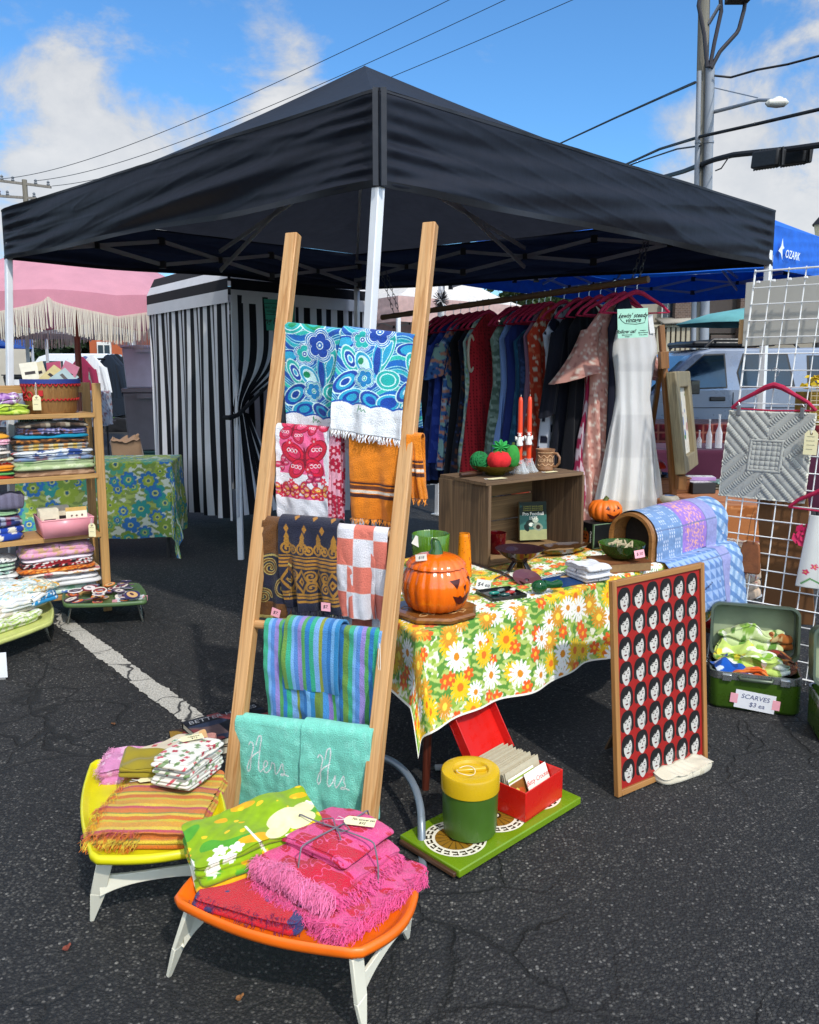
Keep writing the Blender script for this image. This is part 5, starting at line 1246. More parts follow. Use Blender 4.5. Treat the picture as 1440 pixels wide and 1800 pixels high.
def add_fringe(ob, P, pt, sel, L, seed=0, n=260, col=None, up=0.0, d=(0, -1), spread=.012):
    """loose yarn along the side where sel(x, y, z) holds"""
    g = np.random.default_rng(seed); m = MB(); Q = P.reshape(-1, 3); C = pt.C.reshape(-1, 3); ix = np.flatnonzero(sel(Q[:, 0], Q[:, 1], Q[:, 2]))
    for i in g.choice(ix, n):
        p = Q[i]+g.normal(0, .002, 3); dv = V3(*d, 0)+V3(*g.normal(0, .35, 2), 0); e = p+unit(dv)*L*g.uniform(.6, 1.1)+V3(0, 0, -L*g.uniform(.1, .7)+up); cl = sn(p*90, seed)*L*.35; e[:2] += V3(cl, -cl*.3, 0)[:2]; mid = (p+e)/2+V3(*g.normal(0, spread*.4, 2), L*.25+g.normal(0, .003))
        e[2] = max(e[2], .0015); w_ = unit(np.cross(e-p, V3(0, 0, 1))+1e-6)*.0009; m.col = (C[i] if col is None else lin(col))*g.uniform(.75, 1.12)
        m.add([p-w_, p+w_, mid+w_, mid-w_, e+w_*.6, e-w_*.6], [(0, 1, 2, 3), (3, 2, 4, 5)])
    return m.build('fringe', cloth_mat('plain', .2, .95), ob, smooth=0)
def whole(P): return np.ones(P.U.shape, bool)
ox = unit(V3(*(ocs[1]-ocs[0]), 0)); oy = unit(V3(*(ocs[3]-ocs[0]), 0)); OZ = TZ-.019
def on_orange(fx, fy, z=0): p = ocs[0]+(ocs[1]-ocs[0])*fx+(ocs[3]-ocs[0])*fy; return V3(*p, OZ+z)
yx = unit(V3(*(ycs[1]-ycs[0]), 0))
def on_yellow(fx, fy, z=0): p = ycs[0]+(ycs[1]-ycs[0])*fx+(ycs[3]-ycs[0])*fy; return V3(*p, OZ+z)
# red and blue towel
def redblue(P): P.put(whole(P), '#cf0f28'); P.blob(60, .5, '#33356f', 3); P.blob(140, .8, '#cf0f28', 5)
ob, P_, pt = slab('towel', 'red towel with navy blue figures lying flat on the orange tray', 'towel', on_orange(.33, .60), ox, .30, .29, .022, 2, redblue, 'terry', 1, N=420, top_m=80, lump=.004)
add_fringe(ob, P_, pt, lambda x, y, z: (y < -.125), .012, 1, 200, '#7a2048')
# pink and red rose towels, a tied bundle of three
def roses(P): P.put(whole(P), '#e8508e'); P.blob(38, .22, '#cc0f36', 8, 1, 1.2); P.blob(85, .55, '#cc0f36', 9); P.put(np.abs(sn(np.stack([P.U*75, P.V*75], -1), 12)) < .07, '#ee5f98')
pa = unit(ox*.93+oy*.38)
pc = on_orange(.70, .66)
ob, P_, pt = slab('towel', 'lowest pink and red rose towel of the tied bundle, spread on the orange tray', 'towel', V3(-.172, 1.925, OZ), (.76, -.65, 0), .325, .335, .030, 2, roses, 'terry', 2, N=480, top_m=90, lump=.008)
add_fringe(ob, P_, pt, lambda x, y, z: (y < -.15) | (x > .148), .024, 2, 2200, '#e85a94')
ob2, P_, pt = slab('towel', 'middle pink and red rose towel of the tied bundle, thick white-pink fringe in front', 'towel', V3(-.205, 1.955, OZ+.033), (.78, -.62, 0), .275, .27, .055, 3, roses, 'terry', 3, N=480, top_m=80, lump=.009, sag=.012)
ob2['label'] = 'middle pink and red rose towel of the tied bundle, thickly fringed in front'
add_fringe(ob2, P_, pt, lambda x, y, z: (y < -.12) & (z > .002), .034, 3, 2400, '#f07cab')
add_fringe(ob2, P_, pt, lambda x, y, z: (x > .125) & (z < .03), .016, 5, 500, '#e85a94', d=(1, 0))
ob3, P_, pt = slab('towel', 'uppermost pink and red rose washcloth of the tied bundle, folded small', 'towel', V3(-.185, 1.985, OZ+.090), (.80, -.60, 0), .205, .20, .036, 2, roses, 'terry', 4, N=420, top_m=70, lump=.007, sag=.014)
TW = paint_mat('#6d6a72', .9)
def twine(o, xa, w_, d_, h, label, lift=.004, z0=0, sagz=0):
    xa = unit(V3(xa[0], xa[1], 0)); ya = V3(-xa[1], xa[0], 0); M = np.eye(4); M[:3, 0], M[:3, 1], M[:3, 2], M[:3, 3] = xa, ya, (0, 0, 1), o
    m = MB(); r_ = .0022
    def loop(a, b, ax):
        th = np.linspace(0, math.pi, 30); return [(a*np.cos(q) if ax else .01*math.sin(q*2), b*np.cos(q) if not ax else .01*math.sin(q*2), h*(min(1, 1.9*math.sin(q)))+lift) for q in th]
    m.tube(loop(w_/2+.004, 0, 1), r_, 6); m.tube(loop(0, d_/2+.004, 0), r_, 6)
    for s_ in (-1, 1): m.tube([(0, 0, h+lift), (s_*.02, .012, h+lift+.014), (s_*.045, .004*s_, h+lift+.010), (s_*.03, -.012, h+lift+.005), (0, 0, h+lift)], .0018, 6)
    m.tube([(0, 0, h+lift), (.03, -.02, h+lift+.006), (.05, -.035, h+lift+.002)], .0018, 6)
    return tag(m.build('twine', TW, smooth=60, mtx=Matrix(M.tolist())), label, 'string')
twine(V3(-.19, 1.965, OZ+.034), (.79, -.61, 0), .275, .262, .096, 'grey twine tied around the pink rose towel bundle', .006)
def flat_tag(p, xa, label, w_=.075, h_=.032, tilt=0, mat_=None, lines=('set', '$32'), nm='price_tag'):
    xa = unit(xa); up = V3(0, 0, 1); ya = unit(np.cross(up, xa)); t = thing(nm, label, 'price tag', mtx=basis(p, xa, ya)@Matrix.Rotation(tilt, 4, 'X')); m = MB()
    m.prism([(0, 0), (w_, 0), (w_, h_), (0, h_), (-h_*.25, h_*.7), (-h_*.25, h_*.3)], 0, .0008); m.build('card', mat_ or CREAM, t, smooth=0)
    for k, s in enumerate(lines): text(s, t, h_*.36, INKB, w_*.55, h_*(.68-.4*k), .0013, .25)
    m = MB(); m.tube([(-h_*.1, h_*.5, .001), (-.025, h_*.7, .004), (-.03, h_*.3, .002), (-h_*.1, h_*.5, .0015)], .0008, 5); m.build('string', paint_mat('#dcd8d0', .9), t)
    return t
flat_tag(V3(-.165, 1.975, OZ+.140), (.97, -.20, 0), 'cream paper tag lying on the pink rose towel bundle', tilt=.15, lines=('70s towel set', '$32'))
# chartreuse flowered sheet bundle lying over both trays
def sheet(P):
    P.put(whole(P), '#86a812'); P.blob(45, .55, '#4f9a2a', 2); P.blob(48, .6, '#e0a812', 5); P.blob(75, .8, '#f2c21e', 6)
    for (a, b, r_) in ((.08, .06, .05), (.12, .03, .04), (.05, .02, .035), (.14, .075, .035)): P.ell(a, b, r_, r_*.7, .3, '#e9dfa8')
    for (a, b) in ((-.12, .0), (-.10, .025), (-.085, -.01), (-.13, -.03), (-.06, .015)): P.flower(a, b, .020, 5, '#f4f2de', .6)
    for q in ([(-.02, .08), (-.01, .02), (.01, -.04), (-.01, -.09)], [(-.19, .09), (-.17, .02), (-.18, -.06)], [(.02, -.06), (.07, -.05), (.12, -.07)], [(.16, .10), (.19, .04)]): P.stroke(q, .006, '#f4f2de')
    P.put((P.L == 0) & (P.Y < -.08), '#d9a817'); P.blob(33, .8, '#f3f0dc', 9)
cb = at_z(443, 1478, .33)
sl = unit(at_z(560, 1460, .3)-at_z(330, 1520, .3))
bo, P_, pt = slab('sheet_bundle', 'chartreuse flowered bed sheets folded and tied, lying across both trays', 'bed sheets', V3(cb[0], cb[1]+.05, .272), sl, .345, .19, .085, 4, sheet, 'satin', 21, tilt=R(5), roll=R(-7), N=460, top_m=90, lump=.008)
MM = bo.matrix_world.copy(); tw2 = twine((0, 0, 0), (1, 0, 0), .352, .212, .098, 'dark twine tied around the chartreuse sheet bundle', .012); tw2.matrix_local = Matrix(bo.matrix_local)
pz = bo.matrix_local@Vector((.01, .03, .100)); flat_tag(np.array(pz), unit(sl*.9+V3(.1, .3, 0)), 'white paper tag lying on the chartreuse sheet bundle', .06, .03, tilt=R(5), mat_=paint_mat('#e9e6d6', .7), lines=('full flat',))
# yellow tray linens
def pinkt(P): P.put(whole(P), '#e58fc0'); P.blob(60, .35, '#f1b6d6', 3); P.blob(110, .7, '#f7d9ea', 4)
ob, P_, pt = slab('towel', 'light pink flowered towel at the back of the yellow tray', 'towel', on_yellow(.56, .86), unit(V3(.98, .10, 0)), .32, .17, .055, 2, pinkt, 'terry', 31, N=360, top_m=60, roll=R(-5), lump=.008)
add_fringe(ob, P_, pt, lambda x, y, z: x < -.14, .016, 31, 500, '#efa4cc', d=(-1, -.2))
def ostripe(P): P.put(whole(P), '#d8902a'); P.bands(0, ['#d99a2c', '#c9b52e', '#cf6f1e', '#dcbf3a', '#8a8a3c', '#d2742a', '#c24a58', '#e0c23c'], off=.013, wid=[.024, .010, .018, .012, .006, .022, .012, .014], along='v')
ob, P_, pt = slab('towel', 'orange and yellow striped towel with fringe filling the yellow tray', 'towel', on_yellow(.55, .38), unit(V3(.99, -.02, 0)), .31, .37, .05, 3, ostripe, 'terry', 32, N=420, top_m=80, lump=.008, sag=.01)
add_fringe(ob, P_, pt, lambda x, y, z: (x < -.13) | ((y < -.17) & (x < .0)), .024, 32, 1300, None, d=(-.5, -1))
def olive(P): P.put(whole(P), '#8f7f22'); P.blob(18, .3, '#a08f2c', 3)
ob, P_, pt = slab('cloth_napkin', 'olive gold cloth folded over itself on the striped towel', 'napkin', on_yellow(.50, .66, .058), unit(V3(.97, .22, 0)), .17, .13, .035, 2, olive, 'weave', 33, roll=R(8), lump=.010, N=260, top_m=40)
flat_tag(on_yellow(.40, .52, .062), unit(V3(.95, .25, 0)), 'cream price tag in front of the olive cloth', .075, .026, lines=())
def beige(P): P.put(whole(P), '#cdbfa4'); ditsy(P, 4, 22, ('#3f6f4a', '#b8444a', '#4f8a5a'), .012, 4); P.put((np.abs(P.X) > .092), '#d9a86a')
slab('cloth_napkin', 'beige flowered pillowcase folded at the back of the yellow tray', 'napkin', on_yellow(.72, .84, .064), unit(V3(.9, .35, 0)), .20, .13, .018, 2, beige, 'weave', 34, roll=R(-8), lump=.006)
def napk(P): P.put(whole(P), '#dcd8cc'); ditsy(P, 6, 34, ('#a82838', '#6f8a5a', '#c2525a', '#7f9468'), .010, 4); P.put((P.Z < .07) & (np.mod(P.Z, .0105) < .0022), '#8f8b80')
ob, P_, pt = slab('napkin_stack', 'stack of white napkins with tiny red flowers on the striped towel', 'napkins', on_yellow(.80, .55, .058), unit(V3(.30, .95, 0)), .20, .125, .085, 8, napk, 'weave', 35, lump=.004, N=280, top_m=40, roll=R(4))
flat_tag(on_yellow(.78, .62, .152), unit(V3(.9, .45, 0)), 'cream tag lying on the small red flower napkins', .065, .035, lines=('napkins', '$12'))
slab('towel', 'dusty rose cloth corner showing at the back edge of the yellow tray', 'towel', on_yellow(.93, .95), unit(V3(.9, .1, 0)), .13, .16, .05, 2, lambda P: P.put(whole(P), '#c47f72'), 'terry', 36, lump=.010)
# magazines on the ground behind the ladder
def book(name, label, cat, o, xa, w_, d_, h, cover, page='#cfc6ae', tilt=0, group=None, art=None):
    xa = unit(V3(xa[0], xa[1], 0)); t = thing(name, label, cat, (*o[:2], o[2]), math.atan2(xa[1], xa[0]), group)
    m = MB(); m.box((.002, 0, h/2), (w_-.006, d_-.006, h-.006)); m.build('pages', paint_mat(page, .85, var=.15, vscale=60), t)
    m = MB(); m.box((0, 0, h-.0015), (w_, d_, .003)); m.box((0, 0, .0015), (w_, d_, .003)); m.box((0, d_/2-.0015, h/2), (w_, .003, h-.0062)); m.build('cover', paint_mat(cover, .4, var=.1), t)
    return t
def vcover(t, w_, d_, z, fn, res=.003, name='cover_picture'):
    U, V = np.meshgrid(np.linspace(-w_/2, w_/2, max(8, int(w_/res))), np.linspace(-d_/2, d_/2, max(8, int(d_/res)))); pt = Paint(U, V, '#888888'); fn(pt, w_, d_); m = MB(); m.grid(np.stack([U, V, np.full_like(U, z)], -1), pt.C); return m.build(name, cloth_mat('gloss', 0, .35), t, smooth=0)
bp = at_z(350, 1318)
b1 = book('magazine', 'magazine with brown and yellow flower photo, lower one on the ground behind the ladder', 'magazine', bp+V3(.03, .05, 0), (.93, .36), .30, .23, .035, '#3a2a22')
vcover(b1, .30, .23, .0358, lambda P, w_, d_: (P.put(whole(P), '#3b2a20'), P.blob(40, .3, '#8a6a24', 2), P.blob(60, .7, '#6f2f2a', 4), P.put(P.V < -.09, '#a2937c')))
b2 = book('magazine', 'black home decorating magazine lying on the flower photo one', 'magazine', bp+V3(.11, .12, .036), (.80, .60), .34, .25, .03, '#141518')
vcover(b2, .34, .25, .0308, lambda P, w_, d_: (P.put(whole(P), '#15161a'), P.put(P.U < -.05, '#5d4b4a'), P.blob(30, .4, '#2b3346', 2), P.put((P.V > .06), '#15161a'), P.put((P.U < -.06) & (P.blob(26, .5, '#7b3a3a', 7) is not None) & (P.V > .1), '#202126')))
text('BETTER HOMES', b2, .045, paint_mat('#8f9196', .5), .0, .09, .0315, .2)
# bent grey tube
p0, p1, p2, p3 = at_z(668, 1480)+V3(0, .22, 0), at_y(690, 1338, 2.85), at_y(735, 1400, 2.62), at_z(744, 1545)
cv = [p0, p0*.25+p1*.75+V3(0, 0, .05)]; tt = np.linspace(0, 1, 24); a0, a3 = at_y(640, 1328, 3.0), p3
path = np.array([a0*(1-s)**3+3*at_y(700, 1325, 2.85)*s*(1-s)**2+3*at_y(742, 1372, 2.62)*s*s*(1-s)+at_y(741, 1450, 2.50)*s**3 for s in tt]); path = np.concatenate([path, [at_y(742, 1500, 2.46), p3+V3(0, 0, .004)]])
m = MB(); m.tube(path, .0135, 14); m.tube([path[0], path[0]+V3(-.25, .12, -.02), path[0]+V3(-.38, .18, -.2), path[0]+V3(-.38, .18, -path[0][2]+.0)], .0135, 14)
tag(m.build('tube_stand', paint_mat('#7c8790', .35, .3), smooth=60), 'bent grey steel tube stand standing on the asphalt behind the ladder', 'stand')
# ================================================================ flowered table
TT, TD, C0, TH = unit(V3(.742, .67, 0)), V3(-.36, .85, 0), V3(.032, 2.70, 0), .65
TL = 2.25; DL = np.linalg.norm(TD); TDu = TD/DL
t = thing('folding_table', 'folding table hidden under the daisy print cloth', 'table', C0)
m = MB(); e = .012
m.add([TT*e+TDu*e+V3(0, 0, z) for z in (TH-.035,)]+[TT*(TL-e)+TDu*e+V3(0, 0, TH-.035), TT*(TL-e)+TD*.98+V3(0, 0, TH-.035), TT*e+TD*.98+V3(0, 0, TH-.035),
       TT*e+TDu*e+V3(0, 0, TH-.006), TT*(TL-e)+TDu*e+V3(0, 0, TH-.006), TT*(TL-e)+TD*.98+V3(0, 0, TH-.006), TT*e+TD*.98+V3(0, 0, TH-.006)],
      [(3, 2, 1, 0), (4, 5, 6, 7), (0, 1, 5, 4), (1, 2, 6, 5), (2, 3, 7, 6), (3, 0, 4, 7)]); m.build('table_top', paint_mat('#6b4a34', .5), t)
for fx in (.05, .94):
    for fy in (.10, .9):
        m = MB(); p = TT*TL*fx+TD*fy; m.tube([p+V3(0, 0, TH-.04), p+V3(-.02, 0, 0)], [.022, .014], 10); m.build('leg', wood_mat('#4a1f14', '#6d3322', 2, .6, .4), t)
HL, HF = .26, .335
nu, nv = 760, 470
u = np.linspace(-HL, TL+.12, nu); v = np.linspace(-HF, DL+.1, nv); U, Vv = np.meshgrid(u, v)
du = np.where(U < 0, U, np.where(U > TL, U-TL, 0)); dv = np.where(Vv < 0, Vv, np.where(Vv > DL, Vv-DL, 0))
dist = np.hypot(du, dv); out = -np.where(dist > 0, 1/np.maximum(dist, 1e-9), 0)
dirx, diry = du*-out, dv*-out
soft = .012
drop = np.where(dist < soft*1.57, soft*(1-np.cos(np.minimum(dist/soft, 1.57))), soft+dist-soft*1.57)
hor = np.where(dist < soft*1.57, soft*np.sin(np.minimum(dist/soft, 1.57)), soft)
g = np.clip(drop/.33, 0, 1.3); nfr = unit(V3(TT[1], -TT[0], 0))
ripple = g*(.016*np.sin(U*11+1.0)+.010*np.sin(U*23+2)+.008*sn(np.stack([U*14, Vv*6], -1), 2))+.028*g
hor2 = hor+np.where(dist > 0, np.maximum(ripple+.012*g, -hor+.002), 0)
TE = -unit(V3(TDu[1], -TDu[0], 0)); TE = TE if np.dot(TE, TT) < 0 else -TE   # outward at the near end
# outward directions: front edge -> nfr, near end -> TE
Pxy = C0+TT*np.clip(U, 0, TL)[..., None]+TDu*np.clip(Vv, 0, DL)[..., None]
ox_ = np.where(dv < 0, 1, 0)[..., None]*(-diry)[..., None]*nfr+np.where(du < 0, 1, 0)[..., None]*(-dirx)[..., None]*TE+np.where(du > 0, 1, 0)[..., None]*dirx[..., None]*TT+np.where(dv > 0, 1, 0)[..., None]*diry[..., None]*TDu
lenx = np.linalg.norm(ox_, axis=-1, keepdims=True); ox_ = ox_/np.maximum(lenx, 1e-9)*(dist > 0)[..., None]
P = Pxy+ox_*hor2[..., None]; P[..., 2] = TH-drop*(1-.02*np.sin(U*9))+.0012*sn(np.stack([U*25, Vv*25], -1), 5)*(dist == 0)
pt = Paint(U, Vv, '#e8e6cc'); daisies(pt, 3, 12.5, R0=.048)
pt.put((U < -HL+.008) | (Vv < -HF+.008), '#f1ede0')
m = MB(); m.grid(P, pt.C)
tag(m.build('tablecloth', cloth_mat('plain', .1, .85), smooth=180), 'orange yellow and white daisy print tablecloth hanging over the front table', 'tablecloth')

def T(px, py, z=TH+.002): return at_z(px, py, z)
# pumpkin jar on its board
bo_ = T(766, 1078); t = thing('wooden_board', 'octagonal varnished wooden board under the pumpkin jar', 'board', bo_+V3(0, 0, .002), R(18))
m = MB(); m.lathe([(.150, 0), (.158, .004), (.160, .014), (.152, .022), (.10, .0225), (.02, .0225)], 8, cap=True); m.build('board', wood_mat('#7a4a22', '#a9702f', 0, .5, .3, coat=.4), t, smooth=20)
m = MB()
for k in range(5):
    a = np.linspace(0, 6.28, 24); m.tube(np.stack([.095*math.cos(k*1.26+.3)+.030*np.cos(a)*(1+.4*np.sin(3*a)), .095*math.sin(k*1.26+.3)+.018*np.sin(a*2), np.full(24, .0228)], 1), .0012, 4)
m.build('carving', paint_mat('#c9a068', .6), t)
PUMP = paint_mat('#ee6c0c', .14, var=.10, vscale=5, coat=.6)
def lobes(n, d, ph=0):
    return lambda a, z: 1-d*np.abs(np.sin(n/2*(a+ph)))**6*1.0-d*.35*(1-np.abs(np.cos(n/2*(a+ph))))
def face(m, ro, pro, shapes):
    """flat carved shapes wrapped on the lathe surface; pro(z) -> radius"""
    for sh in shapes:
        k = len(sh); c = np.mean(sh, 0); pts = []; F = []
        for ring in (0, .35, .7, 1.0):
            for i in range(k):
                for s in (0, .34, .67):
                    p = np.array(sh[i])*(1-s)+np.array(sh[(i+1) % k])*s; q = c+(p-c)*ring; a = q[0]+ro; r = pro(q[1])*1.006+.0004; pts.append((r*math.cos(a), r*math.sin(a), q[1]))
        n_ = k*3
        for r_ in range(3):
            for i in range(n_): F.append((r_*n_+i, r_*n_+(i+1) % n_, (r_+1)*n_+(i+1) % n_, (r_+1)*n_+i))
        m.add(pts, F)
DARKF = paint_mat('#4a160c', .35)
pj = T(766, 1068, TH+.026)
t = thing('pumpkin_jar', 'glossy orange ceramic pumpkin cookie jar with carved face on the wooden board', 'cookie jar', pj); t.scale = (1.03, 1.03, 1.10)
prof = [(.06, 0), (.085, .002), (.104, .014), (.119, .042), (.124, .078), (.121, .106), (.110, .130), (.100, .143)]
m = MB(); m.lathe(prof, 120, fr=lobes(18, .032)); m.build('body', PUMP, t, smooth=60)
l = MB(); l.lathe([(.102, .144), (.108, .148), (.106, .155), (.092, .169), (.065, .181), (.035, .187), (.008, .186)], 120, fr=lobes(18, .032)); lo = l.build('lid', PUMP, t, smooth=60)
s_ = MB(); s_.tube([(0, 0, .183), (.002, 0, .205), (-.004, .004, .226), (-.002, .004, .233)], [.028, .019, .016, .013], 10); s_.build('stem', paint_mat('#2f5a1e', .15, coat=.5), lo, smooth=60)
pr = lambda z: np.interp(z, [p[1] for p in prof], [p[0] for p in prof])*1.0
m = MB(); face(m, R(-72), pr, [[(.08, .118), (.46, .120), (.30, .089)], [(.55, .093), (.70, .098), (.62, .075)], [(.82, .118), (1.05, .116), (.97, .093)],
     [(.15, .068), (.30, .058), (.40, .066), (.52, .056), (.70, .064), (.86, .072), (.80, .050), (.62, .036), (.44, .034), (.28, .042)]]); m.build('carved_face', DARKF, t, smooth=0)
sticker(pj+V3(-.055, -.077, .207), 'white price sticker on the pumpkin jar lid', .04, .024, '$18', .1, mat_=paint_mat('#e9e4d6', .7))
# ribbed green planter bowl
gb_ = at_y(757, 960, 3.5); t = thing('planter_bowl', 'ribbed green glazed planter bowl behind the pumpkin jar', 'bowl', (gb_[0], 3.5, TH+.002))
m = MB(); m.lathe([(.045, 0), (.058, .004), (.070, .05), (.079, .12), (.082, .185), (.079, .187), (.075, .18), (.070, .12), (.06, .03), (.01, .02)], 96, fr=lambda a, z: 1+.018*np.cos(36*a), cap=False); m.build('bowl', paint_mat('#4f7a1e', .2, var=.2, vscale=12, coat=.5), t, smooth=60)
sticker(V3(gb_[0]-.055, 3.44, TH+.165), 'white slip of paper clipped to the green planter bowl', .045, .040, '', -.5, mat_=paint_mat('#e8e6e0', .7), nm='paper_slip', cat='paper')
# speckled orange bud vase
vv = T(816, 1012); t = thing('bud_vase', 'tall tapering orange vase with brown specks beside the pumpkin jar', 'vase', vv)
U_, A_ = np.meshgrid(np.linspace(0, 2*math.pi, 60, endpoint=False), np.linspace(0, 1, 80)); r_ = .034-.010*A_-.012*(1-np.clip(A_/.05, 0, 1))*0; r_ = np.where(A_ > .96, r_*.96, r_)
P = np.stack([r_*np.cos(U_), r_*np.sin(U_), A_*.19], -1); pt = Paint(U_*.03, A_*.19, '#ee8a12'); pt.blob(220, .75, '#b5501a', 3, 1, .5); pt.blob(330, .95, '#7a3414', 5); m = MB(); m.grid(P, pt.C, wrap=True)
q = P[-1]*V3(.75, .75, 1); m.add(np.concatenate([P[-1], q, q*V3(1, 1, .9)]), [(i, (i+1) % 60, 60+(i+1) % 60, 60+i) for i in range(60)]+[(60+i, 60+(i+1) % 60, 120+(i+1) % 60, 120+i) for i in range(60)], np.tile(lin('#c9761a'), (180, 1))); m.build('vase', cloth_mat('gloss', 0, .25, 0, .5), t, smooth=60)
# ------------------------------------------------ wooden crate
CA, CW, CDp, CH = V3(.35, 3.63, TH+.003), V3(.5, .38, 0), V3(-.19, .30, 0), .375
CWD = wood_mat('#5a4430', '#8d7050', 2, .6, .8, contrast=1.4); CWD_LIT = wood_mat('#8a6a45', '#b08d5f', 2, .6, .8, contrast=1.4)  # second, lighter wood for inside planks: light entering the crate put into the colour
t = thing('wooden_crate', 'weathered wooden fruit crate standing on its side on the table', 'crate', CA)
cw, cd = unit(CW), unit(CDp); Lw, Ld = np.linalg.norm(CW), np.linalg.norm(CDp); up = V3(0, 0, 1); th = .016
def plank(a, b, wid, thick, side, mat_, nm):
    m = MB(); m.box((0, 0, np.linalg.norm(b-a)/2), (wid, thick, np.linalg.norm(b-a))); return m.build(nm, mat_, t, bevel=.0015, mtx=along(a, b, side))
for k, fz in enumerate((0,)):
    plank(cd*Ld/2+up*0, cd*Ld/2+up*CH, Ld, th, -cw, CWD, 'end_panel'); plank(cw*Lw+cd*Ld/2, cw*Lw+cd*Ld/2+up*CH, Ld, th, -cw, CWD, 'end_panel')
for k in range(3):
    w_ = Ld/3-.003; c = cd*(Ld*(k+.5)/3); plank(c+up*(CH+th/2)-cw*.012, c+cw*(Lw+.012)+up*(CH+th/2), w_, th, up, CWD, 'side_plank')
    plank(c+up*.008+cw*.01, c+cw*(Lw-.01)+up*.008, w_, .010, up, CWD_LIT, 'side_plank')
for k in range(3):
    z = CH*(k+.5)/3; plank(cd*(Ld-.006)+up*z+cw*.01, cd*(Ld-.006)+cw*(Lw-.01)+up*z, .008, CH/3-.004, up, CWD_LIT, 'bottom_slat')
def on_crate(f, q, z=0): return CA+CW*f+CDp*q+V3(0, 0, CH+th+.0015+z)
def in_crate(f, q, z=0): return CA+CW*f+CDp*q+V3(0, 0, .0155+z)
AMB = glass_mat('#7a6a22', .04, .45); SMOKE = glass_mat('#3a262c', .03, .45); RUBY = glass_mat('#5a0a12', .04, .6); CLEAR = glass_mat('#e2e8ea', .03, .22)
dc = on_crate(.31, .5); t = thing('glass_dish', 'shallow amber glass dish of felt fruit on top of the crate', 'dish', dc)
m = MB(); m.lathe([(.02, 0), (.045, .002), (.05, .012), (.085, .022), (.118, .048), (.121, .05), (.117, .047), (.083, .026), (.045, .016), (.01, .014)], 64, fr=lambda a, z: 1+.012*np.cos(24*a)); m.build('dish', AMB, t, smooth=60)
FELT = lambda c: paint_mat(c, .9, var=.2, vscale=60, bump=.5, bscale=300)
p = dc+V3(-.075, .0, .066); t = thing('yarn_ball', 'deep green yarn ball in the amber dish', 'yarn', p); m = MB(); m.ball((0, 0, 0), .043, 24, 16); m.build('core', FELT('#0f5a2c'), t, smooth=180); m = MB(); g = np.random.default_rng(3)
for k in range(16):
    d = unit(g.normal(size=3)); a = unit(np.cross(d, g.normal(size=3))); b = np.cross(d, a); m.tube([.044*(a*math.cos(q)+b*math.sin(q)) for q in np.linspace(0, 6.28, 24)], .003, 5)
m.build('strands', FELT('#1a7a3e'), t, smooth=60)
p = dc+V3(.015, -.03, .072); t = thing('pincushion', 'red felt tomato pincushion in the amber dish', 'pincushion', p); m = MB(); m.lathe([(.01, -.046), (.035, -.042), (.056, -.015), (.058, .01), (.042, .036), (.012, .044)], 48, fr=lobes(6, .05), cap=True); m.build('tomato', FELT('#d21f24'), t, smooth=180)
m = MB(); [m.beam((0, 0, .045), (.035*math.cos(a), .035*math.sin(a), .040), .012, .002, w2=.003) for a in np.linspace(0, 5, 5)]; m.build('leaf', FELT('#2c7a2c'), t)
p = dc+V3(.085, .02, .085); t = thing('felt_pepper', 'bright green felt pepper half leaning in the amber dish', 'ornament', p, R(30)); m = MB(); m.ball((0, 0, 0), .05, 24, 16, (.75, .6, 1.15), .03, 2); m.build('pepper', FELT('#2f8a32'), t, smooth=180); m = MB(); m.tube([(0, 0, .05), (.006, 0, .068)], .007, 8); m.build('stem', FELT('#4a5a20'), t)
p = dc+V3(.03, .03, .13); t = thing('felt_leaf', 'curly green felt leaf sticking up behind the tomato pincushion', 'ornament', p); m = MB(); a = np.linspace(0, 6.28, 60, endpoint=False); rr = .038*(1+.22*np.sin(a*9)); m.add([(0, 0, .0)]+[(r_*math.cos(q), .012*math.sin(q*9), r_*math.sin(q)*.8) for r_, q in zip(rr, a)], [(0, i+1, (i+1) % 60+1) for i in range(60)]); m.build('leaf', FELT('#2fa04a'), t, solid=.003)
t = thing('wooden_spool', 'small dark wooden spool handle lying at the crate corner', 'wooden handle', on_crate(.03, .55, .013), math.atan2(CW[1], CW[0])); m = MB(); m.tube([(-.03, 0, 0), (.01, 0, 0), (.06, 0, 0), (.10, 0, 0)], [.010, .013, .013, .009], 12); m.build('handle', wood_mat('#3a2216', '#5a3822', 0, .6, .4), t)
flat_tag(on_crate(.10, .12, .002), unit(CW+V3(0, -.05, 0)), 'cream tag with a white string on the crate top edge', .09, .04, lines=())
flat_tag(on_crate(.72, .18, .002), unit(CW), 'cream paper slip beside the coffee mug', .07, .03, lines=())
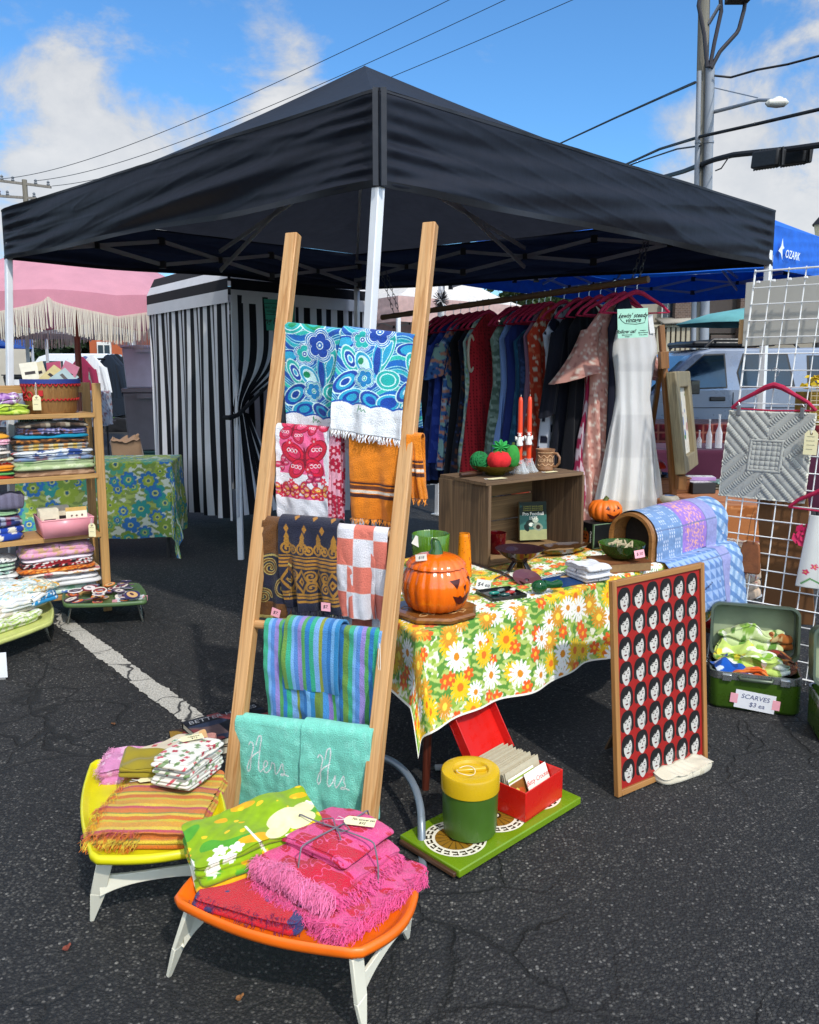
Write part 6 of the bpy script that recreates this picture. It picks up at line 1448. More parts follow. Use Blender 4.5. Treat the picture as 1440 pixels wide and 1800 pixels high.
# candles
CANDLE = paint_mat('#e2400f', .4, var=.08, coat=.1); ANGEL = paint_mat('#e9e6e0', .5, var=.05)
for k, (px, f, q, lab) in enumerate(((931, .53, .42, 'one holding the shorter, nearer of two orange tapers'), (945, .65, .46, 'one holding the farther of two orange tapers'))):
    p = on_crate(f, q); hh = 'ribbed clear glass candle holder, the '+lab
    t = thing('candle_holder', hh, 'candle holder', p); m = MB(); m.lathe([(.046, 0), (.047, .004), (.040, .012), (.030, .03), (.022, .05), (.018, .058), (.020, .066), (.014, .066), (.012, .050), (.005, .046)], 60, fr=lambda a, z: 1+.05*np.cos(10*a)); m.build('holder', CLEAR, t, smooth=60)
    t = thing('taper_candle', ('nearer' if k == 0 else 'farther')+' of two tall orange taper candles on the crate', 'candle', p+V3(0, 0, .047)); m = MB(); m.lathe([(.0125, 0), (.0125, .1), (.0105, .30), (.008, .318), (.003, .322)], 20, cap=True); m.build('taper', CANDLE, t, smooth=60); m = MB(); m.tube([(0, 0, .32), (.002, 0, .332)], .001, 5); m.build('wick', paint_mat('#e9e2d0', .9), t)
    t = thing('angel_figure', 'tiny white angel clasped round the '+('nearer' if k == 0 else 'farther')+' orange taper', 'figurine', p+V3(-.004, -.016, .165)); m = MB(); m.lathe([(.015, -.03), (.017, -.022), (.010, 0), (.006, .012)], 14, cap=True); m.ball((0, -.001, .019), .0085, 12, 8); m.lathe([(.010, .029), (.012, .0305), (.010, .032)], 14); m.build('body', ANGEL, t, smooth=60)
    m = MB()
    for s_ in (-1, 1): m.add([(s_*.004, .004, .008), (s_*.020, .006, .016), (s_*.022, .007, -.004), (s_*.012, .006, -.012)], [(0, 1, 2, 3)])
    m.build('wing', ANGEL, t, solid=.0015)
# mug
p = on_crate(.83, .45); t = thing('coffee_mug', 'brown stoneware mug with raised word coffee on the crate', 'mug', p, R(-38)); CLAY = paint_mat('#8a6242', .4, var=.3, vscale=30, coat=.2)
m = MB(); m.lathe([(.044, 0), (.047, .004), (.046, .01), (.045, .09), (.048, .098), (.0485, .106), (.045, .107), (.041, .098), (.041, .02), (.01, .012)], 48, cap=False); m.build('body', CLAY, t, smooth=50)
m = MB(); m.tube([(.044, 0, .088), (.066, 0, .086), (.080, 0, .068), (.078, 0, .040), (.062, 0, .022), (.044, 0, .020)], .0065, 10); m.build('handle', CLAY, t, smooth=60)
RAISE = paint_mat('#c9a27a', .5)
def curved_text(word, t, r, z, size, mat_, a0, step):
    o = MB()
    for k, ch in enumerate(word):
        a = a0+step*k; x = text(ch, t, size, mat_, 0, 0, 0, 0, 'CENTER', bold=.0006); M = basis((r*math.cos(a), r*math.sin(a), z), (-math.sin(a), math.cos(a), 0), (0, 0, 1)); x.matrix_local = M
curved_text('COFFEE', t, .0462, .052, .024, RAISE, R(-97), R(17))
m = MB(); a = np.linspace(R(-112), R(10), 30); m.tube(np.stack([.046*np.cos(a), .046*np.sin(a), .072+.006*np.sin(a*9)], 1), .002, 5); m.tube(np.stack([.046*np.cos(a), .046*np.sin(a), .030+.005*np.cos(a*9)], 1), .002, 5); m.tube(np.stack([.047*np.cos(a), .047*np.sin(a), np.full(30, .090)], 1), .002, 5); m.build('relief', RAISE, t)
# in the crate
p = in_crate(.80, .62, .012); t = thing('paperback_book', 'green football yearbook standing in the crate', 'book', p, math.atan2(.20, .98)); w_, h_ = .145, .195
m = MB(); m.box((0, 0, h_/2), (w_, .020, h_)); m.build('pages', paint_mat('#8a8a6a', .8), t, mtx=Matrix.Rotation(R(-6), 4, 'X'))
cvr = thing('tmp', 'x', 'x'); bpy.data.objects.remove(cvr)
def football(P, w_, h_):
    P.put(whole(P), '#1d2b22'); P.put((P.V < .03) & (P.V > -.088), '#3f7268'); P.put(P.V < -.045, '#a9ab78'); P.blob(90, .8, '#2d5a52', 3)
    P.local(0, -.02, .06).ell(-.012, -.012, .030, .020, .2, '#24342e').ell(.012, .004, .016, .014, 0, '#b9c4b0').ell(.024, -.03, .028, .02, -.4, '#8f9a86').ell(-.036, -.035, .012, .020, .5, '#1c2a26').ell(-.012, -.018, .012, .01, 0, '#dfe4d4').ell(.026, -.032, .012, .012, 0, '#3a2a20')
U, V = np.meshgrid(np.linspace(-w_/2, w_/2, 80), np.linspace(-h_/2, h_/2, 110)); pt = Paint(U, V, '#888888'); football(pt, w_, h_); m = MB(); m.grid(np.stack([U, V, 0*U], -1), pt.C)
cv_ = m.build('front_cover', cloth_mat('gloss', 0, .4), t, smooth=0, mtx=Matrix.Rotation(R(-6), 4, 'X')@Matrix.Translation((0, -.0108, h_/2))@Matrix.Rotation(R(90), 4, 'X'))
CRM = paint_mat('#f6f2e2', .6); text('Pro Football', cv_, .023, CRM, 0, .036, .0006, bold=.0006); text('1975', cv_, .023, CRM, 0, .014, .0006, bold=.0006)
YEL = paint_mat('#b5ab3a', .6)
for k in range(3): text('COMPLETE SEASON GUIDE', cv_, .0088, YEL, 0, .074-.010*k, .0006)
text('33', cv_, .014, paint_mat('#2f6f6a', .6), .0, -.022, .0008, bold=.0004)
for k, (f, q, lab) in enumerate(((.30, .42, 'ruby red glass tumbler, nearer the book in the crate'), (.12, .62, 'ruby red glass tumbler half hidden by the crate end'))):
    t = thing('tumbler', lab, 'glass', in_crate(f, q)); m = MB(); m.lathe([(.01, .002), (.036, 0), (.040, .01), (.046, .085), (.047, .10), (.0445, .10), (.042, .08), (.036, .014), (.008, .010)], 40); m.build('tumbler', RUBY, t, smooth=60)
t = thing('comic_magazine', 'black and white magazine standing at the back of the crate', 'magazine', in_crate(.16, .86), math.atan2(CW[1], CW[0])+.25); m = MB(); m.box((0, 0, .11), (.14, .012, .22)); m.build('pages', paint_mat('#d8d4c4', .8), t)
U, V = np.meshgrid(np.linspace(-.07, .07, 60), np.linspace(0, .22, 90)); pt = Paint(U, V, '#dcdcd8'); pt.blob(70, -.1, '#18181a', 3, 1, 2); m = MB(); m.grid(np.stack([U, 0*U-.0066, V], -1), pt.C); m.build('front_cover', cloth_mat('gloss', 0, .4), t, smooth=0)
def leafdish(name, label, p, rz, L, W_, mat_, h=.035):
    t = thing(name, label, 'tray', p, rz); n_ = 64; a = np.linspace(0, 6.28, n_, endpoint=False); m = MB(); rows = []
    for q, z in ((.05, .002), (.5, .004), (.8, .014), (1, h), (1.02, h+.002), (.98, h-.003), (.78, .018), (.5, .009), (.05, .007)):
        pt_ = 1+.18*np.maximum(0, np.cos(a))**6; rows.append(np.stack([L/2*q*np.cos(a)*pt_, W_/2*q*np.sin(a)*(1+.05*np.cos(10*a)), np.full(n_, z)], 1))
    m.grid(np.array(rows), wrap=True); m.build('dish', mat_, t, smooth=60); return t
leafdish('leaf_tray', 'long brown and olive glazed leaf tray in front of the crate', T(985, 973), R(28), .30, .15, paint_mat('#3a2410', .15, var=.5, vscale=14, coat=.6))
leafdish('leaf_tray', 'small rust glass leaf dish by the ruby tumblers', in_crate(.46, .12, .0), R(40), .16, .10, paint_mat('#7a3208', .15, var=.4, vscale=20, coat=.6), .025)
# smoked glass compote on dark feet
p = T(913, 1003); t = thing('glass_compote', 'smoky purple glass bowl on three dark feet', 'bowl', p)
m = MB(); m.lathe([(.028, .045), (.05, .052), (.085, .078), (.108, .100), (.110, .101), (.105, .099), (.082, .082), (.048, .058), (.01, .054)], 56); m.build('bowl', SMOKE, t, smooth=60)
for a in (R(200), R(320), R(80)): m = MB(); m.beam((.02*math.cos(a), .02*math.sin(a), .05), (.055*math.cos(a), .055*math.sin(a), 0), .026, .014, w2=.030, h2=.010); m.build('leg', paint_mat('#1a1216', .2, coat=.4), t, bevel=.004)
p = T(926, 1022); t = thing('shell_plate', 'small smoky mauve glass plate propped against the compote', 'plate', p+V3(0, 0, .004), R(20))
m = MB(); m.lathe([(.01, 0), (.04, .002), (.062, .012), (.064, .013), (.04, .006), (.01, .004)], 40); m.build('plate', glass_mat('#6a4248', .05, .6), t, smooth=60, mtx=Matrix.Rotation(R(24), 4, 'X'))
t = thing('fork', 'silver fork lying beside the smoky compote', 'fork', T(880, 1015)+V3(0, 0, .002), R(58)); m = MB(); m.tube([(-.06, 0, .003), (0, 0, .005), (.05, 0, .004)], [.004, .003, .006], 8); m.build('handle', paint_mat('#b5b2aa', .25, .9), t)
m = MB(); [m.tube([(.05, y, .004), (.085, y, .003)], .0013, 5) for y in (-.006, -.002, .002, .006)]; m.build('grille', paint_mat('#b5b2aa', .25, .9), t)
m = MB(); m.tube([tuple(T(828, 990)), tuple(T(880, 1008)+V3(0, 0, .006)), tuple(T(922, 1028)+V3(0, 0, .004))], [.005, .006, .004], 8); tag(m.build('walking_stick', wood_mat('#2a1810', '#3f2618', 0, .6, .4)), 'thin dark wooden stick lying across the table in front of the crate', 'stick')
# tray of hair clips, card
p = T(881, 1046); t = thing('square_tray', 'small black square tray of hair clips', 'tray', p, R(24)); m = MB(); m.box((0, 0, .003), (.155, .135, .006)); [m.box((s_*.0775, 0, .007), (.004, .135, .012)) for s_ in (-1, 1)]; [m.box((0, s_*.0675, .0072), (.151, .004, .012)) for s_ in (-1, 1)]; m.build('tray', paint_mat('#141416', .3, coat=.3), t, bevel=.001)
for dx, dy, rz, c, lab in ((-.03, -.02, .3, '#127a6a', 'teal hair clip in the black tray'), (.0, .02, .8, '#6a7a7a', 'grey green hair clip in the black tray'), (.035, -.01, .5, '#a32a22', 'red hair clip in the black tray'), (.01, -.045, .2, '#1d4a44', 'dark green hair clip in the black tray'), (.05, .03, 1.1, '#d8d4cc', 'white hair clip in the black tray')):
    q = p+V3(dx, dy, .0065); o = thing('hair_clip', lab, 'hair clip', q, rz, 'hair clips in the black tray'); m = MB(); m.ball((0, 0, .008), .022, 14, 8, (1.1, .45, .35)); m.build('clip', paint_mat(c, .25, coat=.4), o, smooth=60); m = MB(); m.beam((-.02, 0, .0035), (.026, 0, .003), .008, .003); m.build('spring_bar', paint_mat('#b9b7b0', .3, .8), o)
sticker(T(850, 1036)+V3(0, 0, .020), 'white handwritten card standing behind the black tray', .06, .042, '$4 ea', -.15, mat_=paint_mat('#e9e9e4', .7), nm='price_card')
# green glass bird
p = T(948, 1043); t = thing('glass_bird', 'translucent green glass bird at the table edge', 'figurine', p, R(15)); m = MB(); m.ball((0, 0, .028), .03, 24, 14, (1.15, .9, .9)); m.build('body', glass_mat('#1f5a34', .05, .55), t, smooth=60); m = MB(); m.tube([(.02, 0, .036), (.055, 0, .030), (.085, 0, .034), (.098, 0, .037)], [.018, .014, .018, .010], 12); m.build('tail', glass_mat('#1f5a34', .05, .55), t, smooth=60); m = MB(); m.tube([(-.028, 0, .026), (-.042, 0, .024)], [.006, .002], 8); m.build('beak', paint_mat('#c9c9b0', .4), t)
# blue portfolio, crochet cloth
p = T(1000, 1018); t = thing('record_sleeve', 'dark blue printed sleeve lying under the white crochet cloth', 'sleeve', p, R(33)); m = MB(); m.box((0, 0, .002), (.24, .17, .004)); m.build('sleeve', paint_mat('#173a6a', .5), t); vcover(t, .24, .17, .0044, lambda P, a, b: (P.put(whole(P), '#183e70'), P.put(P.V > .055, '#cfd2cc'), P.put((P.V > .06) & (np.mod(P.U, .018) < .006), '#3a4a5a'), P.ell(.01, .03, .03, .014, 0, '#c9a878')))
def crochet(P): P.put(whole(P), '#dcdcde'); P.put((np.mod(P.X, .009) < .003) & (np.mod(P.Y, .009) < .003), '#c2c2c8'); P.put((np.abs(P.X-.0) < .035) & (np.abs(P.Y-.045) < .010) & (P.Z > .05), '#d9c23a'); P.put((np.abs(P.X-.004) < .016) & (np.abs(P.Y-.043) < .005) & (P.Z > .05), '#2a2a2a')
slab('crochet_cloth', 'folded white crochet cloth with a yellow label on the table edge', 'cloth', T(1033, 1018)+V3(0, 0, .0045), unit(V3(.9, .42, 0)), .135, .15, .062, 4, crochet, 'quilt', 51, lump=.008, N=240, top_m=40)
# book with green glass bowl
p = T(1087, 998); rz = R(15); bk = book('hardback_book', 'thick brown book under the green glass bowl', 'book', p, (math.cos(rz), math.sin(rz)), .235, .17, .042, '#7a4526', '#8a6a44')
vcover(bk, .235, .17, .0428, lambda P, a, b: (P.put(whole(P), '#6f3f26'), P.put((P.U < -.02), '#8a5a3a'), P.put(np.mod(P.U+P.V, .012) < .003, '#7f5438')))
p2 = p+V3(.012, .0, .0435); t = thing('glass_bowl', 'pressed green glass bowl of clothes pins standing on the brown book', 'bowl', p2); GG = glass_mat('#3a5a22', .06, .5)
m = MB(); m.lathe([(.01, .001), (.04, 0), (.065, .015), (.094, .045), (.102, .070), (.104, .072), (.099, .070), (.09, .048), (.06, .020), (.01, .008)], 80, fr=lambda a, z: 1+.018*np.cos(40*a)); m.build('bowl', GG, t, smooth=60)
for k in range(9):
    g = np.random.default_rng(90+k); o = thing('clothes_pin', 'small pale clothes pin in the green glass bowl', 'clothes pin', p2+V3(*g.uniform(-.05, .05, 2), .052+.012*g.uniform()), g.uniform(0, 3), 'clothes pins in the green glass bowl'); m = MB(); m.beam((-.03, 0, 0), (.032, 0, .012), .007, .010); m.build('pin', paint_mat('#b5a684', .7), o, bevel=.001)
sticker(p2+V3(.055, -.092, .042), 'pink handwritten price tag on the green glass bowl', .05, .034, '$.50', .08, n=(.3, -1, .25))
# light box and small pumpkin
p = T(1057, 963); rz = R(28); t = thing('light_box', 'black cardboard box printed with a pumpkin, under the small pumpkin', 'box', p+V3(.0, .05, 0), rz); w_, d_, h_ = .17, .11, .128
m = MB(); m.box((0, 0, h_/2), (w_, d_, h_)); m.build('carton', paint_mat('#16181a', .45, var=.2), t, bevel=.001)
def carton(P): P.put(whole(P), '#15171a'); P.put(np.abs(P.U) > .047, '#5f7a52'); P.local(-.008, .055, .06).ell(-.008, .055, .028, .034, 0, '#9a4a1c').ell(-.008, .092, .006, .01, 0, '#5f6f3a').ell(-.018, .065, .005, .005, 0, '#2a120a').ell(.002, .065, .005, .005, 0, '#2a120a').ell(-.008, .045, .012, .004, 0, '#2a120a')
U, V = np.meshgrid(np.linspace(-d_/2, d_/2, 60), np.linspace(0, h_, 70)); pt = Paint(U, V, '#000000'); carton(pt); m = MB(); m.grid(np.stack([U*0-w_/2-.0006, -U, V], -1), pt.C); pc_ = m.build('printed_side', cloth_mat('gloss', 0, .35), t, smooth=0)
m = MB(); [m.box((0, -d_/2-.0005, z), (w_, .001, .004)) for z in (.004, h_-.004)]; [m.box((s_*(w_/2-.002), -d_/2-.0006, h_/2), (.004, .0012, h_-.017)) for s_ in (-1, 1)]; m.build('edge_print', paint_mat('#7f9a78', .5), t)
x = text('Ceramic', t, .018, CRM, 0, 0, 0, .3); x.matrix_local = basis((-w_/2-.0012, -.034, .06), (0, 0, -1), (0, -1, 0))
pk_ = at_y(1063, 921, p[1]+.06); t = thing('pumpkin_lamp', 'small matt orange pumpkin with a grin on the black box', 'pumpkin', (pk_[0], p[1]+.06, TH+h_+.003)); PM = paint_mat('#e8701a', .45, var=.1, vscale=8)
prof2 = [(.02, .0), (.055, .003), (.078, .022), (.087, .05), (.084, .075), (.066, .098), (.03, .106), (.005, .103)]
m = MB(); m.lathe(prof2, 100, fr=lobes(14, .06)); m.build('body', PM, t, smooth=60); m = MB(); m.tube([(0, 0, .10), (.004, 0, .112), (.012, 0, .122)], [.016, .012, .011], 9); m.build('stem', paint_mat('#4f5a1c', .5), t, smooth=60)
pr2 = lambda z: np.interp(z, [q[1] for q in prof2], [q[0] for q in prof2]); m = MB()
face(m, R(-98), pr2, [[(-.06, .072), (.22, .070), (.10, .090)], [(.38, .062), (.52, .062), (.45, .074)], [(.66, .070), (.92, .072), (.82, .090)], [(-.02, .052), (.20, .040), (.45, .036), (.70, .042), (.90, .056), (.78, .034), (.60, .022), (.42, .020), (.18, .026)]]); m.build('carved_face', DARKF, t, smooth=0)
# ------------------------------------------------ under and beside the table
# warming tray
wa, wb, wc = at_z(762, 1500, .032), at_z(808, 1532, .032), at_z(1022, 1402, .032)
xa = unit(wc-wb); ya = unit(np.cross((0, 0, 1), xa)); WL = np.linalg.norm(wc-wb); WD = .27; o = wb+xa*WL/2+ya*WD/2; o[2] = 0
t = thing('warming_tray', 'avocado green electric warming tray with three white Greek key roundels', 'warming tray', o, math.atan2(xa[1], xa[0]))
m = MB(); m.box((0, 0, .021), (WL, WD, .026)); m.build('tray', paint_mat('#6b8a12', .25, coat=.3), t, bevel=.004)
for s_ in (-1, 1): m = MB(); m.box((s_*(WL/2+.007), 0, .018), (.014, WD*.92, .014)); m.build('handle', wood_mat('#4a3020', '#6d4a30', 1, .6, .4), t, bevel=.003)
for sx_ in (-1, 1):
    for sy_ in (-1, 1): m = MB(); m.lathe([(.012, 0), (.012, .0075)], 12, c=(sx_*WL*.43, sy_*WD*.4, 0), cap=True); m.build('foot', paint_mat('#1a1a1a', .7), t)
def annulus(m, c, r0_, r1_, z, a0=0, a1=6.2832, n_=48):
    a = np.linspace(a0, a1, n_); v_ = [(c[0]+r_*math.cos(q), c[1]+r_*math.sin(q), z) for q in a for r_ in (r0_, r1_)]; m.add(v_, [(2*i, 2*i+1, 2*i+3, 2*i+2) for i in range(n_-1)])
for k in (-1, 0, 1):
    c = (k*WL*.315, -.005); m = MB(); m.mi = 0; annulus(m, c, .001, .103, .0346); m.mi = 1; annulus(m, c, .001, .066, .0351)
    m.mi = 2
    for j in range(20):
        a = j*math.pi/10; d = .09
        annulus(m, c, .076, .083, .0352, a, a+.20, 5); annulus(m, c, .090, .096, .0352, a+.06, a+.26, 5); annulus(m, c, .076, .096, .0353, a+.20, a+.235, 3)
    for j in range(16): a = j*math.pi/8; annulus(m, c, .02, .064, .0354, a, a+.05, 3)
    m.mi = 0; annulus(m, c, .004, .012, .0356); m.mi = 2; annulus(m, c, .012, .02, .0357); m.build('greek_key_roundel', [paint_mat('#e3ddc8', .35), paint_mat('#8a641c', .3), paint_mat('#33280f', .4)], t, smooth=0)
flat_tag(o-ya*WD*.36+xa*.06+V3(0, 0, .0345), xa, 'pink price sticker on the green warming tray', .06, .024, mat_=PINKP, lines=('works',))
m = MB(); q0 = at_z(770, 1352); q1 = o-xa*WL*.46+ya*.05
m.tube([q0+V3(.03, 0, .006), q0+V3(.10, .02, .005), q0+V3(.16, -.08, .005), q1+V3(0, 0, .02)], .004, 8); co = m.build('cord', paint_mat('#d8d8d2', .5), smooth=60); tag(co, 'white power cord of the warming tray with its plug', 'power cord')
m = MB(); m.beam(q0+V3(-.012, -.004, .009), q0+V3(.032, 0, .008), .024, .016); m.build('plug', paint_mat('#d8d8d2', .5), co, bevel=.003); m = MB(); [m.beam(q0+V3(-.03, -.009+dy, .009), q0+V3(-.012, -.004+dy, .009), .002, .007) for dy in (-.006, .006)]; m.build('grille', paint_mat('#b9b7a8', .3, .9), co)
# ice bucket canister
p = at_z(826, 1458, .037); t = thing('ice_bucket', 'green and mustard yellow plastic ice bucket on the warming tray', 'ice bucket', p, R(10))
m = MB(); m.lathe([(.08, 0), (.086, .004), (.090, .05), (.092, .150), (.088, .150)], 56, cap=True); m.build('body', paint_mat('#3f5f1e', .35, var=.15, vscale=7), t, smooth=50)
m = MB(); m.lathe([(.092, .150), (.096, .152), (.097, .205), (.094, .212), (.080, .216), (.060, .214), (.055, .205), (.01, .205)], 56); lo = m.build('lid', paint_mat('#c9a313', .3, coat=.2), t, smooth=40)
m = MB(); m.box((0, 0, .210), (.105, .016, .014)); m.build('handle', paint_mat('#c9a313', .3, coat=.2), lo, bevel=.004)
m = MB(); a = np.linspace(0, 6.28, 26); m.tube(np.stack([-.02+.03*np.cos(a), .03*np.sin(a)-.02, .2185+.003*np.sin(a*2)], 1), .0012, 5); m.build('string', paint_mat('#e0d8c0', .9), lo)
# red recipe box
p = at_z(915, 1405, .037); rxa = unit(at_z(988, 1372, .03)-at_z(905, 1428, .03)); rya = V3(-rxa[1], rxa[0], 0); BW, BD, BH = .225, .24, .105
t = thing('recipe_box', 'red plastic recipe box with its lid open under the table', 'recipe box', p+rya*.02, math.atan2(rxa[1], rxa[0])); RED = paint_mat('#c81a12', .3, var=.05, coat=.2)
m = MB(); m.box((0, 0, .003), (BW, BD, .006)); m.build('base', RED, t)
m = MB(); [m.box((s_*BW/2, 0, BH/2), (.004, BD, BH)) for s_ in (-1, 1)]; m.box((0, -BD/2+.002, BH*.5), (BW-.0045, .004, BH)); m.box((0, BD/2-.002, BH*.5), (BW-.0045, .004, BH)); m.build('sides', RED, t, bevel=.0015)
m = MB(); m.box((0, .004, .115), (BW+.006, .006, .23)); [m.box((s_*(BW/2+.001), -.017, .115), (.004, .036, .23)) for s_ in (-1, 1)]; m.box((0, -.017, .228), (BW-.004, .036, .004)); m.build('lid', RED, t, bevel=.0015, mtx=Matrix.Translation((0, BD/2, BH))@Matrix.Rotation(R(-32), 4, 'X'))
Mb = Matrix.Translation(Vector(p+rya*.02))@Matrix.Rotation(math.atan2(rxa[1], rxa[0]), 4, 'Z')
CARDM = paint_mat('#b3aa90', .75, var=.08, vscale=30); proto = None; g = np.random.default_rng(5)
for k in range(18):
    y = BD/2-.022-.0088*k; tl = R(-12+g.normal(0, 2.5)); Mc = Mb@Matrix.Translation((g.normal(0, .003), y, .007+g.uniform(0, .006)))@Matrix.Rotation(tl, 4, 'X')
    if proto is None:
        m = MB(); m.box((0, 0, .062), (.20, .0014, .124)); proto = m.build('recipe_card', CARDM, smooth=0, mtx=Mc); tag(proto, 'cream recipe card filed upright in the red box', 'recipe card', 'recipe cards filed in the red box')
    else: c = proto.copy(); COL.objects.link(c); c.matrix_local = Mc
for (dx, dy, tl, txt, lab) in ((-.025, -.072, -20, '', 'recipe card with a food photo at the front of the file'), (.04, -.094, -24, 'Betty Crocker', 'white recipe folder with red script leaning at the front of the box')):
    c = thing('recipe_booklet', lab, 'recipe booklet', mtx=Mb@Matrix.Translation((dx, dy, .012))@Matrix.Rotation(R(tl), 4, 'X')); w_ = .13 if txt else .15; m = MB(); m.box((0, 0, .055), (w_, .002, .11)); m.build('card', paint_mat('#efece2', .6), c)
    if txt: x = text(txt, c, .023, paint_mat('#c8201a', .5), 0, 0, 0, .35); x.matrix_local = basis((0, -.0013, .075), (1, 0, 0), (0, 0, 1))
    else:
        U, V = np.meshgrid(np.linspace(-w_/2, w_/2, 60), np.linspace(0, .11, 50)); pt = Paint(U, V, '#efe9d8'); pt.put((V < .09) & (U < .02) & (V > .01) & (U > -.07), '#8a5a2a'); pt.ell(-.03, .045, .03, .02, .3, '#c2562a').ell(-.04, .06, .012, .01, 0, '#d8c25a'); pt.put((V > .095) & (V < .103), '#8aa03a'); m = MB(); m.grid(np.stack([U, 0*U-.0014, V], -1), pt.C); m.build('photo', cloth_mat('gloss', 0, .35), c, smooth=0)
# ------------------------------------------------ framed poster
q0, q1 = at_z(1083, 1403), at_z(1241, 1336); top0 = q0+V3(-.036, .051, .793)
xa = unit(q1-q0); PWd = np.linalg.norm(q1-q0); upv = unit(top0-q0); upv = unit(upv-np.dot(upv, xa)*xa); PH = np.linalg.norm(top0-q0)
Mp = basis(q0+V3(0, 0, .004), xa, upv); t = thing('framed_poster', 'tall oak framed poster repeating a dark haired woman on red, leaning by the table', 'poster', mtx=Mp)
FR = wood_mat('#9a6a38', '#bd8a52', 2, .8, .45); fw = .022
for (a, b) in (((0, 0), (0, PH)), ((PWd-fw, 0), (PWd-fw, PH))):
    m = MB(); m.box((0, 0, PH/2), (fw, .020, PH)); m.build('frame', FR, t, bevel=.002, mtx=along((a[0]+fw/2, 0, 0), (a[0]+fw/2, PH, 0), (0, 0, 1)))
for y in (fw/2, PH-fw/2): m = MB(); m.box((0, 0, (PWd-2*fw)/2), (fw, .020, PWd-2*fw)); m.build('frame', FR, t, bevel=.002, mtx=along((fw, y, 0), (PWd-fw, y, 0), (0, 0, 1)))
m = MB(); PX, PYY = PWd-2*fw, PH-2*fw; m.mi = 0; m.add([(fw, fw, .0), (PWd-fw, fw, .0), (PWd-fw, PH-fw, .0), (fw, PH-fw, .0)], [(0, 1, 2, 3)]); m.mi = 1
nc, nr = 6, 8; cwid = (PX-.016)/nc; chh = (PYY-.02)/nr
def blobp(pts, n_=40):
    """closed smooth outline through control points"""
    p = np.array(pts, float); k = len(p); out_ = []
    for i in range(k):
        a, b, c, d = p[i-1], p[i], p[(i+1) % k], p[(i+2) % k]
        for s in np.linspace(0, 1, 5, endpoint=False): out_.append(.5*((2*b)+(-a+c)*s+(2*a-5*b+4*c-d)*s*s+(-a+3*b-3*c+d)*s**3))
    return np.array(out_)
hair = blobp([(0, .52), (.30, .46), (.45, .22), (.47, -.05), (.45, -.26), (.30, -.38), (.10, -.34), (-.12, -.34), (-.32, -.36), (-.46, -.24), (-.46, .0), (-.42, .26), (-.26, .46)])
facep = blobp([(-.22, .20), (.0, .12), (.16, .26), (.26, .10), (.26, -.12), (.20, -.32), (.06, -.46), (-.08, -.44), (-.22, -.28), (-.28, -.06)])
neck = blobp([(-.12, -.30), (.14, -.32), (.16, -.5), (-.10, -.5)])
fring = blobp([(-.30, .24), (-.1, .34), (.10, .28), (-.02, .18), (-.14, .10), (-.22, .02), (-.27, .06)])
for j in range(nr):
    for i in range(nc):
        cx, cy = fw+.008+cwid*(i+.5), fw+.010+chh*(j+.5)-(chh*.22 if i % 2 else 0)*0; s1, s2 = cwid*1.02, chh*1.02; f = lambda P, dx=0, dy=0, k=1: [(cx+(x*k+dx)*s1, cy+(y*k+dy)*s2) for x, y in P]
        m.mi = 1; m.flat(f(hair, 0, 0, .94), .0006); m.mi = 2; m.flat(f(facep, .01, 0, 1.0), .0011); m.mi = 1; m.flat(f(fring), .0016)
        E = [(math.cos(a), math.sin(a)) for a in np.linspace(0, 6.28, 10, endpoint=False)]
        for ex in (-.12, .13): m.flat([(cx+(ex+.060*a)*s1, cy+(.02+.024*b)*s2) for a, b in E], .0016); m.flat([(cx+(ex-.075)*s1, cy+.085*s2), (cx+(ex+.075)*s1, cy+.095*s2), (cx+(ex+.07)*s1, cy+.115*s2), (cx+(ex-.05)*s1, cy+.110*s2)], .0017)
        m.flat([(cx+.01*s1, cy-.02*s2), (cx+.055*s1, cy-.12*s2), (cx-.01*s1, cy-.125*s2)], .0016)
        m.mi = 3; m.flat([(cx+(.0+.10*a)*s1, cy+(-.235+.034*b+.012*a*a)*s2) for a, b in E], .0017)
        m.mi = 1; m.flat([(cx+.17*s1, cy-.3*s2), (cx+.24*s1, cy-.22*s2), (cx+.22*s1, cy-.05*s2), (cx+.20*s1, cy-.2*s2)], .0014)
m.build('poster_print', [paint_mat('#b3211c', .55), paint_mat('#191718', .6), paint_mat('#dfdad2', .6), paint_mat('#5a1218', .5)], t, smooth=0)
gm_, gnt_, gb_2 = _nodes('poster_glazing'); trn = gnt_.nodes.new('ShaderNodeBsdfTransparent'); gl = gnt_.nodes.new('ShaderNodeBsdfGlossy'); gl.inputs['Roughness'].default_value = .08; lw = gnt_.nodes.new('ShaderNodeFresnel'); lw.inputs['IOR'].default_value = 1.35; mx = gnt_.nodes.new('ShaderNodeMixShader'); gnt_.links.new(lw.outputs[0], mx.inputs[0]); gnt_.links.new(trn.outputs[0], mx.inputs[1]); gnt_.links.new(gl.outputs[0], mx.inputs[2]); gnt_.links.new(mx.outputs[0], gnt_.nodes['Material Output'].inputs['Surface'])
m = MB(); m.add([(fw, fw, .005), (PWd-fw, fw, .005), (PWd-fw, PH-fw, .005), (fw, PH-fw, .005)], [(0, 1, 2, 3)]); m.build('glazing', gm_, t, smooth=0)
m = MB(); m.box((PWd/2, PH/2, -.006), (PWd-.01, PH-.01, .004)); m.build('backing', paint_mat('#5a4632', .9), t)
m = MB(); m.beam((PWd/2, PH*.62, -.010), (PWd/2, PH*.04, -.27), .05, .008); m.build('easel_leg', paint_mat('#5a4632', .9), t)
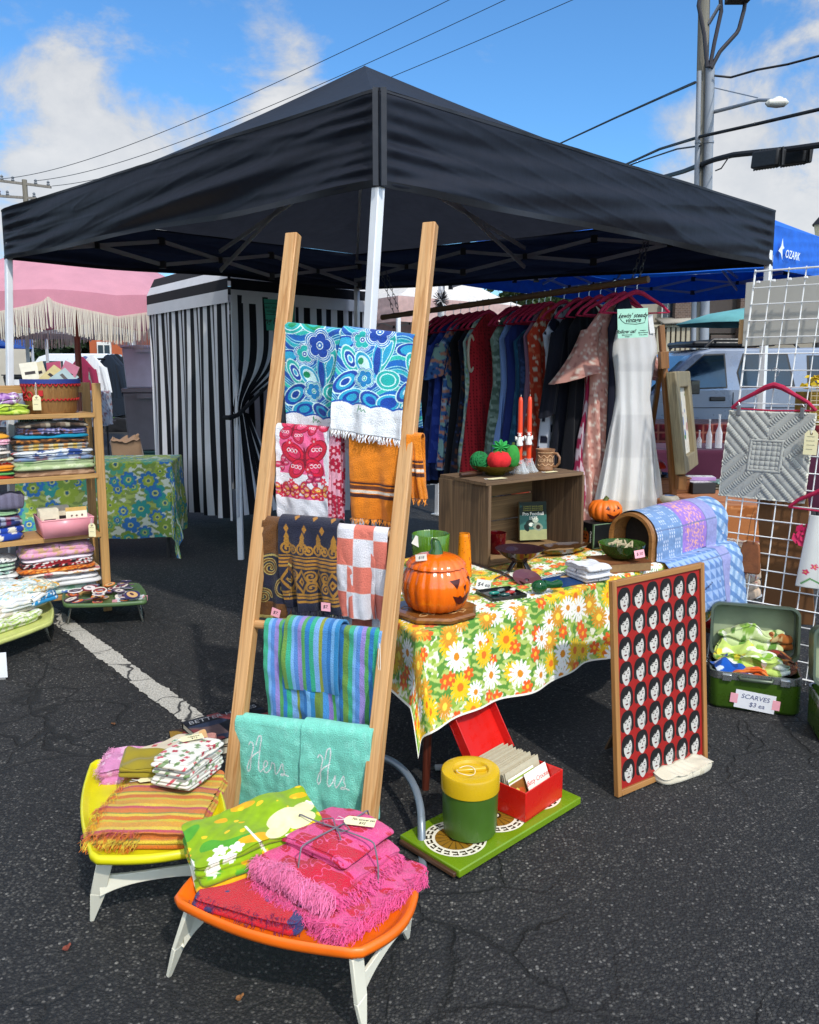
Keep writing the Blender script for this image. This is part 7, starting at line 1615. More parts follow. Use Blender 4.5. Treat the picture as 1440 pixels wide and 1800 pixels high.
# canvas sandbag holding the poster foot
p = at_z(1185, 1382, 0)+V3(0, .06, 0)
slab('sandbag', 'cream canvas sandbag lying under the poster corner', 'sandbag', p+V3(.05, .06, 0), unit(V3(.86, .5, 0)), .30, .17, .038, 1, lambda P: (P.put(whole(P), '#cfc6b0'), P.blob(40, .7, '#bdb399', 3)), 'weave', 61, lump=.012, N=200, top_m=40, rnd=.5)
# ================================================================ neighbouring display on the other side of the table
def cloth_table(name, label, tl, c, w_, d_, h, hang, rz, paint, seed=0, res=.012, legs=True, cloth_label=None, mat_k='plain'):
    """table (> top, legs) and its cloth; c: front-left corner in plan"""
    M = Matrix.Translation((c[0], c[1], 0))@Matrix.Rotation(rz, 4, 'Z')
    t = thing(name, label, 'table', mtx=M); m = MB(); m.box((w_/2, d_/2, h-.025), (w_-.01, d_-.01, .03)); m.build('table_top', paint_mat('#5a4a3c', .6), t)
    if legs:
        for x in (.05, w_-.05):
            for y in (.05, d_-.05): m = MB(); m.tube([(x, y, 0), (x, y, h-.04)], .016, 8); m.build('leg', paint_mat('#2c2c2e', .5), t)
    u = np.arange(-hang, w_+hang+res, res); v = np.arange(-hang, d_+res, res); U, V = np.meshgrid(u, v)
    du, dv = np.where(U < 0, -U, np.where(U > w_, U-w_, 0)), np.where(V < 0, -V, 0); dd = np.hypot(du, dv); sx_, sy_ = np.sign(U-w_/2)*(du > 0), -1.0*(dv > 0)
    nn = np.maximum(np.hypot(du, dv), 1e-9); g_ = np.clip(dd/.3, 0, 1.5); o_ = np.minimum(dd, .01)+g_*(.02+.016*np.sin(U*13+seed)*(dv > 0)+.016*np.sin(V*13+seed)*(du > 0)+.01*sn(np.stack([U*9, V*9], -1), seed))
    P = np.stack([np.clip(U, 0, w_)+du/nn*sx_*o_, np.clip(V, 0, d_)+dv/nn*sy_*o_, h+.002-np.maximum(dd-.004, 0)*1.0+.001*sn(np.stack([U*20, V*20], -1), seed)], -1)
    P[..., 2] = np.maximum(P[..., 2], .01); pt = Paint(U, V, '#888888'); paint(pt); m = MB(); m.grid(P, pt.C); o = m.build('tablecloth', cloth_mat(mat_k, .1, .85), smooth=180, mtx=M); tag(o, cloth_label, 'tablecloth')
    return t
cloth_table('display_table', 'table under the rust woodgrain cloth beside the white sundress', 0, (1.57, 4.72), .78, .85, .75, .42, R(4), lambda P: (P.put(whole(P), '#a5673a'), P.blob(90, .4, '#8f5226', 3, .2, 1), P.blob(130, .6, '#bb7d4c', 5, .2, 1)), 3, .008, cloth_label='rust brown woodgrain cloth on the display table behind the dome chest')
def plaidred(P): P.put(whole(P), '#6a1620'); P.put((np.mod(P.U, .09) < .035) | (np.mod(P.V, .09) < .035), '#4a0e16'); P.put((np.mod(P.U, .09) < .006) | (np.mod(P.V, .09) < .006), '#8a5446')
cloth_table('display_table', 'table under the red plaid cloth in front of the silver car', 0, (2.35, 8.35), 1.9, .8, .99, .6, R(-3), plaidred, 5, .015, cloth_label='red plaid cloth on the table in front of the silver car')
cloth_table('display_table', 'low table under the magenta cloth in front of the red plaid one', 0, (2.1, 7.15), 1.7, .7, .84, .5, R(-2), lambda P: P.put(whole(P), '#481c32'), 7, .02, cloth_label='plain magenta cloth on the low table before the red plaid one')
TW2 = wood_mat('#6d3f1c', '#96622f', 0, .6, .5); RT = .754
# easel and picture
t = thing('easel', 'brown wooden easel holding a framed picture on the rust cloth', 'easel', (0, 0, 0)); EW = wood_mat('#7d5126', '#a5713c', 2, .8, .5)
def stick(a, b, w_, d_, nm='leg', par=None, mm=EW): m = MB(); L = np.linalg.norm(np.asarray(b)-a); m.box((0, 0, L/2), (w_, d_, L)); return m.build(nm, mm, par or t, bevel=.002, mtx=along(a, b, (1, 0, 0)))
e0, e1 = at_z(1184, 876, RT), at_y(1162, 572, 5.06); stick(e0, e1, .05, .03, 'mast'); stick(at_z(1205, 862, RT), e0+(e1-e0)*.8, .04, .025); stick(e0+V3(-.06, .45, 0), e0+(e1-e0)*.85, .035, .025); stick(at_y(1196, 860, 4.93), at_y(1198, 836, 4.93), .07, .05, 'ledge'); stick(at_y(1167, 648, 5.0), at_y(1166, 618, 5.0), .06, .05, 'clamp')
f0 = at_y(1196, 838, 4.88); fx = V3(.27, .54, 0); FH, FWd = .62, .58; t = thing('framed_picture', 'grey wooden deep framed picture standing edgewise on the easel', 'picture', mtx=basis(f0+V3(0, 0, .01), unit(fx), unit(V3(-.16, -.02, 1)))); GW = wood_mat('#75684c', '#a29573', 1, .8, .6)
for (c, d) in (((.05, FH/2), (.10, FH)), ((FWd-.05, FH/2), (.10, FH)), ((FWd/2, .05), (FWd-.203, .10)), ((FWd/2, FH-.05), (FWd-.203, .10))): m = MB(); m.box((*c, 0), (*d, .06)); m.build('frame', GW, t, bevel=.008)
vcover(t, FWd-.2, FH-.2, 0, lambda P, a, b: (P.put(whole(P), '#d8d2c4'), P.blob(30, .5, '#2f5fa8', 3), P.blob(40, .8, '#4a7a4a', 5), P.blob(26, .9, '#b58a8a', 7)), .006, 'print'); t.children[-1].location = (FWd/2, FH/2, -.002)
# small wares on the rust cloth
p = at_z(1160, 868, RT); t = thing('wooden_box', 'shallow brown wooden box behind the easel mast', 'box', p+V3(.02, .12, 0), R(6)); m = MB(); m.box((0, 0, .045), (.34, .22, .09)); m.build('box', TW2, t, bevel=.004); m = MB(); m.box((0, 0, .0955), (.355, .235, .010)); m.build('lid', TW2, t, bevel=.003)
q = p+V3(.0, .10, .102); t = thing('filigree_dish', 'dark filigree dish under the toadstool on the brown box', 'dish', q); m = MB(); m.lathe([(.01, .002), (.05, 0), (.085, .018), (.088, .020), (.05, .006), (.01, .005)], 40, fr=lambda a, z: 1+.05*np.cos(14*a)); m.build('dish', paint_mat('#4f4636', .3, .6, var=.5, vscale=50), t, smooth=60)
t = thing('toadstool', 'red capped toadstool ornament on the filigree dish', 'ornament', q+V3(.01, 0, .007)); m = MB(); m.lathe([(.03, 0), (.024, .02), (.02, .045)], 20, cap=True); m.build('stem', paint_mat('#d2b48c', .5, var=.3, vscale=30), t, smooth=60); m = MB(); m.lathe([(.02, .042), (.052, .045), (.055, .055), (.042, .08), (.02, .095), (.003, .098)], 28); m.build('cap', paint_mat('#c0331a', .35, var=.35, vscale=45), t, smooth=60)
p = at_z(1177, 884, RT); t = thing('painted_stone', 'round pale stone with a blue hollow on the rust cloth', 'stone', p); m = MB(); m.lathe([(.01, .001), (.04, 0), (.056, .016), (.056, .028), (.046, .042), (.032, .046)], 32); m.build('body', paint_mat('#a8a090', .6, var=.25, vscale=40), t, smooth=70); m = MB(); m.lathe([(.032, .046), (.024, .038), (.01, .034), (.001, .034)], 32); m.build('hollow', paint_mat('#41587c', .5), t, smooth=70)
p = at_z(1232, 868, RT); t = thing('stamp_case', 'black case of white printed type, lower one of two on the rust cloth', 'case', p+V3(.01, .07, 0), R(10)); m = MB(); m.box((0, 0, .035), (.16, .14, .07)); m.build('case', paint_mat('#232427', .5), t, bevel=.003)
def typ(P, a, b): P.put(whole(P), '#dcdcd8'); P.blob(260, .35, '#1c1c20', 3); P.put(np.mod(P.V, .03) < .008, '#dcdcd8'); P.put((np.abs(P.U) > a/2-.012) | (np.abs(P.V) > b/2-.01), '#d5d5d0')
vcover(t, .13, .11, .0708, typ, .003, 'label_sheet')
t2 = thing('stamp_case', 'lilac case of printed type lying slantwise on the black one', 'case', p+V3(.03, .14, .0715), R(-6)); m = MB(); m.box((0, 0, .012), (.20, .10, .024)); m.build('case', paint_mat('#a37fb4', .5), t2, bevel=.003); vcover(t2, .19, .09, .0246, typ, .003, 'label_sheet')
g = np.random.default_rng(3)
for k, (px, py, Y, lab) in enumerate(((1243, 838, 5.45, 'flat tarnished metal tray beside the lilac case'), (1252, 828, 5.5, 'second tarnished tray stacked on the flat one'), (1258, 822, 5.52, 'pale green tray stacked uppermost near the quilted sham'))):
    t = thing('metal_tray', lab, 'tray', V3(at_y(px, py, Y)[0]+.03, Y, RT+.014*k), R(10*k)); m = MB(); m.box((0, 0, .006), (.22-.03*k, .16, .012)); m.build('tray', paint_mat(('#5f584a', '#4a3f30', '#8fb0a4')[k], .35, .5, var=.4, vscale=30), t, bevel=.003)
for px, Y, h_, r_, lab, c in ((1228, 7.3, .16, .022, 'small clear glass bottle on the magenta cloth', '#c9ccd0'), (1245, 7.25, .26, .025, 'tall clear glass bottle on the magenta cloth', '#d8dce0'), (1262, 7.3, .30, .03, 'white stemmed glass on the magenta cloth beside the sham', '#eef0f2')):
    t = thing('glass_bottle', lab, 'bottle', V3(at_y(px, 800, Y)[0], Y, .845)); m = MB(); m.lathe([(.01, 0), (r_, .002), (r_, h_*.45), (r_*.35, h_*.65), (r_*.3, h_*.95), (r_*.42, h_)], 20); m.build('bottle', glass_mat(c, .05, .35), t, smooth=60)
# ---------------------------------------------------------------- dome chest and quilts on the flowered table
NI = V3(-.67, .742, 0); s0 = C0+TT*1.50+NI*.03; s0[2] = TH+.003; DLn, DWd, DHs = .66, .235, .105
t = thing('dome_chest', 'round topped wooden chest with an open arched end on the table', 'chest', mtx=basis(s0, TT, NI)); ARCHW = wood_mat('#8a5a2c', '#b07d45', 1, .6, .45)
def arch(r_, n_=22): return [(DWd/2-r_, 0), (DWd/2-r_, DHs)]+[(DWd/2-r_*math.cos(a), DHs+r_*math.sin(a)*.98) for a in np.linspace(0, math.pi, n_)][1:]+[(DWd/2+r_, 0)]
o_, i_ = arch(DWd/2), arch(DWd/2-.016); k = len(o_); m = MB(); V_ = [(x, y, z) for x in (0, .018) for pr_ in (o_, i_) for y, z in pr_]; F_ = []
for i in range(k-1): F_ += [(i, i+1, k+i+1, k+i), (2*k+i, 3*k+i, 3*k+i+1, 2*k+i+1), (i, 2*k+i, 2*k+i+1, i+1), (k+i, k+i+1, 3*k+i+1, 3*k+i)]
m.add(V_, F_); m.build('end_panel', ARCHW, t)
m = MB(); m.grid(np.array([[(x, y, z) for y, z in arch(DWd/2-.004)] for x in np.linspace(.019, DLn, 4)])); m.build('barrel', ARCHW, t, solid=.006)
m = MB(); m.add([(.12, y, z) for y, z in i_], [tuple(range(k))]); m.build('lining', paint_mat('#1a1614', .8, var=.4, vscale=80, bump=.4), t)
def drape(name, label, x0, x1, back, front, paint, off=.008, seed=0, res=.006, amp=.01, drop_right=0, kind='quilt'):
    """quilt over the chest: profile from behind, over the dome, down in front of the table"""
    pr_ = arch(DWd/2+off, 40); pts = [(pr_[-1][0]+.01, pr_[-1][1]+.0)]+pr_[::-1]; pts = [(y, z) for y, z in pts if z > .0 or True]
    pts = [(y, max(z, .004)) for y, z in pts]+[(-.045-off, .005), (-.075-off, -.03)]+[(-.085-off-.02*f, -.03-front*f) for f in np.linspace(.08, 1, 30)]
    pts = np.array(pts); dd = np.r_[0, np.cumsum(np.hypot(*np.diff(pts, axis=0).T))]; s = np.arange(0, dd[-1], res); yy, zz = np.interp(s, dd, pts[:, 0]), np.interp(s, dd, pts[:, 1]); u = np.arange(x0, x1, res); U, S = np.meshgrid(u, s)
    Y, Z = np.repeat(yy[:, None], len(u), 1), np.repeat(zz[:, None], len(u), 1); hang = np.clip(-Z/.3, 0, 1); Y = Y-hang*(.5+.5*np.sin(U*14+seed))*amp*3-amp*.4*np.abs(sn(np.stack([U*30, S*30], -1), seed)); Z = Z+.5*amp*sn(np.stack([U*26, S*26], -1), seed+2)*(Z > .03)
    pt = Paint(U-x0, S, '#888888'); paint(pt); m = MB(); m.grid(np.stack([U, Y, Z], -1), pt.C); o = m.build(name, cloth_mat(kind, .1, .9), smooth=180, mtx=basis(s0, TT, NI)); tag(o, label, 'quilt')
def quilt(P):
    w_ = .23; cx, cy = np.floor(P.U/w_).astype(int), np.floor(P.V/w_).astype(int); lx, ly = np.mod(P.U, w_), np.mod(P.V, w_); P.put(whole(P), '#6f8db6')
    k = np.where(cx == 0, np.where(P.V < .62, 0, 3), np.where(cx == 1, np.where(P.V < .60, 1, 3), 2))
    P.put(k == 1, '#9473c0'); P.put(k == 3, '#5f80b4'); P.put(k == 2, '#8f93c4')
    dots = (np.mod(lx, .018) < .010) & (np.mod(ly, .018) < .010) & (np.mod(np.floor(lx/.054)+np.floor(ly/.054), 2) == 0); P.put(dots & (k == 0), '#d6dcea')
    vin = sn(np.stack([P.U*120, P.V*120], -1), 3); P.put((k == 1) & (np.abs(vin) < .15) & (np.abs(lx-.115) < .09), '#e0a48e')
    tri = (k == 3) & ((np.mod(lx, .05) > np.mod(ly, .05))); P.put(tri, '#8fa8d0'); P.put((k == 3) & (sn(np.stack([P.U*90, P.V*90], -1), 9) > .8), '#2a2f52')
    P.put((lx < .003) | (ly < .003), '#5f6f92')
drape('quilt', 'blue and purple patchwork quilt draped over the dome chest', .03, .60, .02, .24, quilt, seed=2)
drape('quilt', 'patchwork quilt of small pale blue wedges on the far end of the dome chest', .55, .72, .02, .30, lambda P: (P.put(whole(P), '#7a9cc4'), P.put(np.mod(P.U*1.0+P.V*.6, .06) < .03, '#a3bcd8'), P.put(np.mod(P.U*.7-P.V, .08) < .03, '#5d82b4'), P.blob(70, .9, '#e0d8d0', 3)), off=.004, seed=5)
def flq(P): P.put(whole(P), '#c9b29a'); P.blob(60, .4, '#8a4f48', 3); P.blob(75, .7, '#ddd2c0', 5); P.blob(90, .9, '#7f93b8', 8)
slab('quilt', 'beige floral quilt folded beyond the patchwork quilts, behind the wire grid', 'quilt', V3(1.78, 4.42, .30), (.7, .7, 0), .22, .26, .30, 6, flq, 'weave', 71, lump=.012)
slab('cushion', 'bright red cushion under the patchwork quilts', 'cushion', V3(1.60, 4.17, .24), (.75, .66, 0), .36, .24, .06, 1, lambda P: P.put(whole(P), '#b0101f'), 'satin', 72, lump=.012)
t = thing('wooden_stool', 'dark low wooden stool holding up the red cushion', 'stool', (1.66, 4.24, 0), R(41)); m = MB(); m.box((0, 0, .225), (.46, .34, .028)); m.build('seat', TW2, t)
for sx_ in (-1, 1):
    for sy_ in (-1, 1): m = MB(); m.box((sx_*.2, sy_*.13, .105), (.03, .03, .21)); m.build('leg', TW2, t)
# ---------------------------------------------------------------- wire grid panel and what hangs on it
G0, GX, GU = V3(1.585, 4.20, 0), unit(V3(.38, -.33, 0)), V3(.205, .15, 2.055); GN = unit(np.cross(GX, GU)); GN = GN if GN[1] < 0 else -GN
t = thing('wire_grid_panel', 'leaning white wire grid panel hung with the grey sham and a brown pouch', 'display grid', (0, 0, 0)); m = MB(); gw = .66; ng = 8
for i in range(ng+1): a = G0+GX*gw*i/ng; m.tube([a, a+GU], .0052 if i in (0, ng) else .0034, 6)
m.build('vertical_wire', paint_mat('#e4e4e2', .35), t, smooth=60); m = MB(); nr_ = 24
for j in range(nr_+1): a = G0+GU*(.012+.983*j/nr_)-GN*.007*-1; m.tube([a, a+GX*gw], .0052 if j in (0, nr_) else .0034, 6)
m.build('horizontal_wire', paint_mat('#e4e4e2', .35), t, smooth=60)
def on_grid(px, py, off=.02):
    d = ray(px, py); o = V3(0, 0, CAM_H); k = np.dot(GN, G0+GN*off-o)/np.dot(GN, d); return o+d*k
def hung_sheet(name, label, cat, tl_, x, w_, h, paint, disp=None, res=.003, kind='weave', up_=None, solid=.004, hem=0.0):
    up_ = unit(GU) if up_ is None else up_; U, V = np.meshgrid(np.arange(0, w_, res), np.arange(0, h, res)); nn = unit(np.cross(x, up_)); nn = nn if nn[1] < 0 else -nn
    D = np.zeros_like(U) if disp is None else disp(U, V); f = V/h
    P = tl_+x*((U-w_/2)*(1+hem*f)+w_/2)[..., None]-up_*V[..., None]+nn*D[..., None]; pt = Paint(U, V, '#cccccc'); paint(pt); m = MB(); m.grid(P, pt.C); o = m.build(name, cloth_mat(kind, .1, .9), smooth=180, solid=solid); tag(o, label, cat); return o
def shamd(U, V):
    w_, h = .425, .45; x, y = U-w_/2, V-h/2; c = np.maximum(np.abs(x), np.abs(y)); d1 = np.mod(x+y, .046)/.046; d2 = np.mod(x-y, .046)/.046; sgn = (x*y > 0)
    q = np.where(sgn, d2, d1); ridge = .0045*np.abs(np.sin(q*math.pi)); al = np.where(sgn, x+y, x-y); dots = .006*np.maximum(0, np.cos(al/.018*2*math.pi))*(np.mod(np.floor(np.where(sgn, x-y, x+y)/.046), 2) == 0)*np.sin(q*math.pi)
    ctr = .006*(np.abs(np.sin(x/.026*math.pi))*np.abs(np.sin(y/.026*math.pi)))**.5; o = np.where(c < .068, ctr, np.where(c < .086, .008*np.sin((c-.068)/.018*math.pi), ridge+dots))
    return o+.008*np.sin(U*9)*V/h+.01*np.sin(V*6)
hc = on_grid(1362, 662, .035); hgr = copy_thing(H0, 'raspberry velvet hanger clipped to the grey quilted sham', hc, math.atan2(GX[1], GX[0])); hgr['group'] = 'velvet hangers on the grid'
s_tl = hc-GX*.215-V3(0, 0, .178); hung_sheet('quilted_sham', 'silver grey quilted pillow sham clipped to a hanger on the wire grid', 'pillow sham', s_tl-GX*0, GX, .425, .45, lambda P: (P.put(whole(P), '#a9aaa4'), P.blob(160, .5, '#9b9c98', 3), P.put((P.U < .006) | (P.V < .006) | (P.U > .417) | (P.V > .442), '#d4d2c4')), shamd, .0022, 'plain', unit(GU*V3(.9, .6, 1)), .008)
for f, lab in ((.05, 'grey plastic clip at the outer corner of the sham'), (.36, 'grey plastic clip at the inner corner of the sham')):
    p = s_tl+GX*f+GN*.014; t = thing('clip', lab, 'clip', p, math.atan2(GX[1], GX[0]), 'hanger clips'); m = MB(); m.box((0, 0, 0), (.018, .012, .05)); m.build('jaw', paint_mat('#6d6f72', .4), t, bevel=.002); m = MB(); m.tube([(-.008, 0, .03), (0, 0, .042), (.008, 0, .03)], .002, 6); m.build('spring', HOOK, t)
hang_tag(on_grid(1428, 752, .06), 'large manila tag beside the quilted sham', .062, .12, n=GN, string=.012, lines=4)
# leather pouch
p = on_grid(1321, 955, .03); t = thing('leather_pouch', 'small tan leather pouch hanging by a cord on the wire grid', 'pouch', mtx=basis(p, GX, unit(GU))); m = MB()
pr_ = [(-.045, -.02), (-.040, .0), (-.02, .010), (.02, .010), (.040, 0), (.047, -.03), (.058, -.14), (.05, -.155), (-.058, -.158), (-.062, -.145)]; m.prism(pr_[::-1], -.008, .010); m.build('body', paint_mat('#7a4520', .7, var=.25, vscale=30, bump=.4, bscale=90), t, bevel=.006); m = MB(); m.tube([(-.02, 0, .012), (-.012, .13, .006), (0, .19, 0), (.008, .13, .006), (.016, 0, .012)], .0016, 5); m.build('cord', paint_mat('#5a3a1e', .9), t)
hgr = copy_thing(H0, 'raspberry velvet hanger holding the white embroidered towel at the picture edge', on_grid(1470, 840, .04), math.atan2(GX[1], GX[0])); hgr['label'] = 'raspberry velvet hanger holding the white embroidered towel'; hgr['group'] = 'velvet hangers on the grid'
def emb(P): P.put(whole(P), '#cfd0cc'); [P.local(a, b, .03).flower(a, b, .016, 5, c, .5).ell(a, b, .004, col='#e0c25a') for a, b, c in ((.03, .28, '#c8315a'), (.06, .25, '#d0486a'), (.10, .3, '#c8315a'))]; P.stroke([(.02, .34), (.05, .31), (.09, .33)], .006, '#4f8a4a')
hung_sheet('embroidered_towel', 'white linen towel embroidered with pink flowers on the wire grid', 'towel', on_grid(1424, 905, .05), GX, .20, .36, emb, lambda U, V: .008*np.sin(U*50)+.006*np.sin(V*9), .004, 'weave', None, .003, .25)
p = on_grid(1424, 942, .03); t = thing('artificial_flower', 'magenta cloth flower fastened to the wire grid', 'flower', mtx=basis(p, GX, unit(GU))); m = MB(); g = np.random.default_rng(6)
for k in range(26): a = k*2.4; r_ = .006+.0013*k; m.add([(r_*math.cos(a), r_*math.sin(a), .02-.0006*k), (r_*1.9*math.cos(a-.4), r_*1.9*math.sin(a-.4), .026-.0004*k), (r_*2.1*math.cos(a), r_*2.1*math.sin(a), .022), (r_*1.9*math.cos(a+.4), r_*1.9*math.sin(a+.4), .026-.0004*k)], [(0, 1, 2, 3)])
m.build('petals', paint_mat('#c0124f', .7), t, smooth=0)
m = MB(); m.add([(-.03, -.05, 0), (0, -.03, .01), (.03, -.05, 0), (0, -.08, 0)], [(0, 1, 2, 3)]); m.build('leaf', paint_mat('#1f3a1e', .7), t)
# boards behind the grid
def board(name, label, tl_, tr_, h, c, th=.01, cat='board', mm=None): x = tr_-tl_; W_ = np.linalg.norm(x); o = MB(); o.box((W_/2, -h/2, 0), (W_, h, th)); return tag(o.build(name, mm or paint_mat(c, .85, var=.08, vscale=2), bevel=.002, mtx=basis(tl_, x, unit(GU))), label, cat)
board('grey_board', 'pale grey board hung behind the upper part of the wire grid', on_grid(1312, 497, -.10), on_grid(1500, 478, -.10), .34, '#a3a19a')
board('cardboard_sheet', 'brown cardboard panel standing behind the lower part of the wire grid', on_grid(1331, 872, -.09), on_grid(1420, 868, -.09), .66, '#6d4826')
board('cardboard_piece', 'small tan cardboard piece poking out behind the grid edge', on_grid(1300, 562, -.12), on_grid(1326, 560, -.12), .13, '#b89468')
for k, px in enumerate((1333, 1360, 1388, 1417)): p = on_grid(px, 496-(px-1333)*.1, .012); m = MB(); m.box((0, 0, 0), (.018, .012, .012), M=basis((0, 0, 0), GX, unit(GU))); o = m.build('clip', paint_mat('#e8e8e6', .4), bevel=.002); o.location = p; tag(o, 'small white clip gripping the grey board on the wire grid', 'clip', 'white clips on the grey board')
t = thing('plant_crate', 'wire crate of yellow flowers behind the hanger', 'crate', at_y(1448, 745, 5.2)); m = MB()
for k in range(9):
    m.tube([(-.14+.035*k, -.1, 0), (-.14+.035*k, -.1, .24)], .0025, 5); m.tube([(-.14, -.1, .03*k), (.14, -.1, .03*k)], .0025, 5)
m.build('lattice', paint_mat('#b8a888', .6), t); m = MB(); m.box((0, .02, .1), (.27, .2, .2)); m.build('pot', paint_mat('#8a6f1e', .8, var=.4, vscale=20), t)
m = MB(); g = np.random.default_rng(9)
for k in range(120): c = V3(g.uniform(-.14, .14), g.uniform(-.1, .1), .23+g.uniform(0, .07)); d = unit(g.normal(size=3)); e = unit(np.cross(d, g.normal(size=3))); m.add([c-d*.02, c+e*.02, c+d*.02, c-e*.02], [(0, 1, 2, 3)])
m.build('petals', paint_mat('#d8b81e', .7, var=.3, vscale=30), t, smooth=0)
t = thing('parasol', 'small teal parasol open behind the utility pole foot', 'umbrella', V3(*at_y(1310, 560, 11.5)[:2], 0)); m = MB(); zt = at_y(1310, 542, 11.5)[2]; m.lathe([(.95, zt-.22), (.5, zt-.08), (.02, zt)], 8); m.build('cover', paint_mat('#5f9fa0', .8), t, solid=.01); m = MB(); m.tube([(0, 0, 0), (0, 0, zt)], .025, 8); m.build('pole', STEELGREY, t)
# ---------------------------------------------------------------- green suitcases
SG = paint_mat('#3d5a14', .3, var=.12, vscale=5, coat=.2, bump=.1, bscale=400); SGR = paint_mat('#4f5a4a', .35, .3); CHROME = paint_mat('#b4b6b4', .25, .9)
def shell(m, W_, D_, H_, th, r_=.04, z0=0):
    """open rounded tray: outside, rim, inside"""
    n_ = 11; out_ = []
    for cx, cy, a0 in ((W_-r_, D_-r_, 0), (r_, D_-r_, 90), (r_, r_, 180), (W_-r_, r_, 270)): out_ += [(cx+r_*math.cos(R(a0+90*i/(n_-1))), cy+r_*math.sin(R(a0+90*i/(n_-1)))) for i in range(n_)]
    o = np.array(out_); c = V3(W_/2, D_/2, 0)[:2]; f = lambda s, z: np.concatenate([(o-c)*(1-2*s/V3(W_, D_, 1)[:2])+c, np.full((len(o), 1), z)], 1)
    rows = [f(.03, z0), f(.008, z0+.004), f(0, z0+.018), f(0, z0+H_), f(th, z0+H_), f(th, z0+.018), f(.03, z0+.012)]; m.grid(np.array(rows), wrap=True); m.add(rows[0], [tuple(range(len(o)-1, -1, -1))]); m.add(rows[-1], [tuple(range(len(o)))])
    return f
def suitcase(label, o, xa):
    M = basis(o, xa, np.cross((0, 0, 1), xa)); W_, D_, H_ = .385, .25, .175; t = thing('train_case', label, 'suitcase', mtx=M)
    m = MB(); f = shell(m, W_, D_, H_, .008); m.build('body', SG, t, smooth=50); m = MB(); m.grid(np.array([f(-.003, H_-.03), f(-.003, H_+.003), f(.006, H_+.003), f(.006, H_-.008)]), wrap=True); m.build('rim', CHROME, t, smooth=30)
    for x in (.07, W_-.07): m = MB(); m.box((x, -.008, H_-.02), (.04, .012, .03)); m.build('latch', CHROME, t, bevel=.002)
    m = MB(); m.tube([(W_*.32, -.004, H_-.012), (W_*.33, -.016, H_-.018), (W_*.67, -.016, H_-.018), (W_*.68, -.004, H_-.012)], .009, 8); m.build('handle', SGR, t, smooth=60)
    L = MB(); f = shell(L, W_, D_, .11, .008); lo = L.build('lid', paint_mat('#4f5d48', .35, var=.1), t, smooth=50, mtx=Matrix.Translation((0, D_+.012, H_+.006))@Matrix.Rotation(R(80), 4, 'X')); m = MB(); m.grid(np.array([f(-.003, .09), f(-.003, .113), f(.007, .113), f(.007, .09)]), wrap=True); m.build('rim', SGR, lo, smooth=30)
    m = MB(); c = f(.014, .016); m.add(c, [tuple(range(len(c)))]); m.build('lining', paint_mat('#8f9a7a', .7, var=.2, vscale=8), lo)
    return t, M
q0, q1 = at_z(1246, 1243), at_z(1402, 1262); sxa = unit(q1-q0); st_, SM = suitcase('open avocado green suitcase full of scarves on the asphalt', q0, sxa); SMn = np.array(SM)
def in_case(x, y, z): return (SMn@np.array([x, y, z, 1]))[:3]
def scarf(label, x, y, z, w_, d_, h, rz, cols, seed, sc_=70, tilt=0, roll=0):
    xa = (math.cos(rz)*sxa[0]-math.sin(rz)*sxa[1], math.sin(rz)*sxa[0]+math.cos(rz)*sxa[1], 0)
    slab('scarf', label, 'scarf', in_case(x, y, z), xa, w_, d_, h, 2, lambda P: (P.put(whole(P), cols[0]), [P.blob(sc_+12*i, .3+.12*i, c, seed+i, 1, .5) for i, c in enumerate(cols[1:])]), 'gloss', seed, lump=.030, N=170, top_m=40, tilt=tilt, roll=roll, rnd=.6)
scarf('royal blue satin scarf at the near end of the suitcase', .11, .09, .125, .20, .15, .055, .3, ['#0f4fa8', '#0c3a80', '#c9d4e4'], 81)
scarf('lime green and white flowered scarf heaped over the blue one', .17, .15, .175, .30, .16, .055, -.35, ['#b9cf6a', '#e4ead0', '#6f9a2a', '#d8c93a'], 82, roll=R(6))
scarf('bright orange scarf in the middle of the suitcase', .19, .07, .150, .17, .09, .035, .1, ['#d85a1e', '#e27a3a'], 83)
scarf('white and green silk scarf spilling to the suitcase hinge', .27, .12, .165, .20, .10, .045, -.75, ['#dfe4d4', '#7fae3a', '#b9c9a0'], 84, 60)
scarf('brown and red striped scarf in the corner of the suitcase', .31, .17, .150, .13, .14, .06, .9, ['#6d3a1e', '#a86a2c', '#3a1f1a', '#8a2a22'], 85, 110)
scarf('pale green scarf stuffed into the open suitcase lid', .19, .235, .215, .30, .05, .10, 0, ['#c5d49a', '#8ab04a', '#e6ead8', '#5f8a3a'], 86, 60)
scarf('rust brown scarf hanging in the suitcase lid corner', .31, .235, .235, .10, .045, .07, .2, ['#a8622c', '#7a3a1e', '#c9b07a'], 87, 90)
sg = thing('price_sign', 'white handwritten sign reading scarves, taped to the green suitcase', 'sign', mtx=basis(in_case(.105, -.0035, .012), sxa, unit(V3(-.03*0, 0, 1)))@Matrix.Rotation(R(-5), 4, 'Z')); m = MB(); m.box((.085, .05, .001), (.17, .085, .001)); m.build('paper', paint_mat('#e6e6ea', .7), sg)
BLUI = paint_mat('#4a4f7a', .6); text('SCARVES', sg, .030, BLUI, .085, .066, .0022, .15); text('$3 ea', sg, .030, BLUI, .095, .032, .0022, .15)
for x in (-.004, .174): m = MB(); m.box((x, .05, .0018), (.032, .045, .0008)); m.build('tape', PINKP, sg)
s2, M2 = suitcase('second green suitcase cut off at the picture edge', at_z(1441, 1310), unit(V3(.97, -.22, 0))); s2['label'] = 'second green suitcase standing nearer, past the wire grid foot'
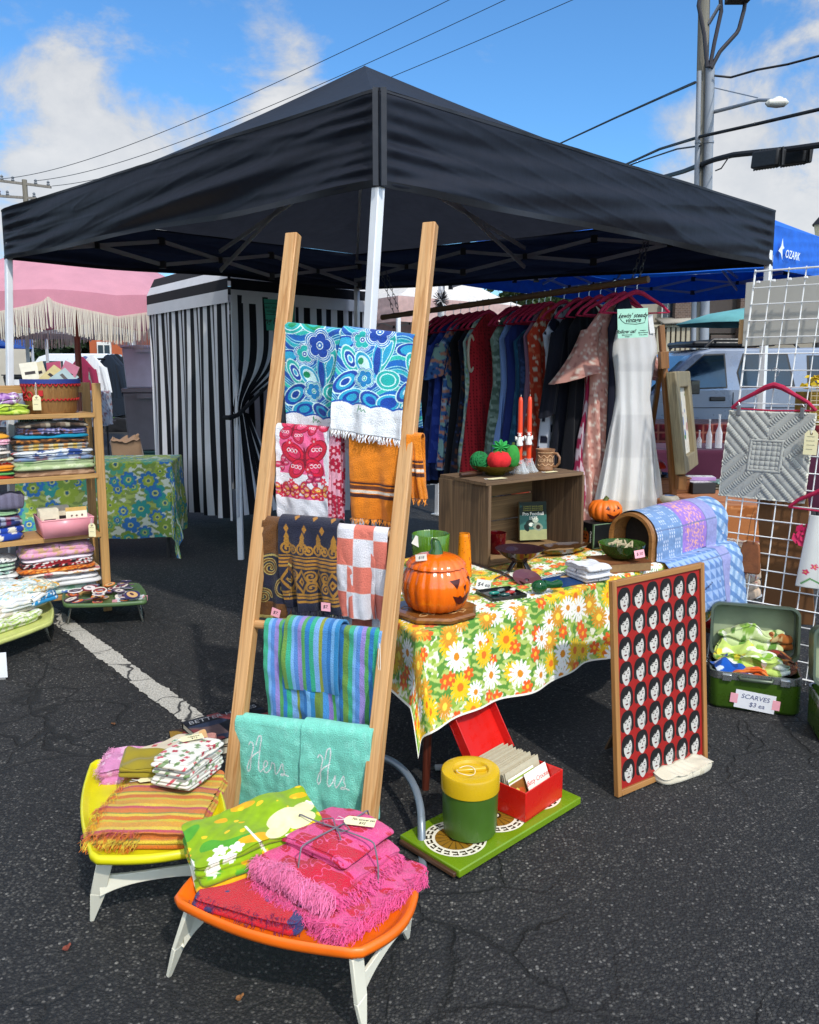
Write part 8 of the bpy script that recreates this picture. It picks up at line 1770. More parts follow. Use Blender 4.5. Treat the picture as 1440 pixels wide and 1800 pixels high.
# ---------------------------------------------------------------- cars
def car(name, label, o, rz, colr, lower, upper, W_, wheels, wr, panes, cat='car', lights=(), roofrack=False):
    """side profiles in metres (x from the nose, z up); near side at y = 0"""
    t = thing(name, label, cat, o, rz); PNT = paint_mat(colr, .3, .15, var=.05, vscale=1, coat=.6); m = MB()
    def loft(pr_, secs):
        n_ = len(pr_); V_ = []
        for y, ins in secs: V_ += [(x+(0), y, z) for x, z in pr_] if not ins else [(x, y, z) for x, z in pr_]
        F_ = [(k*n_+i, k*n_+(i+1) % n_, (k+1)*n_+(i+1) % n_, (k+1)*n_+i) for k in range(len(secs)-1) for i in range(n_)]; m.add(V_, F_+[tuple(range(n_)), tuple((len(secs)-1)*n_+i for i in range(n_-1, -1, -1))])
    loft(lower, [(0, 0), (W_, 0)]); zb = min(z for _, z in upper); zt = max(z for _, z in upper); tum = .12; n_ = len(upper)
    V_ = [(x, .02+tum*(z-zb)/(zt-zb), z) for x, z in upper]+[(x, W_-.02-tum*(z-zb)/(zt-zb), z) for x, z in upper]; m.add(V_, [tuple(range(n_)), tuple(range(2*n_-1, n_-1, -1))]+[(i, n_+i, n_+(i+1) % n_, (i+1) % n_) for i in range(n_)]); m.build('body', PNT, t, bevel=.03)
    ws = [u for u in upper[:2]]; a_, b_ = ws; m = MB(); ts = [.02+tum*(z-zb)/(zt-zb)+.10 for _, z in ws]; m.add([(a_[0]+.03, ts[0], a_[1]+.06), (a_[0]+.03, W_-ts[0], a_[1]+.06), (b_[0]-.07, W_-ts[1], b_[1]-.04), (b_[0]-.07, ts[1], b_[1]-.04)], [(0, 1, 2, 3)]); m.v[-1][:, 2] += .012; m.build('windscreen', paint_mat('#1a2a33', .06, var=.2, vscale=1.2, coat=.5), t)
    PG = paint_mat('#16242b', .06, var=.3, vscale=1.2, coat=.5)
    for pn in panes:
        f = MB(); g_ = MB(); c = np.mean(pn, 0)
        for y0, s_ in ((-.006, 1),):
            q = [(x, .02+tum*(z-zb)/(zt-zb)-.006, z) for x, z in pn]; g_.add(q, [tuple(range(len(q)))])
            q2 = [(c[0]+(x-c[0])*1.07, .02+tum*((c[1]+(z-c[1])*1.09)-zb)/(zt-zb)-.003, c[1]+(z-c[1])*1.09) for x, z in pn]; f.add(q2, [tuple(range(len(q2)))])
        fo = f.build('window', paint_mat('#17181a', .5), t); g_.build('pane', PG, fo)
    for wx in wheels:
        for y in (.1, W_-.1): w_ = MB(); w_.lathe([(wr*.55, -.11), (wr, -.10), (wr, .10), (wr*.55, .11)], 28, cap=True); wo = w_.build('wheel', paint_mat('#161616', .8), t, mtx=Matrix.Translation((wx, y, wr))@Matrix.Rotation(R(90), 4, 'X')); r_ = MB(); r_.lathe([(.02, .115), (wr*.5, .118), (wr*.6, .105)], 20); r_.build('rim', paint_mat('#9a9ca0', .3, .8), wo)
    for nm, c, d, cc in lights: m = MB(); m.box(c, d); m.build(nm, paint_mat(cc, .2, coat=.5), t, bevel=.01)
    if roofrack:
        for y in (.22, W_-.22): m = MB(); m.tube([(1.9, y, zt), (2.0, y, zt+.09), (3.7, y, zt+.09), (3.8, y, zt)], .022, 8); m.build('roof_rail', paint_mat('#1a1b1d', .4), t)
        m = MB(); [m.tube([(x, .22, zt+.09), (x, W_-.22, zt+.09)], .018, 8) for x in (2.1, 2.8, 3.5)]; m.build('cross_bar', paint_mat('#1a1b1d', .4), t); m = MB(); m.box((2.35, W_/2, zt+.05), (1.1, 1.0, .07)); m.build('roof_box', paint_mat('#1c1d20', .4), t, bevel=.03)
    return t
SUVL = [(0, .5), (.05, .95), (.3, 1.08), (1.1, 1.16), (1.3, 1.24), (4.45, 1.28), (4.5, .9), (4.48, .45), (4.0, .38), (3.9, .7), (3.65, .85), (3.35, .85), (3.1, .7), (3.0, .38), (1.35, .38), (1.25, .7), (1.0, .85), (.7, .85), (.45, .7), (.38, .42)]
SUVU = [(1.12, 1.20), (1.72, 1.74), (1.95, 1.80), (4.15, 1.82), (4.42, 1.62), (4.45, 1.26)]
sv = car('parked_suv', 'silver roof racked SUV parked behind the display tables', V3(1.88, 10.3, 0), R(2), '#828d9f', SUVL, SUVU, 1.75, (.85, 3.5), .36, [[(1.52, 1.30), (1.62, 1.52), (1.85, 1.71), (2.1, 1.72), (2.12, 1.32)], [(2.32, 1.32), (2.28, 1.5), (2.36, 1.72), (2.9, 1.72), (2.98, 1.34)], [(3.2, 1.36), (3.2, 1.7), (4.0, 1.7), (4.2, 1.4)]], 'car', [('headlight', (.03, .2, .9), (.06, .3, .18), '#d8dde0'), ('mirror', (1.62, -.14, 1.32), (.12, .2, .17), '#1a1b1d')], True)
m = MB(); m.box((2.0, -.006, 1.17), (.20, .02, .055)); m.build('door_handle', paint_mat('#1c1d20', .4), sv, bevel=.01)
m = MB(); [m.box((x, -.003, .85), (.008, .008, .8)) for x in (1.38, 2.2, 3.05)]; m.box((2.2, -.004, 1.06), (1.7, .006, .010)); m.build('door_seam', paint_mat('#2a2d33', .6), sv)
SEDL = [(0, .35), (.02, .7), (.3, .78), (1.3, .9), (4.2, .98), (4.5, .9), (4.52, .4), (4.0, .3), (.4, .28)]; SEDU = [(1.1, .9), (1.8, 1.38), (2.2, 1.44), (3.1, 1.42), (3.9, .98)]
car('parked_car', 'dark blue saloon car with a red tail light parked beyond the tents', at_y(168, 640, 22)*V3(1, 1, 0)+V3(-3.4, 0, 0), R(-12), '#1a2330', SEDL, SEDU, 1.75, (.85, 3.6), .33, [[(1.5, .98), (1.95, 1.34), (2.4, 1.36), (2.4, 1.0)], [(2.5, 1.0), (2.5, 1.36), (3.0, 1.34), (3.5, 1.02)]], 'car', [('tail_light', (4.5, .25, .8), (.06, .4, .16), '#b01418')])
car('parked_van', 'white van parked behind the blue tents', at_y(12, 640, 25)*V3(1, 1, 0), R(4), '#d5d8da', [(0, .4), (0, .9), (.5, 1.1), (3.0, 1.15), (3.0, .4)], [(.3, 1.1), (.9, 1.9), (1.2, 2.0), (2.95, 2.0), (3.0, 1.12)], 1.9, (.6, 2.4), .34, [[(.8, 1.25), (1.05, 1.75), (1.6, 1.75), (1.6, 1.25)]], 'van')
# ================================================================ fabric shelf on the other side
S0 = V3(-1.95, 5.13, 0); ex = unit(V3(-.837, -.547, 0)); eb = V3(-.547, .837, 0); SL, SD = 1.05, .30; SZ = (.145, .517, .895, 1.275)
PINE = wood_mat('#b08348', '#d0a468', 2, .8, .5); t = thing('shelf_unit', 'pine folding shelf unit stacked with folded fabrics', 'shelf', S0)
for x in (0, SL):
    for y in (0, SD): m = MB(); m.box((0, 0, .73), (.052, .024, 1.46)); m.build('post', PINE, t, bevel=.003, mtx=Matrix.Translation(tuple(ex*x+eb*y))@Matrix.Rotation(math.atan2(ex[1], ex[0]), 4, 'Z'))
for z in SZ:
    m = MB(); m.box((0, 0, SL/2), (SD-.02, .018, SL-.02)); m.build('shelf_board', PINE, t, bevel=.002, mtx=along(ex*.01+eb*SD/2+V3(0, 0, z-.009), ex*SL+eb*SD/2+V3(0, 0, z-.009), (0, 0, 1)))
    m = MB(); m.box((0, 0, SL/2), (.018, .030, SL)); m.build('shelf_rail', PINE, t, bevel=.002, mtx=along(-eb*.012+ex*.02+V3(0, 0, z-.012), -eb*.012+ex*SL+V3(0, 0, z-.012), (0, 0, 1)))
m = MB(); m.box((0, 0, SL/2), (.018, .05, SL)); m.build('shelf_rail', PINE, t, bevel=.002, mtx=along(eb*SD+ex*.02+V3(0, 0, 1.42), eb*SD+ex*SL+V3(0, 0, 1.42), (0, 0, 1)))
def sh(f, d, z): return S0+ex*f+eb*d+V3(0, 0, z+.002)
def pat(kind, c, seed=1):
    if kind == 's': return lambda P: P.put(whole(P), c[0])
    if kind == 'b': return lambda P: (P.put(whole(P), c[0]), [P.blob(85+20*i, .2+.15*i, k, seed+i) for i, k in enumerate(c[1:])])
    if kind == 'p': return lambda P: plaid(P, c, .028)
    if kind == 'v': return lambda P: P.bands(.020, c)
    if kind == 'd': return lambda P: (P.put(whole(P), c[0]), P.put((np.mod(P.U, .018) < .009) & (np.mod(P.V, .018) < .009), c[1]))
    if kind == 'f': return lambda P: (P.put(whole(P), c[0]), ditsy(P, seed, 16, c[1:], .026, 6))
    if kind == 'w': return lambda P: (P.put(whole(P), c[0]), P.put(np.mod(P.U+.012*np.sin(P.V*260), .03) < .008, c[1]))
stacks = [  # (f centre, width, shelf, list bottom -> top of (height, kind, colours, label))
 (.262, .475, 2, [(.036, 'b', ['#8f6d52', '#a9876a'], 'tan mottled fabric lowest under the pale green one'), (.052, 'f', ['#a9b88a', '#8aa86f', '#c2cba6'], 'pale green flowered fabric above the tan one'), (.028, 'b', ['#7f93b4', '#8f6f7a', '#b9c0cc'], 'slate blue printed fabric in the nearer pile of the second shelf'), (.034, 'f', ['#d4d8dc', '#2f4a8a', '#b83a3a', '#7f93b4'], 'white fabric with red and navy flowers'), (.040, 'p', ['#d8b45a', '#9fb8cc', '#c9785a', '#dcd6c2'], 'yellow blue and rust plaid fabric'), (.026, 'b', ['#5a3a22', '#b5722e', '#2a1c14'], 'brown and ochre paisley fabric'), (.024, 's', ['#1787a6'], 'plain turquoise fabric sheet above the paisley one'), (.040, 'b', ['#7f7fb0', '#8a5a4a', '#20202e', '#a9a4c4'], 'lavender fabric with rust patches'), (.030, 'p', ['#4a3a30', '#8a7a6a', '#c9bfa8', '#1e1c1c'], 'brown and black checked fabric lying uppermost under the top shelf')]),
 (.68, .40, 2, [(.020, 's', ['#b8321e'], 'red fabric lowest in the farther pile of the second shelf'), (.024, 's', ['#5faa58'], 'leaf green fabric near the foot of the farther pile'), (.034, 's', ['#e08a1e'], 'plain orange fabric in the farther pile'), (.022, 'f', ['#d8d0c0', '#b8281e'], 'white fabric with red dots'), (.020, 'w', ['#c8cfae', '#a83a2a'], 'cream and red trimmed fabric'), (.020, 's', ['#e2ddd0'], 'plain cream sheet in the farther pile'), (.018, 's', ['#d9cfc4'], 'second cream sheet in the farther pile'), (.034, 'w', ['#e0dcd8', '#201e20'], 'white fabric with black zigzag lines'), (.034, 'd', ['#e2a0b4', '#eec8d2'], 'pink fabric with woven white dots'), (.026, 's', ['#e2a02e'], 'mustard fabric under the turquoise roll')]),
 (.73, .54, 1, [(.088, 'f', ['#1d3f9c', '#e0d8c4', '#c9a23a'], 'thick royal blue comforter with small cream flowers'), (.058, 'p', ['#1f2a58', '#b4b8c8', '#8a2430', '#2a3872'], 'navy red and white plaid blanket'), (.028, 's', ['#93b88a'], 'pale green cloth above the plaid blanket')]),
 (.265, .475, 0, [(.050, 'f', ['#b9d0c0', '#4a6fb0', '#7fae8a', '#dfe6da'], 'pale green sheet with blue flowers, lowest on the bottom shelf'), (.030, 's', ['#d9d8d6'], 'plain white sheet above the blue flowered one'), (.030, 's', ['#e3e1df'], 'second plain white sheet on the bottom shelf'), (.034, 'f', ['#dcd6cc', '#d8a05a', '#c9787a'], 'white sheet with faint orange flowers'), (.026, 'b', ['#c8681e', '#e09a4a', '#8a3a1a'], 'orange flame patterned fabric'), (.036, 'b', ['#8e1d26', '#d8d2ce', '#1e1a1e'], 'crimson black and white swirling fabric'), (.026, 's', ['#e4d6dc'], 'pale pink white sheet under the thick pink one'), (.066, 'b', ['#d79ab4', '#c9a27a', '#dfaec2'], 'thick pink and tan bedspread uppermost on the bottom shelf')]),
 (.70, .42, 0, [(.034, 'w', ['#8a5f4a', '#3a2018'], 'brown fabric with dark zigzags at the foot of the farther pile'), (.034, 'w', ['#1f2444', '#b9bccb'], 'navy and white ikat fabric'), (.020, 's', ['#4f7a3a'], 'grass green cloth on the bottom shelf'), (.036, 'v', ['#b8503a', '#d08a6a', '#a83a32'], 'brick red and pink striped fabric'), (.034, 'p', ['#dcdcd8', '#9aa0a0', '#eceae6'], 'white and grey windowpane fabric'), (.024, 'b', ['#dfe2de', '#2a3a3a', '#8fb0a4'], 'white fabric with black and teal marks'), (.022, 'b', ['#a9c4b0', '#dfe6e0'], 'sage and white mottled fabric'), (.022, 'd', ['#8fb094', '#dce6dc'], 'sage fabric with white dots'), (.024, 'w', ['#e2e2de', '#23252a'], 'white fabric with thin black scribbles')]),
]
pin = 0
for f, w_, s_, items in stacks:
    z = SZ[s_]
    for k, (h_, kd, cols, lab) in enumerate(items):
        g = np.random.default_rng(200+pin); pin += 1
        ww = w_*(1-.03*k*.5)*g.uniform(.95, 1.02); slab('folded_fabric', lab, 'fabric', sh(f+g.normal(0, .008), .125+g.normal(0, .008), z), -ex, ww, .25, h_*1.07, 2 if h_ > .03 else 1, pat(kd, cols, pin), 'weave', pin, lump=.009, N=200, top_m=14, sag=.010, rnd=.5); z += h_*1.06
def roll(label, f, d, z, c, L=.2, r_=.05, seed=1):
    slab('folded_fabric', label, 'fabric', sh(f, d, z), -ex, L, .2, r_*1.7, 1, pat(*c, seed), 'terry', seed, lump=.012, N=160, top_m=20, rnd=.8)
roll('fluffy turquoise towel rolled on top of the farther pile', .70, .12, SZ[2]+.272, ('s', ['#1790a4']), .27, .055, 3)
roll('pale blue checked cloth puffed up on the green cloth', .80, .12, SZ[1]+.19, ('d', ['#7fa3cf', '#cfdcec']), .20, .055, 5); roll('grey lavender striped blanket folded on the green cloth', .56, .12, SZ[1]+.19, ('v', ['#6f6a80', '#7d788f']), .24, .052, 6)
# pink bin of sewing patterns
t = thing('wire_bin', 'pink wire bin of sewing patterns on the third shelf', 'bin', sh(.22, .08, SZ[1]+.004), math.atan2(-ex[1], -ex[0])); PK = paint_mat('#dc8f98', .4); bw, bd, bh = .30, .30, .11
m = MB(); m.box((0, 0, .003), (bw-.02, bd-.02, .006)); m.build('base', PK, t); m = MB()
for s_ in (-1, 1): m.add([(s_*bw*.46, -bd*.46, 0), (s_*bw*.46, bd*.46, 0), (s_*bw/2, bd/2, bh), (s_*bw/2, -bd/2, bh)], [(0, 1, 2, 3)]); m.add([(-bw*.46, s_*bd*.46, 0), (bw*.46, s_*bd*.46, 0), (bw/2, s_*bd/2, bh), (-bw/2, s_*bd/2, bh)], [(0, 1, 2, 3)])
m.build('sides', PK, t, solid=.004); m = MB(); m.tube([(-bw/2, -bd/2, bh), (bw/2, -bd/2, bh), (bw/2, bd/2, bh), (-bw/2, bd/2, bh), (-bw/2, -bd/2, bh)], .005, 6); m.build('rim', PK, t)
def envelope(label, o, rz, tilt, w_, h_, c, fig=True, grp=None, seed=0, yaw=0):
    e = thing('sewing_pattern', label, 'sewing pattern', mtx=Matrix.Translation(tuple(o))@Matrix.Rotation(rz, 4, 'Z')@Matrix.Rotation(tilt, 4, 'X')@Matrix.Rotation(yaw, 4, 'Y'), group=grp); U, V = np.meshgrid(np.linspace(-w_/2, w_/2, 34), np.linspace(0, h_, 44)); pt = Paint(U, V, c)
    if fig:
        pt.put(V > h_*.86, '#c9a25a')
        for k, (x, cc) in enumerate(((-.03, '#5a8a6a'), (.0, '#d0603a'), (.032, '#b8a83a'))): pt.ell(x, h_*.42, .010, .028, 0, cc).ell(x, h_*.68, .006, .007, 0, '#5a2a1e').ell(x-.003, h_*.18, .002, .02, 0, '#d8a888').ell(x+.003, h_*.18, .002, .02, 0, '#d8a888')
    else: pt.put((V > h_*.45) & (V < h_*.6) & (np.abs(U) < w_*.3), '#2a2024')
    m = MB(); m.grid(np.stack([U, 0*U-.0015, V], -1), pt.C); m.build('front', cloth_mat('gloss', 0, .4), e, smooth=0); m = MB(); m.box((0, .0005, h_/2), (w_, .003, h_)); m.build('paper', paint_mat('#d8d0b8', .8), e); return e
brz = math.atan2(-ex[1], -ex[0]); bo = sh(.22, .08, SZ[1]+.012)
for k in range(9):
    c = bo+(-ex)*(-.08 if k < 6 else .0)+eb*(-.02+.022*k-(.03 if k > 5 else 0)); envelope('cream sewing pattern envelope filed in the pink bin', c, brz, R(-12), .11, .15, '#d8ceb4', False, 'sewing patterns in the pink bin', k)
envelope('sewing pattern with three girls in dresses at the front of the pink bin', bo-ex*.065-eb*.10, brz+.0, R(-14), .125, .165, '#e4dcc4', True)
hang_tag(sh(.09, -.10, SZ[1]+.11), 'manila tag hanging off the pink wire bin', .045, .085, n=(-.1, -1, 0), string=.03, lines=2)
# bushel basket
bp = sh(.24, .13, SZ[3]); t = thing('bushel_basket', 'slatted wooden bushel basket painted with red scissors on the top shelf', 'basket', bp, R(-12)); BKW = wood_mat('#9a6a38', '#b98a52', 2, .8, .6)
m = MB(); m.lathe([(.02, .004), (.135, 0), (.142, .01), (.168, .2), (.164, .2), (.138, .012), (.02, .008)], 60, fr=lambda a, z: 1+.006*np.abs(np.sin(15*a))); m.build('body', BKW, t, smooth=40)
m = MB(); m.lathe([(.169, .180), (.174, .182), (.175, .208), (.167, .209)], 60); m.build('rim', paint_mat('#2a3a86', .6), t, smooth=40); REDP = paint_mat('#b81e22', .6)
m = MB(); a = np.linspace(0, 6.283, 220); m.tube(np.stack([(.170-.0)*np.cos(a), .170*np.sin(a), .176+.010*np.sin(a*34)], 1), .0045, 5); m.tube(np.stack([.158*np.cos(a), .158*np.sin(a), .085+.006*np.sin(a*40)], 1), .0035, 5); m.build('rickrack', REDP, t, smooth=60)
def on_b(a, z, r0_=.0): r_ = .142+.026*z/.2+.004+r0_; return (r_*math.cos(R(a)), r_*math.sin(R(a)), z)
m = MB()
for c, ra, rz_ in ((-120, 8, .026), (-103, 8, .020)): m.tube([on_b(c+ra*math.cos(q), (.150 if c == -120 else .112)+rz_*math.sin(q)) for q in np.linspace(0, 6.28, 20)], .0045, 5)
m.tube([on_b(-122, .128), on_b(-132, .105), on_b(-142, .085)], [.007, .006, .002], 6); m.tube([on_b(-111, .108), on_b(-125, .1), on_b(-142, .078)], [.006, .006, .002], 6); m.build('scissors_applique', REDP, t, smooth=60)
m = MB(); m.box(on_b(-75, .125), (.026, .006, .034), rz=R(15)); m.build('spool_applique', REDP, t)
for k, (x, y, c, lab, tl, yw) in enumerate(((.02, .02, '#b0506a', 'pink sewing pattern standing up in the bushel basket', -8, -.12), (.08, .0, '#c2788c', 'second pink sewing pattern leaning in the bushel basket', -4, .45), (-.06, .0, '#c9bd9c', 'cream sewing pattern standing in the bushel basket', -12, -.3), (-.02, -.05, '#b7a878', 'tan sewing pattern lying low in the bushel basket', -30, .7), (.05, -.06, '#8aa0a4', 'blue grey sewing pattern tilted in the bushel basket', -25, .9), (-.10, -.02, '#d8d2c0', 'white sewing pattern at the basket edge', -15, -.15))):
    envelope(lab, bp+V3(x, y, .175), R(-12+8*k), R(tl), .10, .14, c, False, seed=k, yaw=yw)
hang_tag(bp+V3(*on_b(-93, .19, .012)), 'manila tag on a string on the bushel basket', .05, .09, n=(0, -1, 0), string=.075, lines=2)
for k, (f, d, z, w_, c, lab) in enumerate(((.60, .09, 0, .25, ['#3a4a48', '#8fa08f', '#1f2a2c'], 'dark teal printed scarf at the bottom of the pile beside the basket'), (.50, .05, 0, .24, ['#a8bf3a', '#c4d46a', '#8aa82e'], 'lime green scarf in the pile beside the basket'), (.66, .12, .05, .24, ['#b9c29a', '#c99a6a', '#dfe0d0'], 'pale olive scarf in the pile beside the basket'), (.56, .10, .06, .26, ['#b58ac0', '#e6e0ea', '#8a5aa0'], 'lilac and white scarf on top of the pile beside the basket'), (.74, .12, .07, .16, ['#d8c8d4', '#8a4a8a', '#f0ecec'], 'white and plum scarf at the back of the scarf pile'))):
    slab('scarf', lab, 'scarf', sh(f, d, SZ[3]+z), -ex, w_, .17, .055, 2, pat('b', c, 300+k), 'gloss', 300+k, lump=.020, N=140, top_m=20, rnd=.7)
shop_sign('shop_sign', 'pale mint card sign standing on the second shelf behind the fabrics', basis(sh(.42, .26, SZ[2]+.20), -ex, (0, 0, 1)), .20, .17, False)
m = MB(); q = sh(.80, -.03, SZ[3])
for k in range(6): m.tube([q+ex*.025*k, q+ex*.025*k+V3(0, 0, .22)], .002, 5); m.tube([q+V3(0, 0, .035*k+.02), q+ex*.14+V3(0, 0, .035*k+.02)], .002, 5)
tag(m.build('wire_rack_lattice', paint_mat('#e4e4e0', .4)), 'small white wire rack at the end of the top shelf', 'wire rack')
# green flowered table
cloth_table('display_table', 'table under the green and blue flowered cloth beside the shelf', 0, (-3.15, 6.45), 1.22, .55, .80, .62, R(7), lambda P: (P.put(whole(P), '#e6ebd6'), mod_flowers(P, 4, 8, ('#3fa39a', '#3f7fc0', '#a9bf4a', '#5fae8a', '#8aa84a'), .085, ('#b9c96a', '#8fa45a'))), 9, .006, cloth_label='green and blue mod flowered tablecloth beside the striped tent')
# low trays on the asphalt
SILV = paint_mat('#8f9088', .3, .7)
def low_tray(label, cs, z, colr, bow=.02):
    t, c_, cen = tray(label, cs, z, colr, bow=bow); ex_ = unit(c_[1]-c_[0]); ey_ = unit(c_[3]-c_[0]); o = V3(*cen, 0); W2, D2 = np.linalg.norm(c_[1]-c_[0]), np.linalg.norm(c_[3]-c_[0])
    for s_ in (-1, 1):
        m = MB(); e = ex_*W2*.40*s_; k = ex_*W2*.46*s_; y = ey_*D2*.36; P4 = [V3(*(e-y), z-.026), V3(*(k-y*.9), .006), V3(*(k+y*.9), .006), V3(*(e+y), z-.026)]; m.tube(P4, .006, 7); m.build('leg', SILV, t, smooth=60)
    return t, c_
pt_, pcs = low_tray('small metal folding tray of round patches on wire legs', [at_z(112, 1062, .155), at_z(258, 1056, .155), at_z(244, 1024, .155), at_z(118, 1030, .155)], .155, '#4f6a3f')
g = np.random.default_rng(77); PC = ['#7a2430', '#d8d0c4', '#2f2a5a', '#d0661e', '#6a5a70', '#c8a26a', '#8a8a90', '#43203a', '#e0d8d8']
for k in range(34):
    fx_, fy = g.uniform(.06, .93), g.uniform(.12, .85); p = pcs[0]+(pcs[1]-pcs[0])*fx_+(pcs[3]-pcs[0])*fy; r_ = g.uniform(.030, .05); m = MB(); c1, c2, c3 = g.choice(len(PC), 3, replace=False)
    m.col = lin(PC[c1]); m.lathe([(r_*.8, 0), (r_, .001), (r_, .0035), (r_*.86, .004)], 26, cap=True, sy=g.choice([1, .75])); m.col = lin(PC[c2]); m.lathe([(r_*.84, .0042), (.001, .0044)], 26, sy=.74); m.col = lin(PC[c3]); m.lathe([(r_*.4, .0046), (.001, .0048)], 8, sy=.5, c=(r_*.1, 0, 0))
    o = m.build('patch', cloth_mat('weave'), smooth=40); o.location = (*p, .139+.0016*k); o.rotation_euler = (g.normal(0, .12), g.normal(0, .12), g.uniform(0, 6)); tag(o, 'round embroidered patch in the pile on the small metal tray', 'patch', 'embroidered patches on the small metal tray')
sg = thing('price_sign', 'white handwritten sign taped to the patch tray rim', 'sign', mtx=basis(at_z(203, 1063, .118)+V3(0, -.012, 0), at_z(262, 1055, .118)-at_z(203, 1063, .118), (0, -.25, 1))); m = MB(); m.box((.09, .02, .001), (.17, .055, .001)); m.build('paper', paint_mat('#e6e8ee', .7), sg); text('vintage patches', sg, .022, BLUI, .09, .033, .002, .2); text('$1 ea', sg, .02, BLUI, .095, .010, .002, .2)
for x in (0, .18): m = MB(); m.box((x, .022, .0018), (.03, .035, .0008)); m.build('tape', PINKP, sg)
lt, lcs = low_tray('low folding tray piled with white linens beside the parking line', [at_z(-75, 1150, .14), at_z(92, 1092, .14), at_z(85, 1050, .14), at_z(-70, 1080, .14)], .14, '#c9cf7a')
lx_ = lcs[1]-lcs[0]
for k, (f, q, z, w_, c, lab) in enumerate(((.42, .4, 0, .44, ['#d8d8c4', '#b9cf7a', '#e8e8e0', '#8aa83a'], 'white cloth with green sprigs lowest on the low tray'), (.55, .55, .05, .42, ['#c9bfae', '#e4e2dc'], 'grey beige cloth in the middle of the low tray pile'), (.62, .5, .08, .36, ['#dcdfe0', '#e9e4d8'], 'white crinkled cloth in the low tray pile'), (.80, .5, .075, .22, ['#2a8ac0', '#d8e0e4', '#1f6a9a'], 'sky blue cloth hanging out of the low tray pile'), (.82, .55, .115, .22, ['#dfdcc8', '#d8a03a', '#8fb0a8', '#c9c4b0'], 'white cloth with yellow flowers on top of the low tray pile'), (.55, .62, .12, .30, ['#cfd9dc', '#9fc0c4', '#e4e6e4', '#c9b884'], 'white and pale aqua printed cloth on top of the low tray pile'))):
    p = lcs[0]+lx_*f+(lcs[3]-lcs[0])*q; slab('folded_fabric', lab, 'fabric', V3(*p, .122+z), V3(*lx_, 0), w_, .26, .05, 2, pat('b', c, 400+k), 'weave', 400+k, lump=.014, N=180, top_m=24, rnd=.5)
p = at_z(4, 1195); t = thing('paper_sign', 'small white paper sign near the low tray', 'sign', p+V3(-.03, 0, .0), R(10)); m = MB(); m.box((0, 0, .075), (.11, .003, .13)); m.build('paper', paint_mat('#e4e6ea', .7), t); m = MB(); m.box((0, .012, .004), (.09, .03, .008)); m.build('base', paint_mat('#8a8a88', .6), t)
# ---------------------------------------------------------------- behind the shelf
def bin_(label, o, w_, d_, h_, c, lid, rz=.2, mm=None):
    t = thing('storage_bin', label, 'storage bin', o, rz); m = MB(); a, b = .88, 1.0; V_ = [(sx_*w_/2*k, sy_*d_/2*k, z) for k, z in ((a, 0), (b, h_*.93)) for sx_, sy_ in ((-1, -1), (1, -1), (1, 1), (-1, 1))]; m.add(V_, [(3, 2, 1, 0), (4, 5, 6, 7), (0, 1, 5, 4), (1, 2, 6, 5), (2, 3, 7, 6), (3, 0, 4, 7)]); m.build('body', mm or paint_mat(c, .45), t, bevel=.02)
    m = MB(); m.box((0, 0, h_*.965), (w_*1.06, d_*1.06, h_*.07)); m.build('lid', paint_mat(lid, .45), t, bevel=.01); m = MB(); m.box((0, -d_*.53-.012, h_*.88), (w_*.4, .02, h_*.08)); m.build('handle', paint_mat(lid, .45), t); return t
bx_ = at_y(262, 700, 11.5)[0]
bin_('teal storage bin lowest under the grey one by the striped tent', V3(bx_, 11.5, 0), .62, .5, .42, '#2f5a58', '#2f5a58'); bin_('tall dark grey storage bin in the stack by the striped tent', V3(bx_, 11.5, .422), .62, .5, .86, '#6d6e73', '#75767b'); bin_('hazy clear storage bin uppermost in the stack by the striped tent', V3(bx_, 11.5, 1.284), .6, .48, .58, '#c9d0e2', '#d0d6e6')
bk_ = at_y(42, 668, 12); t = bin_('black storage bin with a white label behind the shelf', V3(bk_[0], 12, bk_[2]-.16), .45, .35, .24, '#17181a', '#1c1d20', 0); m = MB(); m.box((.0, -.185, .13), (.11, .004, .08)); m.build('label_plate', paint_mat('#d8dadc', .6), t)
cloth_table('display_table', 'far table under a pale printed cloth holding the black bin', 0, (bk_[0]-.5, 11.7), 1.6, .7, bk_[2]-.164, .5, 0, lambda P: (P.put(whole(P), '#b4b8c0'), P.blob(60, .3, '#7f4a4a', 3), P.blob(70, .5, '#4f7a9a', 5)), 3, .03, cloth_label='pale printed cloth on the far table behind the shelf')
ra, rb = at_y(135, 634, 13.6), at_y(222, 628, 14.4); t = thing('garment_rail', 'black wheeled garment rail of sweatshirts under the grey tent', 'clothes rail', (0, 0, 0)); m = MB(); m.tube([ra, rb], .018, 8); m.build('rail', BLK, t)
for p in (ra, rb): m = MB(); m.tube([p, p*V3(1, 1, 0)], .016, 8); m.tube([p*V3(1, 1, 0)+V3(-.2, -.25, .05), p*V3(1, 1, 0)+V3(.2, .25, .05)], .016, 8); m.build('leg', BLK, t)
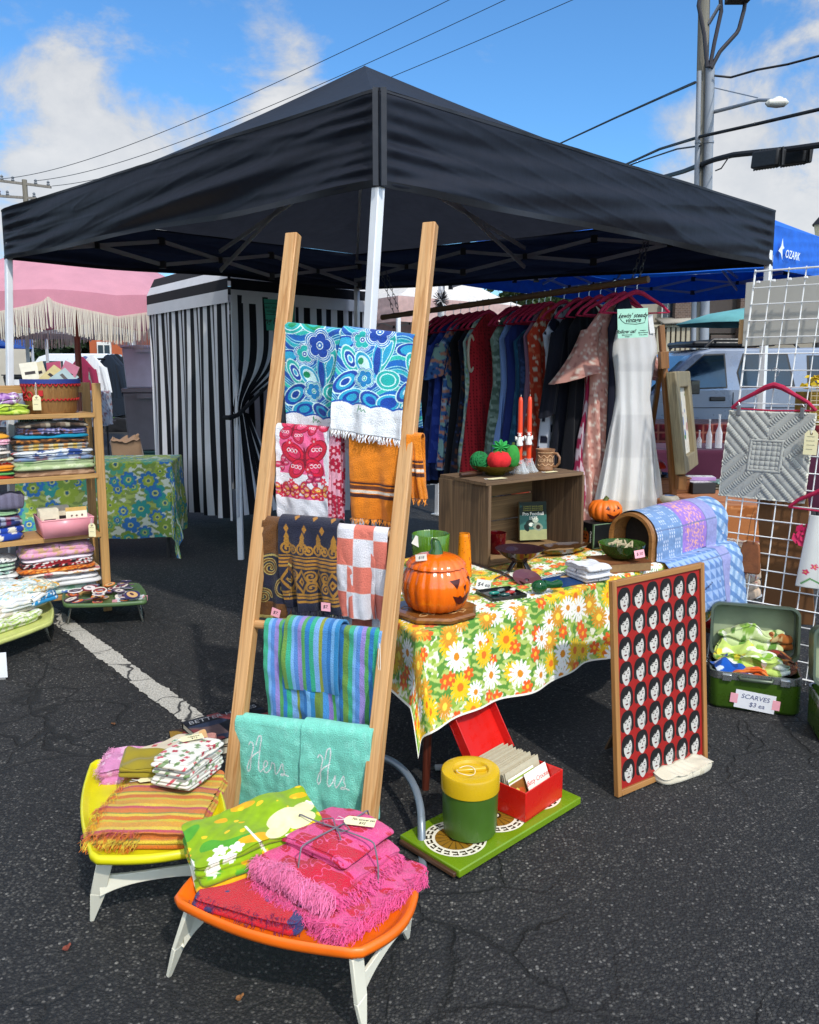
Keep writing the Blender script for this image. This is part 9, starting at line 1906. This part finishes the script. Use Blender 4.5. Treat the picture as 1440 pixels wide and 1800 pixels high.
for k, (f, c, lab) in enumerate(((.08, '#8f2a4a', 'raspberry sweatshirt on the garment rail'), (.18, '#5f6fa0', 'grey blue sweatshirt on the garment rail'), (.42, '#e2e4e6', 'white sweatshirt with a grey emblem on the garment rail'), (.66, '#1f2a38', 'dark navy jacket on the garment rail'), (.76, '#26303f', 'second dark navy jacket on the garment rail'), (.86, '#1b232d', 'black jacket at the end of the garment rail'))):
    p = ra+(rb-ra)*f-V3(0, .28 if k == 2 else .03*k, 0); garment('sweatshirt', lab, 'sweatshirt', p, .62, .25, .24, solid_(c), sleeve=(.42, .075, .06), top=.05, seed=30+k, waist=.95, rz=R(-18), amp=.008); q = COL.objects[-1]
    for o in list(COL.objects)[::-1]:
        if o.get('label') == lab: o['group'] = 'tops on the garment rail'; break
    if k == 2: m = MB(); m.ball((0, -.075, -.32), .10, 14, 8, (1, .08, 1.2)); m.build('emblem', paint_mat('#7a8a80', .8, var=.5, vscale=30), o)
slab('duffel_bag', 'black duffel bag slumped on the asphalt behind the shelf', 'bag', at_z(206, 760)*V3(1, 1, 0)+V3(0, .3, 0), (1, .1, 0), .75, .4, .30, 1, lambda P: P.put(whole(P), '#1b1c20'), 'plain', 501, lump=.06, N=90, top_m=14, rnd=.8)
slab('tote_bag', 'shiny blue and pink printed bag beside the black duffel', 'bag', at_z(232, 742)*V3(1, 1, 0), (1, 0, 0), .42, .25, .42, 1, pat('b', ['#2f6ad0', '#b04ab8', '#dfe4f0', '#1f3f9a'], 502), 'gloss', 502, lump=.05, N=90, top_m=14, rnd=.8)
p = at_y(224, 790, 8.4); slab('paper_bag', 'crumpled brown paper bag behind the green flowered table', 'bag', V3(p[0], 8.4, .45), (1, .2, 0), .30, .22, .38, 1, lambda P: P.put(whole(P), '#8a7058'), 'plain', 503, lump=.04, N=90, top_m=14, rnd=.6)
cloth_table('display_table', 'low dark table behind the green flowered one', 0, (p[0]-.7, 8.15), 1.1, .6, .447, .3, 0, lambda P: P.put(whole(P), '#23252c'), 4, .04, cloth_label='dark cloth on the low table behind the green flowered one')
# small leaves blown over the asphalt
g = np.random.default_rng(12); LF = [paint_mat(c, .8, var=.3, vscale=40) for c in ('#6a4322', '#8a5a2c', '#7a3a2a')]
for k, (px, py) in enumerate(((200, 1274), (422, 1756), (118, 1668))):
    a = np.linspace(0, 6.283, 14, endpoint=False); r_ = .012*g.uniform(.6, 1.3); m = MB(); m.add([(r_*math.cos(q)*1.5, r_*.8*math.sin(q)*(1+.3*math.cos(3*q)), .004+.004*math.cos(q*2)**2) for q in a]+[(0, 0, .002)], [(i, (i+1) % 14, 14) for i in range(14)])
    o = m.build('fallen_leaf', LF[k % 3], smooth=0); o.location = at_z(px, py, .002); o.rotation_euler = (0, 0, g.uniform(0, 6)); tag(o, 'tiny dry leaf lying on the bare asphalt', 'leaf', 'dry leaves on the asphalt')
